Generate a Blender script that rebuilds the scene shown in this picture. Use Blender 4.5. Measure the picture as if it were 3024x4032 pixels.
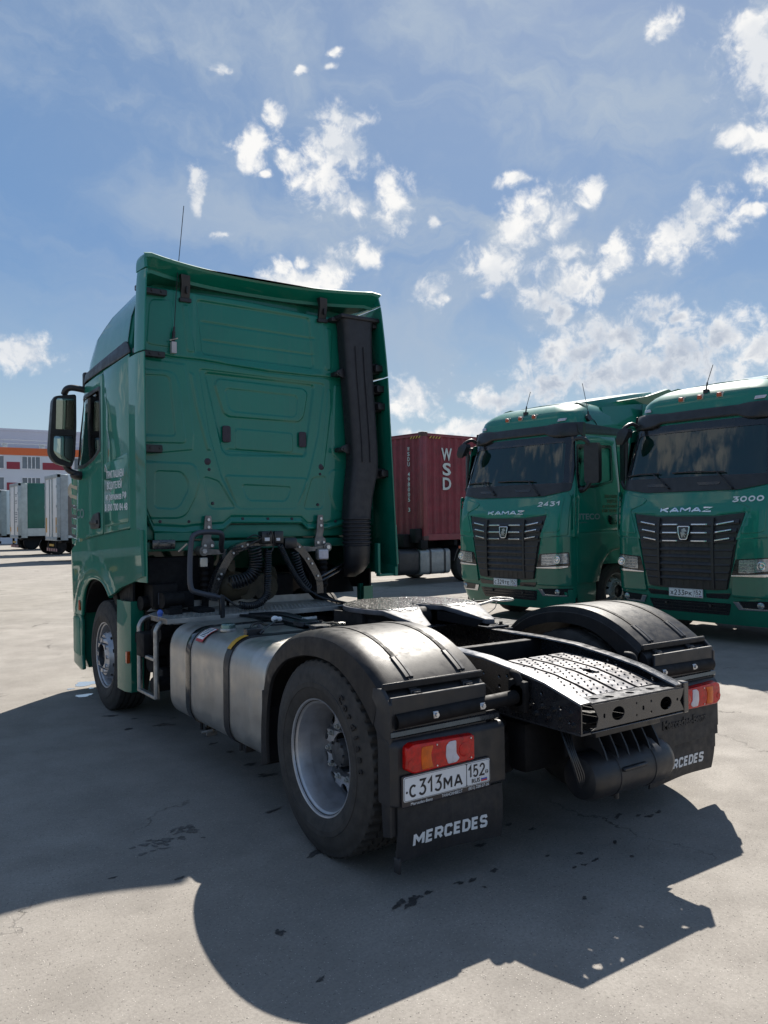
import bpy, bmesh, math, random
import numpy as np
from mathutils import Vector, Matrix
from math import sin, cos, pi, radians, sqrt, atan2, hypot
for _o in list(bpy.data.objects): bpy.data.objects.remove(_o)
SC = bpy.context.scene; COL = SC.collection
random.seed(7)
# ------------------------------------------------------------------ camera
cam_d = bpy.data.cameras.new('camera'); cam = bpy.data.objects.new('camera', cam_d); COL.objects.link(cam)
SC.camera = cam
cam_d.sensor_fit = 'HORIZONTAL'; cam_d.sensor_width = 36.0; cam_d.lens = 3202.6/3024*36.0
cam_d.clip_start = 0.05; cam_d.clip_end = 2000
_yaw, _pit, _rol = radians(34.615), radians(0.548), radians(-0.677)
_f = Vector((sin(_yaw)*cos(_pit), cos(_yaw)*cos(_pit), sin(_pit))); _r = Vector((cos(_yaw), -sin(_yaw), 0)); _u = _r.cross(_f)
_r2 = _r*cos(_rol)+_u*sin(_rol); _u2 = -_r*sin(_rol)+_u*cos(_rol)
_m = Matrix((_r2, _u2, -_f)).transposed().to_4x4(); _m.translation = (-3.3628, -3.7037, 1.7461)
cam.matrix_world = _m
# ------------------------------------------------------------------ sun, sky, exposure
SUN_EL, SUN_AZ = radians(44.4), radians(48.7)      # azimuth clockwise from +Y
sdir = Vector((sin(SUN_AZ)*cos(SUN_EL), cos(SUN_AZ)*cos(SUN_EL), sin(SUN_EL)))
sl = bpy.data.lights.new('sun', 'SUN'); sl.energy = 5.0; sl.angle = radians(0.53); sl.color = (1.0, 0.94, 0.85)
so = bpy.data.objects.new('sun', sl); COL.objects.link(so); so.rotation_euler = (-sdir).to_track_quat('-Z', 'Y').to_euler(); so.location = (20, 20, 30)
SC.view_settings.view_transform = 'Standard'; SC.view_settings.look = 'None'; SC.view_settings.gamma = 1; SC.view_settings.exposure = 0.95
SC.render.engine = 'CYCLES'
SC.cycles.max_bounces = 8; SC.cycles.transparent_max_bounces = 12; SC.cycles.caustics_reflective = False; SC.cycles.caustics_refractive = False

CLOUDS = [(-0.88, 0.57, 0.13, 0.06), (-0.80, 0.52, 0.10, 0.04), (-1.04, 0.56, 0.08, 0.05), (0.57, 0.458, 0.024, 0.0164), (0.555, 0.43, 0.04, 0.0311), (0.535, 0.394, 0.0314, 0.0237), (0.56, 0.375, 0.0274, 0.017), (0.616, 0.382, 0.024, 0.0239), (0.609, 0.352, 0.0206, 0.0214), (0.591, 0.321, 0.0206, 0.0152), (0.494, 0.419, 0.0159, 0.0104), (0.448, 0.432, 0.0169, 0.0231), (0.477, 0.459, 0.0147, 0.0163), (0.379, 0.39, 0.0111, 0.0165), (0.384, 0.371, 0.0078, 0.0177), (0.5, 0.285, 0.0397, 0.0142), (0.544, 0.298, 0.0251, 0.024), (0.747, 0.299, 0.035, 0.0281), (0.772, 0.333, 0.0349, 0.0266), (0.798, 0.356, 0.0252, 0.02), (0.825, 0.342, 0.0167, 0.0179), (0.83, 0.311, 0.0156, 0.0095), (0.829, 0.275, 0.0306, 0.0225), (0.799, 0.257, 0.028, 0.0162), (0.823, 0.239, 0.0139, 0.0097), (0.769, 0.39, 0.0192, 0.0073), (0.855, 0.372, 0.0144, 0.0124), (0.956, 0.311, 0.0354, 0.0235), (0.984, 0.339, 0.0318, 0.02), (1.003, 0.313, 0.0158, 0.0125), (1.032, 0.334, 0.0177, 0.0059), (0.886, 0.296, 0.0186, 0.0199), (0.87, 0.308, 0.0099, 0.0063), (0.669, 0.274, 0.0205, 0.0154), (0.682, 0.262, 0.0114, 0.0077), (0.64, 0.149, 0.033, 0.0203), (0.745, 0.144, 0.0395, 0.0134), (0.798, 0.157, 0.0336, 0.0221), (0.842, 0.196, 0.0499, 0.0261), (0.885, 0.214, 0.0384, 0.0214), (0.927, 0.237, 0.0206, 0.0189), (0.956, 0.188, 0.0428, 0.0263), (1.001, 0.199, 0.0473, 0.0258), (1.039, 0.186, 0.0362, 0.0305), (0.915, 0.17, 0.1303, 0.0257), (1.051, 0.461, 0.0464, 0.0416), (1.044, 0.495, 0.0207, 0.0228), (1.024, 0.408, 0.0287, 0.0125), (1.044, 0.365, 0.0186, 0.0155), (1.042, 0.398, 0.0207, 0.0143), (0.183, 0.189, 0.039, 0.0174), (0.942, 0.518, 0.0162, 0.0103), (0.93, 0.515, 0.0087, 0.0047), (0.417, 0.502, 0.0112, 0.0059), (0.505, 0.506, 0.008, 0.0035), (0.719, 0.11, 0.0317, 0.0101), (0.952, 0.229, 0.0107, 0.0084), (0.406, 0.335, 0.0123, 0.0042), (0.549, 0.521, 0.0091, 0.005), (0.543, 0.505, 0.008, 0.004), (0.465, 0.403, 0.0079, 0.0052), (0.645, 0.109, 0.0342, 0.0068), (0.669, 0.351, 0.008, 0.0054), (0.867, 0.257, 0.0088, 0.0107), (0.738, 0.265, 0.0124, 0.0055), (0.483, 0.302, 0.0102, 0.0076), (0.506, 0.308, 0.0091, 0.0087)]
def make_world():
    w = bpy.data.worlds.new('World'); SC.world = w; w.use_nodes = True
    nt = w.node_tree; N = nt.nodes; L = nt.links; N.clear()
    def nd(t, **k):
        n = N.new(t)
        for a, b in k.items(): setattr(n, a, b)
        return n
    def inp(sock, v):
        if isinstance(v, (int, float)): sock.default_value = v
        elif isinstance(v, tuple): sock.default_value = v
        else: L.new(v, sock)
    def M(op, a, b=0.0, c=0.0, clamp=False):
        n = nd('ShaderNodeMath', operation=op, use_clamp=clamp)
        for i, v in enumerate((a, b, c)):
            inp(n.inputs[i], v)
        return n.outputs[0]
    def V(op, a, b=(0, 0, 0), c=(0, 0, 0)):
        n = nd('ShaderNodeVectorMath', operation=op); inp(n.inputs[0], a); inp(n.inputs[1], b)
        if op == 'MULTIPLY_ADD': inp(n.inputs[2], c)
        return n.outputs['Value'] if op in ('LENGTH', 'DOT_PRODUCT') else n.outputs[0]
    def mixc(f, a, b):
        n = nd('ShaderNodeMix', data_type='RGBA'); inp(n.inputs[0], f)
        inp(n.inputs[6], a); inp(n.inputs[7], b); return n.outputs[2]
    def smooth(x, lo, hi):
        n = nd('ShaderNodeMapRange', interpolation_type='SMOOTHSTEP'); inp(n.inputs[0], x); n.inputs[1].default_value = lo; n.inputs[2].default_value = hi
        return n.outputs[0]
    def noise(vec, sc, det=6, rough=0.55, dist=0.0):
        n = nd('ShaderNodeTexNoise'); L.new(vec, n.inputs['Vector']); n.inputs['Scale'].default_value = sc
        n.inputs['Detail'].default_value = det; n.inputs['Roughness'].default_value = rough; n.inputs['Distortion'].default_value = dist
        return n.outputs[0]
    tc = nd('ShaderNodeTexCoord'); d = V('NORMALIZE', tc.outputs['Generated'])
    sky = nd('ShaderNodeTexSky', sky_type='NISHITA'); sky.sun_disc = False; sky.sun_elevation = SUN_EL; sky.sun_rotation = SUN_AZ
    sky.air_density = 1.25; sky.dust_density = 1.0; sky.ozone_density = 2.2; sky.altitude = 150
    sep = nd('ShaderNodeSeparateXYZ'); L.new(d, sep.inputs[0]); X, Y, Z = sep.outputs
    az = M('ARCTAN2', X, Y); el = M('ARCSINE', Z)
    cb = nd('ShaderNodeCombineXYZ'); L.new(az, cb.inputs[0]); L.new(el, cb.inputs[1]); P = cb.outputs[0]
    # blobs in azimuth / elevation
    wx = nd('ShaderNodeTexNoise'); L.new(d, wx.inputs['Vector']); wx.inputs['Scale'].default_value = 20; wx.inputs['Detail'].default_value = 4
    warp = V('MULTIPLY_ADD', wx.outputs['Color'], (0.034, 0.03, 0), (-0.017, -0.015, 0)); Pw = V('ADD', P, warp)
    cur = None
    for (a, e, rx, ry) in CLOUDS:
        q = V('MULTIPLY_ADD', Pw, (1/rx, 1/ry, 0), (-a/rx, -e/ry, 0)); l = V('LENGTH', q)
        cur = l if cur is None else M('MINIMUM', cur, l)
    fb = noise(d, 42, 9, 0.62, 0.3)
    fl = noise(d, 13, 4, 0.5, 0.2)
    gen = noise(V('MULTIPLY', d, (1, 1, 1.8)), 3.2, 5, 0.5)
    az0 = M('SUBTRACT', az, 0.604); away = smooth(M('ABSOLUTE', az0), 0.62, 0.8); up = smooth(el, 0.72, 0.9)
    # broken cloud cover over the rest of the sky
    gm = M('MULTIPLY', smooth(M('ADD', gen, M('MULTIPLY', M('SUBTRACT', fb, 0.5), 0.35)), 0.57, 0.67), M('MAXIMUM', away, up))
    dens = M('ADD', M('SUBTRACT', 1.52, cur), M('ADD', M('MULTIPLY', M('SUBTRACT', fb, 0.5), 3.6), M('MULTIPLY', M('SUBTRACT', fl, 0.5), 1.2)))
    core = smooth(dens, -0.05, 1.25)
    mask = M('MAXIMUM', M('POWER', core, 1.35), gm)
    sh = V('ADD', d, (0.016*sdir.x, 0.016*sdir.y, 0.024)); fb2 = noise(sh, 42, 9, 0.62, 0.3)
    lit = smooth(M('SUBTRACT', fb, fb2), -0.12, 0.10)
    fl2 = noise(V('ADD', d, (0.03*sdir.x, 0.03*sdir.y, 0.045)), 13, 4, 0.5, 0.2); lit2 = smooth(M('SUBTRACT', fl, fl2), -0.12, 0.08)
    bank = M('MULTIPLY', smooth(az, 0.66, 0.76), smooth(M('SUBTRACT', 0.285, el), -0.02, 0.06))
    shade = M('MULTIPLY', M('MULTIPLY', smooth(dens, 0.75, 1.7), bank), M('SUBTRACT', 1.0, M('MULTIPLY', lit2, 0.35)), clamp=True)
    ccol = mixc(M('MULTIPLY', M('ADD', lit, lit2), 0.5), (6.2, 6.8, 7.7, 1), (10.2, 10.1, 9.9, 1))
    ccol = mixc(M('MULTIPLY', shade, 0.85), ccol, (4.3, 4.95, 6.1, 1))
    # clear sky: physical sky toned towards the deep hazy blue of the day, thin veil of high cloud
    hz = noise(V('MULTIPLY', V('ADD', d, V('MULTIPLY', wx.outputs['Color'], (0.07, 0.07, 0.07))), (1.0, 2.2, 3.2)), 2.8, 8, 0.58, 0.6)
    hsun = smooth(V('DOT_PRODUCT', d, tuple(Vector((sin(0.70)*cos(0.66), cos(0.70)*cos(0.66), sin(0.66))))), 0.80, 1.0)
    g1 = mixc(smooth(el, 0.0, 0.33), (4.9, 6.5, 7.6, 1), (1.60, 3.15, 5.9, 1)); g1 = mixc(smooth(el, 0.30, 0.75), g1, (1.45, 2.65, 4.9, 1))
    g1 = mixc(M('MULTIPLY', hsun, 0.35), g1, (2.9, 3.75, 5.2, 1))
    s1 = mixc(0.84, sky.outputs[0], g1)
    cir = M('MULTIPLY', smooth(hz, 0.36, 0.68), M('ADD', M('MULTIPLY', hsun, 0.85), 0.20))
    s1 = mixc(cir, s1, (4.5, 5.4, 6.6, 1))
    col = mixc(M('MULTIPLY', mask, 0.97), s1, ccol)
    bg = nd('ShaderNodeBackground'); L.new(col, bg.inputs[0]); bg.inputs[1].default_value = 0.0500
    out = nd('ShaderNodeOutputWorld'); L.new(bg.outputs[0], out.inputs[0])
    w.cycles.sampling_method = 'MANUAL'; w.cycles.sample_map_resolution = 512
make_world()

# ------------------------------------------------------------------ materials
MATS = {}
def mat(name, c, rough=0.5, metal=0.0, coat=0.0, var=0.12, vs=4.0, dust=0.0, dustc=(0.20, 0.175, 0.145), bump=0.0, bs=80.0, c2=None, alpha=None, emis=None, rv=0.12, spec=0.5, streak=0.0, trans=0.0):
    if name in MATS: return MATS[name]
    m = bpy.data.materials.new(name); m.use_nodes = True; nt = m.node_tree; N = nt.nodes; L = nt.links
    b = N['Principled BSDF']; b.inputs['Metallic'].default_value = metal; b.inputs['Coat Weight'].default_value = coat; b.inputs['Coat Roughness'].default_value = 0.03
    b.inputs['Specular IOR Level'].default_value = spec
    if trans: b.inputs['Transmission Weight'].default_value = trans
    tc = N.new('ShaderNodeTexCoord')
    def noise(sc, det=5, ro=0.6, vec=None):
        n = N.new('ShaderNodeTexNoise'); L.new(vec or tc.outputs['Object'], n.inputs['Vector']); n.inputs['Scale'].default_value = sc
        n.inputs['Detail'].default_value = det; n.inputs['Roughness'].default_value = ro; return n.outputs[0]
    def mr(x, a, b_, c_, d_):
        n = N.new('ShaderNodeMapRange'); L.new(x, n.inputs[0])
        for i, v in enumerate((a, b_, c_, d_)): n.inputs[i+1].default_value = v
        return n.outputs[0]
    def mix(f, a, b_):
        n = N.new('ShaderNodeMix'); n.data_type = 'RGBA'; L.new(f, n.inputs[0])
        for i, v in ((6, a), (7, b_)):
            if isinstance(v, tuple): n.inputs[i].default_value = (*v, 1) if len(v) == 3 else v
            else: L.new(v, n.inputs[i])
        return n.outputs[2]
    n1 = noise(vs)
    ca = tuple(x*(1-var) for x in c); cb_ = tuple(min(1, x*(1+var)) for x in c) if c2 is None else c2
    col = mix(mr(n1, 0.35, 0.65, 0, 1), ca, cb_)
    rr = mr(noise(vs*2.7), 0.3, 0.7, max(0.02, rough-rv), min(1, rough+rv))
    if dust > 0:
        nz = noise(vs*1.9, 8, 0.7)
        g = N.new('ShaderNodeNewGeometry'); sp = N.new('ShaderNodeSeparateXYZ'); L.new(g.outputs['Normal'], sp.inputs[0])
        up = mr(sp.outputs[2], -0.2, 1, 0.45, 1.0)
        f = N.new('ShaderNodeMath'); f.operation = 'MULTIPLY'; L.new(mr(nz, 0.38, 0.72, 0.15*dust, dust), f.inputs[0]); L.new(up, f.inputs[1])
        col = mix(f.outputs[0], col, dustc)
    if streak > 0:
        mp = N.new('ShaderNodeMapping'); L.new(tc.outputs['Object'], mp.inputs[0]); mp.inputs['Scale'].default_value = (14, 14, 0.7)
        st = mr(noise(2.0, 6, 0.7, mp.outputs[0]), 0.52, 0.75, 0, streak); col = mix(st, col, dustc)
    L.new(col, b.inputs['Base Color']); L.new(rr, b.inputs['Roughness'])
    if bump > 0:
        bp = N.new('ShaderNodeBump'); bp.inputs['Strength'].default_value = min(1, bump); bp.inputs['Distance'].default_value = 0.0011*max(1, bump)
        L.new(noise(bs, 5, 0.6), bp.inputs['Height']); L.new(bp.outputs[0], b.inputs['Normal'])
    if emis: b.inputs['Emission Color'].default_value = (*emis, 1); b.inputs['Emission Strength'].default_value = 1
    MATS[name] = m; return m
def glass_mat(name, tint, refl=0.95, ior=1.48):
    if name in MATS: return MATS[name]
    m = bpy.data.materials.new(name); m.use_nodes = True; nt = m.node_tree; N = nt.nodes; L = nt.links; N.clear()
    t = N.new('ShaderNodeBsdfTransparent'); t.inputs[0].default_value = (*tint, 1)
    g = N.new('ShaderNodeBsdfGlossy'); g.inputs['Roughness'].default_value = 0.015; g.inputs[0].default_value = (refl, refl, refl, 1)
    fr = N.new('ShaderNodeFresnel'); fr.inputs[0].default_value = ior
    geo = N.new('ShaderNodeNewGeometry'); tc = N.new('ShaderNodeTexCoord')
    nz = N.new('ShaderNodeTexNoise'); nz.inputs['Scale'].default_value = 1.3; L.new(tc.outputs['Object'], nz.inputs['Vector'])
    bp = N.new('ShaderNodeBump'); bp.inputs['Strength'].default_value = 0.1; bp.inputs['Distance'].default_value = 0.01; L.new(nz.outputs[0], bp.inputs['Height']); L.new(bp.outputs[0], g.inputs['Normal'])
    mx = N.new('ShaderNodeMixShader'); o = N.new('ShaderNodeOutputMaterial')
    L.new(fr.outputs[0], mx.inputs[0]); L.new(t.outputs[0], mx.inputs[1]); L.new(g.outputs[0], mx.inputs[2]); L.new(mx.outputs[0], o.inputs[0])
    MATS[name] = m; return m
GREEN = (0.0003, 0.160, 0.108)
m_green = mat('green_paint', GREEN, 0.42, coat=0.85, var=0.06, vs=1.5, rv=0.06, dust=0.04, spec=0.22, streak=0.07)
m_green_d = mat('green_paint_underside', GREEN, 0.5, coat=0.1, var=0.1, vs=2, dust=0.12)
m_green_k = mat('green_paint_dusty', (0.0006, 0.140, 0.092), 0.42, coat=0.8, var=0.1, vs=2.0, rv=0.08, dust=0.05, streak=0.04, spec=0.25)
m_blk = mat('black_plastic', (0.012, 0.013, 0.017), 0.45, var=0.25, vs=6, dust=0.08, bump=0.25, bs=300)
m_blk_g = mat('black_gloss', (0.008, 0.009, 0.012), 0.2, coat=0.3, var=0.2, dust=0.05)
m_guard = mat('mudguard_plastic', (0.013, 0.0135, 0.016), 0.45, spec=0.2, var=0.2, vs=7, dust=0.16, dustc=(0.13, 0.115, 0.10), bump=0.3, bs=400, streak=0.10)
m_pipe = mat('intake_plastic', (0.014, 0.015, 0.021), 0.55, var=0.15, vs=8, dust=0.06, bump=0.2, bs=500)
m_frame = mat('frame_paint', (0.014, 0.015, 0.019), 0.27, coat=0.7, spec=0.7, var=0.3, vs=10, dust=0.05)
m_under = mat('underbody_grime', (0.005, 0.005, 0.0065), 0.7, var=0.4, vs=9, dust=0.05, spec=0.25, bump=0.6, bs=60)
m_tyre = mat('tyre_rubber', (0.022, 0.021, 0.021), 0.8, var=0.25, vs=7, dust=0.95, dustc=(0.075, 0.066, 0.058), bump=0.4, bs=120, rv=0.08)
m_rubber = mat('rubber_flap', (0.012, 0.013, 0.017), 0.6, var=0.3, vs=9, dust=0.14, dustc=(0.08, 0.07, 0.06), bump=0.5, bs=70, streak=0.2)
m_letters_dk = mat('tyre_lettering', (0.003, 0.003, 0.005), 0.6, var=0.2)
m_rim = mat('rim_silver', (0.42, 0.43, 0.46), 0.42, metal=0.7, var=0.15, vs=8, dust=0.22, dustc=(0.14, 0.12, 0.10), bump=0.15, bs=150, streak=0.1)
m_rim_edge = mat('rim_edge', (0.62, 0.63, 0.65), 0.35, metal=0.8, var=0.1, dust=0.1)
m_rim_grey = mat('rim_grey', (0.36, 0.38, 0.38), 0.55, metal=0.2, var=0.15, vs=9, dust=0.3)
m_hub = mat('hub_grime', (0.06, 0.065, 0.075), 0.55, metal=0.5, var=0.4, vs=30, dust=0.3)
m_alu = mat('brushed_aluminium', (0.47, 0.455, 0.43), 0.42, metal=0.85, var=0.08, vs=3, dust=0.32, dustc=(0.22, 0.20, 0.17), bump=0.1, bs=200, streak=0.12)
m_plate = mat('checker_steel', (0.42, 0.41, 0.39), 0.45, metal=0.6, var=0.2, vs=6, dust=0.3)
m_steel = mat('galvanised_tube', (0.38, 0.38, 0.37), 0.42, metal=0.75, var=0.25, vs=20, dust=0.35, dustc=(0.13, 0.09, 0.06))
m_bolt = mat('bolt_zinc', (0.55, 0.56, 0.58), 0.35, metal=0.85, var=0.15, vs=40)
m_cast = mat('cast_bracket', (0.20, 0.19, 0.18), 0.55, metal=0.5, var=0.25, vs=14, dust=0.35)
m_rust = mat('gearbox_casting', (0.050, 0.040, 0.022), 0.65, metal=0.2, var=0.4, vs=12, dust=0.3, bump=0.5, bs=40)
m_chrome = mat('chrome', (0.62, 0.63, 0.66), 0.20, metal=1.0, var=0.05, rv=0.04)
m_white = mat('plate_white', (0.72, 0.73, 0.75), 0.45, var=0.05, dust=0.08)
m_txt_w = mat('white_lettering', (0.66, 0.68, 0.70), 0.5, var=0.08, vs=20)
m_txt_dim = mat('faded_lettering', (0.13, 0.20, 0.20), 0.5, var=0.1)
m_txt_k = mat('black_lettering', (0.012, 0.010, 0.014), 0.5, var=0.1)
m_red = mat('red_lens', (0.46, 0.004, 0.003), 0.16, coat=0.5, spec=0.2, bump=1.0, bs=260, var=0.3, vs=30, rv=0.04)
m_red_d = mat('dark_red_lens', (0.26, 0.008, 0.008), 0.14, coat=0.7, var=0.2, vs=20, rv=0.03)
m_amber = mat('amber_lens', (0.60, 0.10, 0.0), 0.2, spec=0.2, coat=0.4, var=0.2, vs=25, rv=0.04)
m_wlens = mat('white_lens', (0.50, 0.48, 0.54), 0.2, coat=0.6, var=0.1, vs=40, rv=0.04)
m_orange = mat('orange_marker', (0.42, 0.06, 0.01), 0.3, coat=0.4, var=0.2)
m_yellow = mat('yellow_sticker', (0.55, 0.30, 0.02), 0.5, var=0.1)
m_stick_r = mat('red_sticker_edge', (0.45, 0.03, 0.03), 0.5, var=0.1)
m_blue = mat('blue_plastic', (0.05, 0.11, 0.40), 0.45, var=0.2)
m_hose = mat('air_hose', (0.007, 0.009, 0.013), 0.4, coat=0.2, var=0.2, vs=30)
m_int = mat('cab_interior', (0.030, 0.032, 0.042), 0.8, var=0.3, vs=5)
m_int_l = mat('cab_interior_light', (0.42, 0.40, 0.36), 0.8, var=0.2, vs=4)
m_mirror = mat('mirror_glass', (0.26, 0.33, 0.31), 0.02, metal=1.0, var=0.03, rv=0.01)
m_glass = glass_mat('window_glass', (0.60, 0.82, 0.76))
m_glass_w = glass_mat('windscreen_glass', (0.42, 0.48, 0.50), 1.0, 1.6)

# ------------------------------------------------------------------ geometry builder
SINGULAR = {'fairing_hinges': 'fairing_hinge', 'body_plugs': 'body_plug', 'spoiler_struts': 'spoiler_strut', 'duct_brackets': 'duct_bracket', 'side_equipment': 'underbody_box', 'crossmembers': 'crossmember',
 'headlight_panels': 'headlight_panel', 'raised_panels': 'raised_panel', 'seats': 'seat', 'grab_handles': 'grab_handle', 'mirror_arms': 'mirror_arm', 'rail_bolts': 'rail_bolt', 'clamp_bolts': 'clamp_bolt', 'lens_screws': 'lens_screw',
 'mount_bolts': 'mount_bolt', 'arch_bolts': 'arch_bolt', 'wheel_nuts': 'wheel_nut', 'air_lines': 'air_line', 'pipe_fittings': 'pipe_fitting', 'coupling_block': 'hose_coupling', 'coupling_tags': 'coupling_tag', 'support_rods': 'support_rod',
 'drain_hoses': 'drain_hose', 'tank_straps': 'tank_strap', 'wipers': 'wiper', 'roof_marker_lamps': 'roof_marker_lamp', 'marker_lamp_bases': 'marker_lamp_base', 'cowl_vents': 'cowl_vent', 'intake_slats': 'intake_slat', 'grille_trim': 'grille_bar',
 'side_marker': 'side_marker', 'side_deflector': 'side_deflector', 'roof_joint_band': 'roof_joint_band', 'papers_and_curtain': 'cab_furnishing', 'seats_and_dashboard': 'cab_fitting', 'chassis_frame': 'chassis_member', 'wheel_arch': 'arch_part',
 'locking_bars': 'locking_bar', 'rear_doors': 'rear_door', 'reflective_strips': 'reflective_strip', 'under_run_bar_stripes': 'bar_stripe', 'corner_castings': 'corner_casting', 'corner_posts_and_rails': 'frame_member', 'hazard_marks': 'hazard_mark',
 'red_panels': 'red_panel', 'mudguard_rear_skirt': 'mudguard_skirt', 'engine_and_front_axle': 'front_axle_part', 'rear_axle': 'axle_part', 'rear_sun_block': 'underbody_box', 'catwalk_support': 'catwalk_support', 'tank_bracket': 'tank_bracket',
 'mounting_plate': 'mounting_plate', 'gearbox_housing': 'gearbox_part', 'cab_floor': 'floor_member', 'fog_trim': 'fog_trim', 'coupling_body': 'coupling_part', 'frame': 'frame_member', 'running_gear': 'running_gear_part', 'rear_frame': 'frame_member',
 'catwalk': 'catwalk_panel', 'lock_pin': 'lock_pin', 'release_handle': 'release_handle', 'handle_cable': 'handle_cable', 'front_mirror': 'front_mirror_part', 'bumper_intake': 'bumper_opening', 'lower_skirt': 'lower_skirt_part'}
class G:
    def __init__(s): s.v = []; s.f = []; s.m = []
    def add(s, vs, fs, mi=0, M=None):
        k = len(s.v)
        s.v += [tuple(M @ Vector(p)) for p in vs] if M is not None else [tuple(p) for p in vs]
        s.f += [[i+k for i in f] for f in fs]; s.m += [mi]*len(fs); return s
    def box(s, x0, x1, y0, y1, z0, z1, bev=0.004, mi=0, M=None):
        if x0 > x1: x0, x1 = x1, x0
        if y0 > y1: y0, y1 = y1, y0
        if z0 > z1: z0, z1 = z1, z0
        bm = bmesh.new(); bmesh.ops.create_cube(bm, size=1)
        for v in bm.verts: v.co = ((x0+x1)/2+v.co.x*(x1-x0), (y0+y1)/2+v.co.y*(y1-y0), (z0+z1)/2+v.co.z*(z1-z0))
        bev = min(bev, 0.45*min(x1-x0, y1-y0, z1-z0))
        if bev > 0: bmesh.ops.bevel(bm, geom=bm.edges[:], offset=bev, segments=2 if bev > 0.008 else 1, affect='EDGES', profile=0.5)
        bm.verts.ensure_lookup_table(); bm.verts.index_update()
        s.add([v.co[:] for v in bm.verts], [[v.index for v in f.verts] for f in bm.faces], mi, M); bm.free(); return s
    def tube(s, pts, r, n=10, closed=False, mi=0, M=None, caps=True):
        P = [Vector(p) for p in pts]; k = len(P); rs = r if isinstance(r, (list, tuple)) else [r]*k
        T = []
        for i in range(k):
            a = P[(i-1) % k] if (closed or i > 0) else P[i]; b = P[(i+1) % k] if (closed or i < k-1) else P[i]
            T.append((b-a).normalized())
        nrm = T[0].orthogonal().normalized(); vs = []
        for i in range(k):
            nrm = (nrm - T[i]*nrm.dot(T[i])).normalized(); bn = T[i].cross(nrm)
            for j in range(n):
                a = 2*pi*j/n; vs.append(P[i]+(nrm*cos(a)+bn*sin(a))*rs[i])
        fs = []
        for i in range(k if closed else k-1):
            i2 = (i+1) % k
            for j in range(n): fs.append([i*n+j, i*n+(j+1) % n, i2*n+(j+1) % n, i2*n+j])
        if not closed and caps: fs.append(list(range(n))[::-1]); fs.append([(k-1)*n+j for j in range(n)])
        s.add(vs, fs, mi, M); return s
    def lathe(s, prof, c, axis='x', n=48, mi=0, M=None, closed=False, rf=None, caps=True):
        # prof: (radius, offset along axis)
        A = {'x': (Vector((1, 0, 0)), Vector((0, 1, 0)), Vector((0, 0, 1))), '-x': (Vector((-1, 0, 0)), Vector((0, 1, 0)), Vector((0, 0, 1))),
             'y': (Vector((0, 1, 0)), Vector((1, 0, 0)), Vector((0, 0, 1))), '-y': (Vector((0, -1, 0)), Vector((1, 0, 0)), Vector((0, 0, 1))), 'z': (Vector((0, 0, 1)), Vector((1, 0, 0)), Vector((0, 1, 0)))}[axis]
        c = Vector(c); vs = []; k = len(prof)
        for j in range(n):
            a = 2*pi*j/n
            for i, (r, o) in enumerate(prof):
                rr = r if rf is None else rf(r, o, a, i)
                vs.append(c+A[0]*o+(A[1]*cos(a)+A[2]*sin(a))*rr)
        fs = []
        for j in range(n):
            j2 = (j+1) % n
            for i in range(k if closed else k-1): i2 = (i+1) % k; fs.append([j*k+i, j*k+i2, j2*k+i2, j2*k+i])
        if not closed and caps:
            if prof[0][0] > 1e-6: fs.append([j*k for j in range(n)])
            if prof[-1][0] > 1e-6: fs.append([j*k+k-1 for j in range(n)][::-1])
        s.add(vs, fs, mi, M); return s
    def cyl(s, a, b, r, n=16, mi=0, M=None): return s.tube([a, b], r, n, mi=mi, M=M)
    def sphere(s, c, r, mi=0, n=12, sc=(1, 1, 1), M=None):
        vs = []; fs = []; c = Vector(c)
        for i in range(n//2+1):
            t = pi*i/(n//2)
            for j in range(n): a = 2*pi*j/n; vs.append(c+Vector((sin(t)*cos(a)*r*sc[0], sin(t)*sin(a)*r*sc[1], cos(t)*r*sc[2])))
        for i in range(n//2):
            for j in range(n): fs.append([i*n+j, (i+1)*n+j, (i+1)*n+(j+1) % n, i*n+(j+1) % n])
        s.add(vs, fs, mi, M); return s
    def loft(s, rings, closed=True, caps=True, mi=0, M=None):
        n = len(rings[0]); vs = [p for r in rings for p in r]; fs = []
        for i in range(len(rings)-1):
            for j in range(n if closed else n-1): fs.append([i*n+j, i*n+(j+1) % n, (i+1)*n+(j+1) % n, (i+1)*n+j])
        if caps and closed: fs.append(list(range(n))[::-1]); fs.append([(len(rings)-1)*n+j for j in range(n)])
        s.add(vs, fs, mi, M); return s
    def flat(s, outline, holes=(), t=0.01, fn=None, bev=0.0, cut_a=(), cut_b=(), mi=0, M=None):
        me = flatmesh(outline, holes, t, bev)
        if cut_a or cut_b:
            bm = bmesh.new(); bm.from_mesh(me)
            for a in cut_a: bmesh.ops.bisect_plane(bm, geom=bm.verts[:]+bm.edges[:]+bm.faces[:], plane_co=(a, 0, 0), plane_no=(1, 0, 0), dist=1e-5)
            for b in cut_b: bmesh.ops.bisect_plane(bm, geom=bm.verts[:]+bm.edges[:]+bm.faces[:], plane_co=(0, b, 0), plane_no=(0, 1, 0), dist=1e-5)
            bm.to_mesh(me); bm.free()
        vs = [v.co[:] for v in me.vertices]; fs = [list(p.vertices) for p in me.polygons]
        if fn: vs = [fn(*v) for v in vs]
        s.add(vs, fs, mi, M); bpy.data.meshes.remove(me); return s
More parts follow.
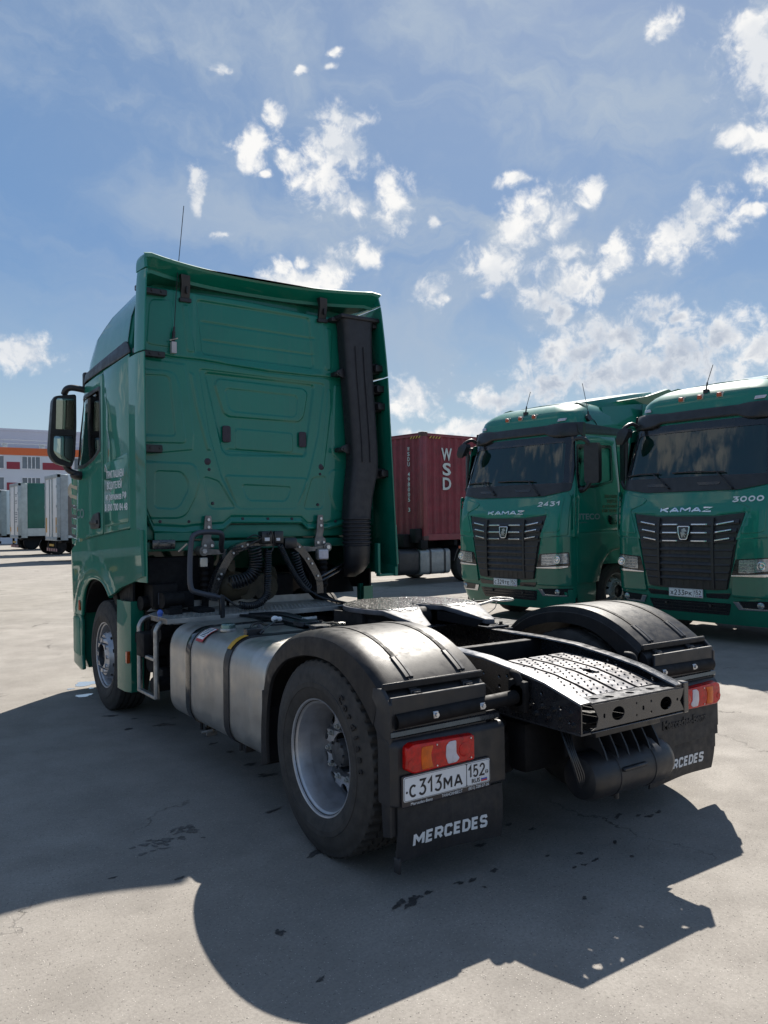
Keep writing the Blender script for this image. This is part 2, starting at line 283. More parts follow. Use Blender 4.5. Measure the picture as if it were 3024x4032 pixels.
    def text(s, body, size, org, right, up, ext=0.002, align='LEFT', sx=1.0, off=0.0, shear=0.0, mi=0, spacing=1.0, fn=None, width=None, bold=0.0):
        me = textmesh(body, size, ext, off, shear, spacing)
        xs = [v.co.x for v in me.vertices]; x0, x1 = min(xs), max(xs); ys = [v.co.y for v in me.vertices]; y0 = min(ys)
        if width: sx = width/(x1-x0)
        sh = {'LEFT': -x0, 'CENTER': -(x0+x1)/2, 'RIGHT': -x1}[align]
        R_ = Vector(right).normalized(); U = Vector(up).normalized(); Nn = R_.cross(U); O = Vector(org or (0, 0, 0))
        vs = []
        for v in me.vertices:
            a = (v.co.x+sh)*sx; b = v.co.y; c = v.co.z+ext/2
            vs.append(fn(a, b, c) if fn else O+R_*a+U*b+Nn*c)
        F_ = [list(p.vertices) for p in me.polygons]; s.add(vs, F_, mi)
        if bold:
            for q, (da, db) in enumerate(((bold, 0), (-bold, 0), (0, bold), (0, -bold))):
                v2 = []
                for v in me.vertices:
                    a = (v.co.x+sh)*sx+da; b = v.co.y+db; c = v.co.z+ext/2+0.00008*(q+1); v2.append(fn(a, b, c) if fn else O+R_*a+U*b+Nn*c)
                s.add(v2, F_, mi)
        bpy.data.meshes.remove(me); return s
    def build(s, name, mats, parent=None, ang=38, fn=None, smooth=True, weld=False):
        if fn: s.v = [tuple(fn(Vector(p))) for p in s.v]
        if name in SINGULAR and not isinstance(mats, (list, tuple)):
            gs = s.pieces()
            os_ = [q._build(SINGULAR[name], mats, parent, ang, smooth, weld) for q in gs]; return os_[0]
        return s._build(name, mats, parent, ang, smooth, weld)
    def pieces(s, tol=0.0025):
        par = list(range(len(s.v)))
        def fd(a):
            while par[a] != a: par[a] = par[par[a]]; a = par[a]
            return a
        for f in s.f:
            r = fd(f[0])
            for i in f[1:]: par[fd(i)] = r
        comp = {}
        for k, f in enumerate(s.f): comp.setdefault(fd(f[0]), []).append(k)
        items = []
        for fl in comp.values():
            ids = {i for k in fl for i in s.f[k]}; P = np.array([s.v[i] for i in ids]); items.append([fl, P.min(0)-tol, P.max(0)+tol])
        merged = True
        while merged:
            merged = False; out = []
            for it in items:
                for o in out:
                    if (it[1] < o[2]).all() and (o[1] < it[2]).all():
                        o[0] = o[0]+it[0]; o[1] = np.minimum(o[1], it[1]); o[2] = np.maximum(o[2], it[2]); merged = True; break
                else: out.append(it)
            items = out
        res = []
        for fl, _, _ in items:
            q = G(); mp = {}
            for k in fl:
                nf = []
                for i in s.f[k]:
                    if i not in mp: mp[i] = len(q.v); q.v.append(s.v[i])
                    nf.append(mp[i])
                q.f.append(nf); q.m.append(s.m[k])
            res.append(q)
        return res
    def _build(s, name, mats, parent, ang, smooth, weld):
        me = bpy.data.meshes.new(name); me.from_pydata(s.v, [], s.f); 
        if not isinstance(mats, (list, tuple)): mats = [mats]
        for m in mats: me.materials.append(m)
        if len(mats) > 1: me.polygons.foreach_set('material_index', s.m)
        bm = bmesh.new(); bm.from_mesh(me)
        if weld: bmesh.ops.remove_doubles(bm, verts=bm.verts, dist=0.0004)
        bmesh.ops.recalc_face_normals(bm, faces=bm.faces); bm.to_mesh(me); bm.free()
        if smooth: me.shade_smooth(); me.set_sharp_from_angle(angle=radians(ang))
        o = bpy.data.objects.new(name, me); COL.objects.link(o)
        if parent: o.parent = parent
        return o
def flatmesh(outline, holes, t, bev=0.0):
    cu = bpy.data.curves.new('f', 'CURVE'); cu.dimensions = '2D'; cu.fill_mode = 'BOTH' if t > 0 else 'FRONT'
    for poly in [outline]+list(holes):
        sp = cu.splines.new('POLY'); sp.points.add(len(poly)-1)
        for p, q in zip(sp.points, poly): p.co = (q[0], q[1], 0, 1)
        sp.use_cyclic_u = True
    cu.extrude = max(0, t/2-bev); cu.bevel_depth = bev; cu.bevel_resolution = 1; cu.offset = -bev
    o = bpy.data.objects.new('f', cu); me = bpy.data.meshes.new_from_object(o); bpy.data.objects.remove(o); bpy.data.curves.remove(cu)
    bm = bmesh.new(); bm.from_mesh(me); bmesh.ops.remove_doubles(bm, verts=bm.verts, dist=1e-5)
    for v in bm.verts: v.co.z += t/2
    bm.to_mesh(me); bm.free(); return me
def textmesh(body, size, ext, off, shear, spacing=1.0):
    cu = bpy.data.curves.new('t', 'FONT'); cu.body = body; cu.size = size; cu.extrude = ext/2; cu.offset = off; cu.shear = shear; cu.space_character = spacing; cu.resolution_u = 3
    o = bpy.data.objects.new('t', cu); me = bpy.data.meshes.new_from_object(o); bpy.data.objects.remove(o); bpy.data.curves.remove(cu); return me
def circ(a, b, r, n=16, sb=1.0): return [(a+r*cos(2*pi*i/n), b+r*sb*sin(2*pi*i/n)) for i in range(n)]
def rrect(a0, a1, b0, b1, r, n=4):
    o = []
    for cx, cy, s in ((a1-r, b1-r, 0), (a0+r, b1-r, 1), (a0+r, b0+r, 2), (a1-r, b0+r, 3)):
        for i in range(n+1): t = (s+i/n)*pi/2; o.append((cx+r*cos(t), cy+r*sin(t)))
    return o
def rpoly(pts, r, n=4):
    """polygon with rounded corners"""
    o = []; k = len(pts)
    for i in range(k):
        p = Vector(pts[i]); a = Vector(pts[i-1])-p; b = Vector(pts[(i+1) % k])-p
        rr = r[i] if isinstance(r, (list, tuple)) else r
        l = min(rr, a.length*0.45, b.length*0.45)
        if l < 1e-4: o.append(tuple(p)); continue
        A = p+a.normalized()*l; B = p+b.normalized()*l
        for j in range(n+1): t = j/n; q = A*(1-t)**2+p*2*t*(1-t)+B*t*t; o.append((q.x, q.y))
    return o
def smoothpath(pts, n=6, closed=False):
    P = [Vector(p) for p in pts]; k = len(P); o = []
    for i in range(k if closed else k-1):
        p0 = P[(i-1) % k] if closed or i > 0 else P[0]; p1 = P[i]; p2 = P[(i+1) % k]; p3 = P[(i+2) % k] if closed or i+2 < k else P[-1]
        for j in range(n):
            t = j/n; o.append(0.5*((2*p1)+(p2-p0)*t+(2*p0-5*p1+4*p2-p3)*t*t+(-p0+3*p1-3*p2+p3)*t**3))
    if not closed: o.append(P[-1])
    return o
def interp(x, tab):
    if x <= tab[0][0]: return tab[0][1]
    for (a, b), (c, d) in zip(tab, tab[1:]):
        if x <= c: return b+(d-b)*(x-a)/(c-a)
    return tab[-1][1]
def sinterp(x, tab):
    xs = [t[0] for t in tab]; n = len(tab)
    if x <= xs[0]: return tab[0][1]
    if x >= xs[-1]: return tab[-1][1]
    i = max(j for j in range(n) if xs[j] <= x); i = min(i, n-2)
    def sl_(j):
        if j == 0: return (tab[1][1]-tab[0][1])/(xs[1]-xs[0])
        if j == n-1: return (tab[-1][1]-tab[-2][1])/(xs[-1]-xs[-2])
        return (tab[j+1][1]-tab[j-1][1])/(xs[j+1]-xs[j-1])
    h = xs[i+1]-xs[i]; t = (x-xs[i])/h; a, b = tab[i][1], tab[i+1][1]; ma, mb = sl_(i)*h, sl_(i+1)*h
    return (2*t**3-3*t*t+1)*a+(t**3-2*t*t+t)*ma+(-2*t**3+3*t*t)*b+(t**3-t*t)*mb
def thing(name, label, cat, loc=(0, 0, 0), rz=0, group=None):
    o = bpy.data.objects.new(name, None); COL.objects.link(o); o.location = loc; o.rotation_euler = (0, 0, rz); o.empty_display_size = 0.3
    o['label'] = label; o['category'] = cat
    if group: o['group'] = group
    return o
def tag(o, label=None, cat=None, group=None, kind=None):
    for k, v in (('label', label), ('category', cat), ('group', group), ('kind', kind)):
        if v: o[k] = v
    return o
def boolean(o, cutter, solver='EXACT', op='DIFFERENCE'):
    md = o.modifiers.new('b', 'BOOLEAN'); md.object = cutter; md.operation = op; md.solver = solver
    dg = bpy.context.evaluated_depsgraph_get(); dg.update(); me = bpy.data.meshes.new_from_object(o.evaluated_get(dg), depsgraph=dg)
    o.modifiers.clear(); old = o.data; o.data = me; me.name = old.name; bpy.data.meshes.remove(old); bpy.data.objects.remove(cutter)
def frange(a, b, s):
    o = []; x = a
    while x < b: o.append(x); x += s
    return o
# stroke lettering: number plates, mudflaps, fleet numbers
def _arc(cx, cy, rx, ry, a0, a1, n=10): return [(cx+rx*cos(radians(a0+(a1-a0)*i/n)), cy+ry*sin(radians(a0+(a1-a0)*i/n))) for i in range(n+1)]
GLY = {
 'C': [_arc(.5, .5, .5, .5, 48, 312, 16)], '3': [[(.04, 1), (.94, 1), (.42, .58)]+_arc(.45, .30, .53, .30, 80, -150, 12)], '1': [[(0, .66), (.85, 1), (.85, 0)]],
 'M': [[(0, -.04), (0, 1.04)], [(1, -.04), (1, 1.04)], [(.02, 1), (.5, .36), (.98, 1)]], 'A': [[(0, -.03), (.48, 1.02)], [(.52, 1.02), (1, -.03)], [(.2, .28), (.8, .28)]], '5': [[(.92, 1), (.16, 1), (.08, .50)]+_arc(.46, .32, .53, .32, 120, -150, 12)],
 '2': [_arc(.5, .70, .46, .30, 170, -20, 10)+[(.0, 0), (1, 0)]], '9': [_arc(.5, .68, .48, .32, -20, 340, 14), [(.97, .60), (.80, .2), (.42, 0)]], 'T': [[(0, 1), (1, 1)], [(.5, .985), (.5, 0)]],
 'E': [[(1, 1), (0, 1), (0, 0), (1, 0)], [(.02, .5), (.86, .5)]], 'X': [[(0, 0), (1, 1)], [(0, 1), (1, 0)]], 'P': [[(0, 0), (0, 1), (.65, 1)]+_arc(.62, .74, .38, .26, 90, -90, 8)+[(0, .48)]],
 'K': [[(0, 0), (0, 1)], [(.95, 1), (.06, .42)], [(.30, .56), (1, 0)]], '0': [_arc(.5, .5, .5, .5, 90, 450, 20)], '4': [[(.74, 0), (.74, 1), (0, .28), (1, .28)]],
 'R': [[(0, 0), (0, 1), (.78, 1), (1, .86), (1, .58), (.78, .44), (.02, .44)], [(.50, .44), (.98, 0)]], 'D': [[(.0, 0), (0, 1), (.68, 1), (1, .78), (1, .22), (.68, 0), (0, 0)]],
 'S': [[(1, .80), (.88, 1), (.14, 1), (0, .86), (0, .66), (.14, .54), (.86, .46), (1, .34), (1, .14), (.86, 0), (.12, 0), (0, .20)]], 'Z': [[(0, 1), (1, 1), (0, 0), (1, 0)]],
 'c': [[(1, .78), (.86, 1), (.16, 1), (0, .84), (0, .16), (.16, 0), (.86, 0), (1, .22)]], 'U': [[(0, 1)]+_arc(.5, .35, .5, .35, 180, 360, 8)+[(1, 1)]]}
def strokes(g, ch, x, z, w, h, t, fn, ext=0.001, shear=0.0, tx=None, tz=None, mi=0):
    """draw one character: lower left at x,z, width w, height h, stroke t"""
    for si, pl in enumerate(GLY[ch]):
        pts = [Vector((x+t/2+a*(w-t)+shear*b*h, z+t/2+b*(h-t))) for a, b in pl]; n = len(pts)
        closed = (pts[0]-pts[-1]).length < 1e-6
        if closed: pts = pts[:-1]; n -= 1
        Lf, Rt = [], []
        for i in range(n):
            a = pts[i-1] if (i > 0 or closed) else None; b = pts[(i+1) % n] if (i < n-1 or closed) else None; p = pts[i]
            d1 = (p-a).normalized() if a is not None else None; d2 = (b-p).normalized() if b is not None else None
            if d1 is None: m = Vector((-d2.y, d2.x))*t/2
            elif d2 is None: m = Vector((-d1.y, d1.x))*t/2
            else:
                n1 = Vector((-d1.y, d1.x)); n2 = Vector((-d2.y, d2.x)); s = n1+n2
                if s.length < 0.2: m = n1*t/2
                else: s.normalize(); m = s*min(t/2/max(0.25, s.dot(n1)), t*1.15)
            Lf.append(p+m); Rt.append(p-m)
        c1 = ext+0.00012*si; k = n if closed else n-1
        vs = [fn(q.x, q.y, c1) for q in Lf]+[fn(q.x, q.y, c1) for q in Rt]+[fn(q.x, q.y, 0) for q in Lf]+[fn(q.x, q.y, 0) for q in Rt]
        fs = []
        for i in range(k): j = (i+1) % n; fs += [[i, j, n+j, n+i], [2*n+i, 2*n+j, j, i], [n+i, n+j, 3*n+j, 3*n+i]]
        if not closed: fs += [[0, n, 3*n, 2*n], [n-1, 2*n-1, 4*n-1, 3*n-1]]
        g.add(vs, fs, mi)
def stroke_text(g, body, x, z, w, h, t, fn, gap, ext=0.001, shear=0.0, widths={}):
    tot = sum(widths.get(c, 1.0) for c in body); cw_ = (w-gap*(len(body)-1))/tot
    for c in body:
        k = cw_*widths.get(c, 1.0); strokes(g, c, x, z, k, h, t, fn, ext, shear); x += k+gap
# ------------------------------------------------------------------ wheels
WHEEL_CACHE = {}
def add_tyre(g, c, s, R=0.51, w=0.29, drive=True, n=216):
    """s = +1: outer side faces +x.  c = centre of the outer sidewall plane"""
    rw = 0.288
    prof = [(rw, -0.018), (rw+0.018, -0.004), (rw+0.05, 0.008), (rw+0.075, 0.013), (rw+0.077, 0.016), (rw+0.105, 0.016), (rw+0.107, 0.0125), (rw+0.145, 0.006), (rw+0.175, -0.003), (rw+0.178, -0.006)]
    shoulder = [(R-0.030, -0.010), (R-0.014, -0.016), (R-0.004, -0.026)]
    prof += shoulder
    gro = [0.27, 0.5, 0.73] if drive else [0.18, 0.39, 0.61, 0.82]
    y0, y1 = 0.028, w-0.028
    for q in gro:
        o = y0+(y1-y0)*q
        prof += [(R, -(o-0.008)), (R-0.014, -(o-0.006)), (R-0.014, -(o+0.006)), (R, -(o+0.008))]
    prof += [(R-0.004, -(w-0.026)), (R-0.014, -(w-0.016)), (R-0.03, -(w-0.010)), (rw+0.178, -(w-0.006)), (rw+0.1, -(w-0.0+0.016)), (rw+0.02, -(w-0.002)), (rw, -(w-0.02))]
    nb = 54
    def rf(r, o, a, i):
        if r > R-0.02:
            ph = (a*nb/(2*pi)) % 1.0
            if drive and (ph+(0.12 if o < -0.1 else 0)+(0.2 if o < -0.2 else 0)) % 1.0 < 0.27: r = r-0.011 if r > R-0.012 else r
            if not drive and (o > -0.035 or o < -(w-0.035)) and ph < 0.2: r -= 0.006
        return r
    def flat_(p):
        return p
    g.lathe(prof, c, 'x' if s > 0 else '-x', n, rf=rf, caps=False)
def tyre_mesh(kind):
    return None
def sidewall_text(g, c, s, body, r, size, a0, step):
    for i, ch in enumerate(body):
        if ch == ' ': continue
        a = a0 - i*step
        # viewed from outside (-x side when s<0)
        rad = Vector((0, cos(a), sin(a))); tang = Vector((0, sin(a), -cos(a)))
        if s < 0: rad = Vector((0, -cos(a), sin(a))); tang = Vector((0, sin(a), cos(a)))
        if s < 0: tang = Vector((0, -sin(a), -cos(a)))
        o = Vector(c)+rad*r+Vector((s*0.0105, 0, 0))
        g.text(ch, size, o, tang, rad, ext=0.004, align='CENTER', bold=0.003)
def make_wheel(parent, c, s, front, rim_mat, tyre_drive, text=None, detail=True, nt=216):
    """c = (x,y,z) centre on the outer sidewall plane. returns tyre, rim"""
    c = Vector(c); cx = c.x
    g = G(); add_tyre(g, c, s, drive=tyre_drive, n=nt)
    def sq(p):
        if p.z < 0.012: p.x = p.x + (0.012-p.z)*0.4*(1 if p.x > c.x-s*0.145 else -1); p.z = 0.001+max(0, p.z)*0.3
        return p
    ty = g.build('tyre', m_tyre, parent, ang=30, fn=sq)
    if text:
        g = G(); sidewall_text(g, c, s, text, 0.288+0.120, 0.056, pi*0.5-0.62, 0.125)
        tx = g.build('tyre_lettering', m_letters_dk, ty, smooth=False)
    ax = 'x' if s > 0 else '-x'
    g = G()
    flange = [(0.262, -0.10), (0.270, -0.055), (0.279, -0.030), (0.290, -0.022), (0.296, -0.006), (0.304, -0.003), (0.306, -0.010), (0.302, -0.018), (0.285, -0.035), (0.278, -0.10)]
    g.lathe(flange, c, ax, 72, caps=False)
    barrel = [(0.263, -0.10), (0.260, -0.13), (0.252, -0.16), (0.250, -0.23), (0.258, -0.25), (0.275, -0.275), (0.285, -0.28), (0.28, -0.24), (0.27, -0.10)]
    g.lathe(barrel, c, ax, 72, caps=False)
    def cone(o_of_r, thick):
        def f(a, b, cc):
            r = hypot(a, b); return Vector((c.x+s*(o_of_r(r)+cc-thick), c.y+a, c.z+b))
        return f
    if front:
        tab = [(0.10, 0.028), (0.168, 0.028), (0.182, 0.020), (0.190, 0.004), (0.205, -0.02), (0.235, -0.075), (0.262, -0.115)]
        o_of_r = lambda r: interp(r, tab)
        g.flat(circ(0, 0, 0.192, 64), [circ(0, 0, 0.108, 40)]+[circ(0.147*cos(2*pi*k/10), 0.147*sin(2*pi*k/10), 0.0165, 14) for k in range(10)], 0.012, cone(lambda r: min(interp(r, tab), 0.028), 0.012))
        # conical side with hand holes built as a lofted strip with gaps
        K = 120
        vs = []; fs = []
        rr = [0.188, 0.205, 0.220, 0.235, 0.250, 0.262]
        for j in range(K):
            a = 2*pi*j/K
            for r in rr: vs.append((c.x+s*interp(r, tab), c.y+r*cos(a), c.z+r*sin(a)))
        for j in range(K):
            ph = j % 12; j2 = (j+1) % K
            for i in range(len(rr)-1):
                if (i == 2 and 4 <= ph < 9) or (i in (1, 3) and 5 <= ph < 8): continue
                fs.append([j*6+i, j*6+i+1, j2*6+i+1, j2*6+i])
        g.add(vs, fs)
        rim = g.build('rim', rim_mat, parent, ang=30)
        h = G(); h.lathe([(0.0, -0.02), (0.088, -0.02), (0.092, -0.03), (0.107, -0.03), (0.107, 0.022), (0.112, 0.022), (0.112, -0.06), (0.0, -0.06)], c, ax, 40)
        for k in range(10):
            a = 2*pi*k/10+0.3; p = Vector((c.x-s*0.02, c.y+0.068*cos(a), c.z+0.068*sin(a))); h.cyl(p, p+Vector((s*0.014, 0, 0)), 0.010, 6)
        h.lathe([(0, 0.0), (0.04, -0.002), (0.05, -0.012), (0.05, -0.03), (0, -0.03)], c, ax, 24)
        h.build('hub', m_hub, rim)
        h = G()
        for k in range(10):
            a = 2*pi*k/10; p = Vector((c.x, c.y+0.147*cos(a), c.z+0.147*sin(a))); h.cyl(p-Vector((s*0.01, 0, 0)), p+Vector((s*0.018, 0, 0)), 0.0135, 6)
        h.build('wheel_nuts', m_hub, rim)
    else:
        D = -0.152
        tab = [(0.0, D+0.0), (0.165, D), (0.20, D-0.004), (0.225, D-0.02), (0.240, D-0.045), (0.252, D-0.06)]
        g.flat(circ(0, 0, 0.252, 72), [circ(0, 0, 0.105, 32)]+[circ(0.195*cos(2*pi*(k+.5)/10), 0.195*sin(2*pi*(k+.5)/10), 0.030, 18) for k in range(10)], 0.012, cone(lambda r: interp(r, tab), 0.012))
        rim = g.build('rim', rim_mat, parent, ang=30)
        h = G(); h.lathe([(0.0, D+0.045), (0.045, D+0.043), (0.064, D+0.035), (0.072, D+0.02), (0.075, D-0.02), (0, D-0.02)], c, ax, 36)
        for k in range(8):
            a = 2*pi*k/8; p = Vector((c.x+s*(D+0.036), c.y+0.062*cos(a), c.z+0.07*sin(a))); h.cyl(p, p+Vector((s*0.012, 0, 0)), 0.009, 6)
        
        h.build('hub', m_hub, rim)
        h = G(); h.lathe([(0.0, D-0.06), (0.245, D-0.09), (0.245, D-0.12), (0.0, D-0.12)], c, ax, 36); h.build('brake_drum', m_under, rim)
        h = G()
        for k in range(10):
            a = 2*pi*k/10; p = Vector((c.x+s*D, c.y+0.140*cos(a), c.z+0.140*sin(a)))
            h.cyl(p, p+Vector((s*0.019, 0, 0)), 0.0130, 6); h.cyl(p, p+Vector((s*0.004, 0, 0)), 0.0175, 14); h.cyl(p, p+Vector((s*0.026, 0, 0)), 0.0065, 8)
        h.build('wheel_nuts', m_rim_grey, rim)
        v = G(); a = 0.35
        v.tube(smoothpath([(c.x+s*(-0.03), c.y-0.255*cos(a), c.z+0.255*sin(a)), (c.x+s*(-0.06), c.y-0.235*cos(a), c.z+0.235*sin(a)), (c.x+s*(-0.10), c.y-0.22*cos(a), c.z+0.22*sin(a))]), 0.004, 8)
        v.build('valve_stem', m_blk, rim)
    return ty, rim
# ------------------------------------------------------------------ the green tractor unit in front
TR = thing('tractor_truck', 'nearest green tractor unit seen from behind, with silver tank and mudflaps lettered MERCEDES', 'truck')
XL = -1.26; YW = 3.0
def lean(z): return -0.026*(z-1.2)
def cw(z):      # half width of the cab before the lean
    return interp(z, [(1.2, 1.235), (1.9, 1.217), (2.3, 1.206), (3.15, 1.182), (3.30, 1.170), (3.5, 1.135), (3.65, 1.08), (3.78, 0.99), (3.88, 0.86), (3.93, 0.70)])
def cab_fy(z): return interp(z, [(1.2, 5.26), (1.9, 5.19), (2.3, 5.14), (2.6, 5.07), (3.0, 4.94), (3.15, 4.90), (3.3, 4.85), (3.5, 4.76), (3.62, 4.55), (3.72, 4.28), (3.83, 4.0), (3.93, 3.6)])
def cab_r(z): return interp(z, [(1.2, 0.40), (2.2, 0.41), (3.0, 0.46), (3.3, 0.50), (3.93, 0.62)])
def cab_ring(z, inset=0.0, y0=3.17):
    w = cw(z)-inset; fy = cab_fy(z)-inset; r = cab_r(z); lx = lean(z); o = []
    o.append((-w+0.03+lx, y0, z)); o.append((-w+lx, y0+0.03, z))
    for y in (3.18, 3.5, 3.9, 4.2): 
        if y < fy-r-0.05: o.append((-w+lx, y, z))
        else: o.append((-w+lx, min(y, fy-r-0.02*(4.3-y)), z))
    for i in range(9):
        t = pi/2*i/8; o.append((-w+r-r*cos(t)+lx, fy-r+r*sin(t)-0.05*(1-i/8), z))
    m = [(-p[0]+2*lx, p[1], p[2]) for p in o]; m[0:] = m
    return o+m[::-1]
zs = [1.56, 1.60, 1.9, 2.2, 2.3, 2.6, 3.0, 3.15, 3.22, 3.3, 3.4, 3.5, 3.58, 3.65, 3.72, 3.78, 3.83, 3.88, 3.91, 3.93]
g = G(); g.loft([cab_ring(z) for z in zs])
body = g.build('cab_body', [m_green, m_int], TR, ang=32)
# see-through cab windows: one opening runs through both doors
win_o = rpoly([(4.50, 2.985), (3.97, 3.005), (3.965, 2.43), (4.22, 2.35), (4.52, 2.30), (4.86, 2.31), (4.70, 2.985)], [.03, .05, .06, .08, .08, .05, .05])
c_ = G(); c_.loft([[(-1.20, 3.90, 2.10), (1.15, 3.90, 2.10), (1.15, 4.65, 2.10), (0.90, 5.10, 2.28), (0.98, 5.8, 2.28), (-0.98, 5.8, 2.28), (-0.98, 5.10, 2.28), (-1.20, 4.65, 2.10)], [(-1.205, 3.90, 3.05), (1.11, 3.90, 3.05), (1.11, 4.42, 3.05), (0.84, 4.88, 3.0), (0.84, 5.8, 3.0), (-0.93, 5.8, 3.0), (-0.93, 4.88, 3.0), (-1.205, 4.42, 3.05)]])
boolean(body, c_.build('cutter', m_int, None))
c_ = G(); c_.flat([(a, b) for a, b in win_o], (), 3.4, lambda a, b, c: Vector((c-1.75, a, b)))
cut = c_.build('cutter', m_int, None); boolean(body, cut)
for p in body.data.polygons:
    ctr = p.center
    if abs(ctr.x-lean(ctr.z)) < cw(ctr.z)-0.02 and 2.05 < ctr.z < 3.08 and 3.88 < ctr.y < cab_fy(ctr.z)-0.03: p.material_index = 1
body.data.set_sharp_from_angle(angle=radians(32))
def side(off=0.0, s=-1):
    """map (y, z, out) on the cab side wall"""
    def f(a, b, c):
        w = cw(b); r = cab_r(b); fy = cab_fy(b); x = w
        yy = a
        if a > fy-r:
            t = min(1, (a-(fy-r))/r); x = w-r+r*sqrt(max(0, 1-t*t))
        return Vector((s*(x+c+off)+lean(b), yy, b))
    return f
CB = [1.9, 2.3, 2.6, 2.9, 3.15]; CA = frange(4.2, 5.2, 0.08)
for s in (-1, 1):
    g = G()
    g.flat(rpoly([(3.905, 1.645), (3.885, 3.12), (4.05, 3.125), (4.50, 3.10), (4.66, 3.085), (4.86, 2.34), (4.93, 1.92), (4.93, 1.60), (4.60, 1.59)], [.02, .02, .05, .05, .05, .05, .05, .06, .1]), [win_o[::-1]], 0.010, side(0.003, s), bev=0.003, cut_a=CA, cut_b=CB)
    door = g.build('door', m_green, TR, ang=25)
    g = G(); g.flat(rpoly([(4.505, 3.0), (3.955, 3.02), (3.95, 2.42), (4.21, 2.335), (4.52, 2.285), (4.875, 2.295), (4.715, 3.0)], .05), [rpoly([(4.49, 2.965), (3.99, 2.985), (3.985, 2.445), (4.23, 2.368), (4.52, 2.322), (4.84, 2.328), (4.68, 2.965)], .05)[::-1]], 0.008, side(0.008, s), bev=0.002, cut_a=CA, cut_b=CB)
    g.build('window_seal', m_blk, door)
    g = G(); g.flat(rpoly([(4.49, 2.97), (3.98, 2.99), (3.975, 2.44), (4.23, 2.36), (4.52, 2.312), (4.85, 2.32), (4.69, 2.97)], .04), (), 0.004, side(-0.004, s), cut_a=CA, cut_b=CB)
    g.build('window_glass', m_glass, door, ang=60)
    g = G(); g.flat(rpoly([(3.965, 1.70), (3.99, 1.85), (4.17, 1.83), (4.27, 1.76), (4.26, 1.69)], .03), (), 0.022, side(0.01, s), bev=0.006)
    g.flat(rpoly([(4.00, 1.74), (4.01, 1.775), (4.24, 1.765), (4.24, 1.735)], .01), (), 0.02, side(0.028, s), bev=0.005)
    g.build('door_handle', m_blk, door)
    # sleeper side panel, hatch, trim band
    g = G(); g.flat(rpoly([(3.105, 1.70), (3.095, 3.165), (3.87, 3.135), (3.89, 1.645)], .015), (), 0.009, side(0.002, s), bev=0.003, cut_b=CB)
    g.build('side_panel', m_green, TR, ang=25)
    g = G(); g.flat(rpoly([(3.135, 1.745), (3.145, 2.34), (3.84, 2.285), (3.85, 1.71)], .05), (), 0.006, side(0.0085, s), bev=0.003, cut_b=CB)
    g.build('storage_hatch', m_green, TR, ang=25)
    g = G(); g.flat(rpoly([(4.60, 3.115), (4.57, 3.195), (3.9, 3.245), (3.20, 3.29), (3.13, 3.25), (3.055, 3.17), (3.50, 3.155), (3.86, 3.15)], .02), (), 0.016, side(0.004, s), bev=0.005, cut_a=CA)
    g.build('roof_trim', m_blk, TR)
    # wing panel over the front wheel
    arch = [(4.66, 0.84), (4.60, 1.0), (4.50, 1.12), (4.35, 1.205), (4.20, 1.235), (4.03, 1.237), (3.86, 1.215), (3.72, 1.16), (3.63, 1.095)]
    out = [(5.10, 0.84), (5.13, 1.10), (5.14, 1.33), (5.05, 1.44), (4.85, 1.52), (4.60, 1.565), (3.9, 1.625), (3.1, 1.685), (2.85, 1.70), (2.765, 1.69), (2.75, 1.315), (2.95, 1.265), (3.10, 1.235), (3.36, 1.185), (3.56, 1.115), (3.63, 1.095)][::-1]
    def wing(a, b, c, s=s):
        x = 1.262; 
        if a > 4.95: x -= 0.40*(a-4.95)**2*4
        bulge = 0.018*math.exp(-((hypot(a-4.12, (b-0.5)*1.0)-0.80)/0.07)**2)
        return Vector((s*(x-0.03+c+bulge)+lean(b), a, b))
    g = G(); g.flat(out+arch[:-1], (), 0.03, wing, cut_a=frange(2.9, 5.1, 0.06), cut_b=frange(0.9, 1.7, 0.06)); 
    w_ = g.build('wing_panel', m_green, TR, ang=40)
    g = G(); g.tube([wing(a, b, 0.02) for a, b in smoothpath([(a, b, 0) for a, b in arch], 3) for a, b in ((a, b),)] if False else [wing(p.x, p.y, 0.014) for p in smoothpath([(a, b, 0) for a, b in arch], 3)], 0.022, 10)
    g.build('arch_lip', m_green, w_)
    g = G(); g.flat(rpoly([(a-4.12, b) for a, b in [(4.62, 0.86), (4.56, 0.98), (4.47, 1.09), (4.33, 1.17), (4.19, 1.2), (4.03, 1.205), (3.88, 1.18), (3.75, 1.13), (3.60, 1.02)]]+[(-0.60, 1.00), (-0.52, 1.22), (0.0, 1.28), (0.5, 1.22), (0.56, 0.86)], 0.0), (), 0.5, lambda a, b, c, s=s: Vector((s*(1.225-c), a+4.12, b+0.0)))
    g.build('wheel_arch_liner', m_under, TR)
    # bumper side and step box
    g = G(); g.flat(rpoly([(5.10, 0.83), (4.70, 0.85), (4.665, 0.78), (4.66, 0.60), (4.67, 0.42), (4.63, 0.30), (4.70, 0.285), (5.00, 0.33), (5.07, 0.36), (5.12, 0.60)], .03), (), 0.035, lambda a, b, c, s=s: Vector((s*(1.215-(0.5*(a-4.95)**2*4 if a > 4.95 else 0)+c), a, b)), bev=0.008, cut_a=[4.95, 5.0, 5.05])
    bs = g.build('bumper_side', m_green_k, TR, ang=40)
    g = G(); g.flat(rpoly([(4.98, 0.80), (4.74, 0.80), (4.72, 0.42), (4.98, 0.44)], .03), (), 0.006, lambda a, b, c, s=s: Vector((s*(1.249+c-(0.5*(a-4.95)**2*4 if a > 4.95 else 0)), a, b)), bev=0.002)
    g.build('bumper_recess', m_green_d, bs)
    g = G(); g.box(s*1.252, s*1.272, 4.665, 4.705, 0.88, 0.985, 0.006); g.build('side_marker', m_orange, TR)
    # corner deflector with fins
    g = G()
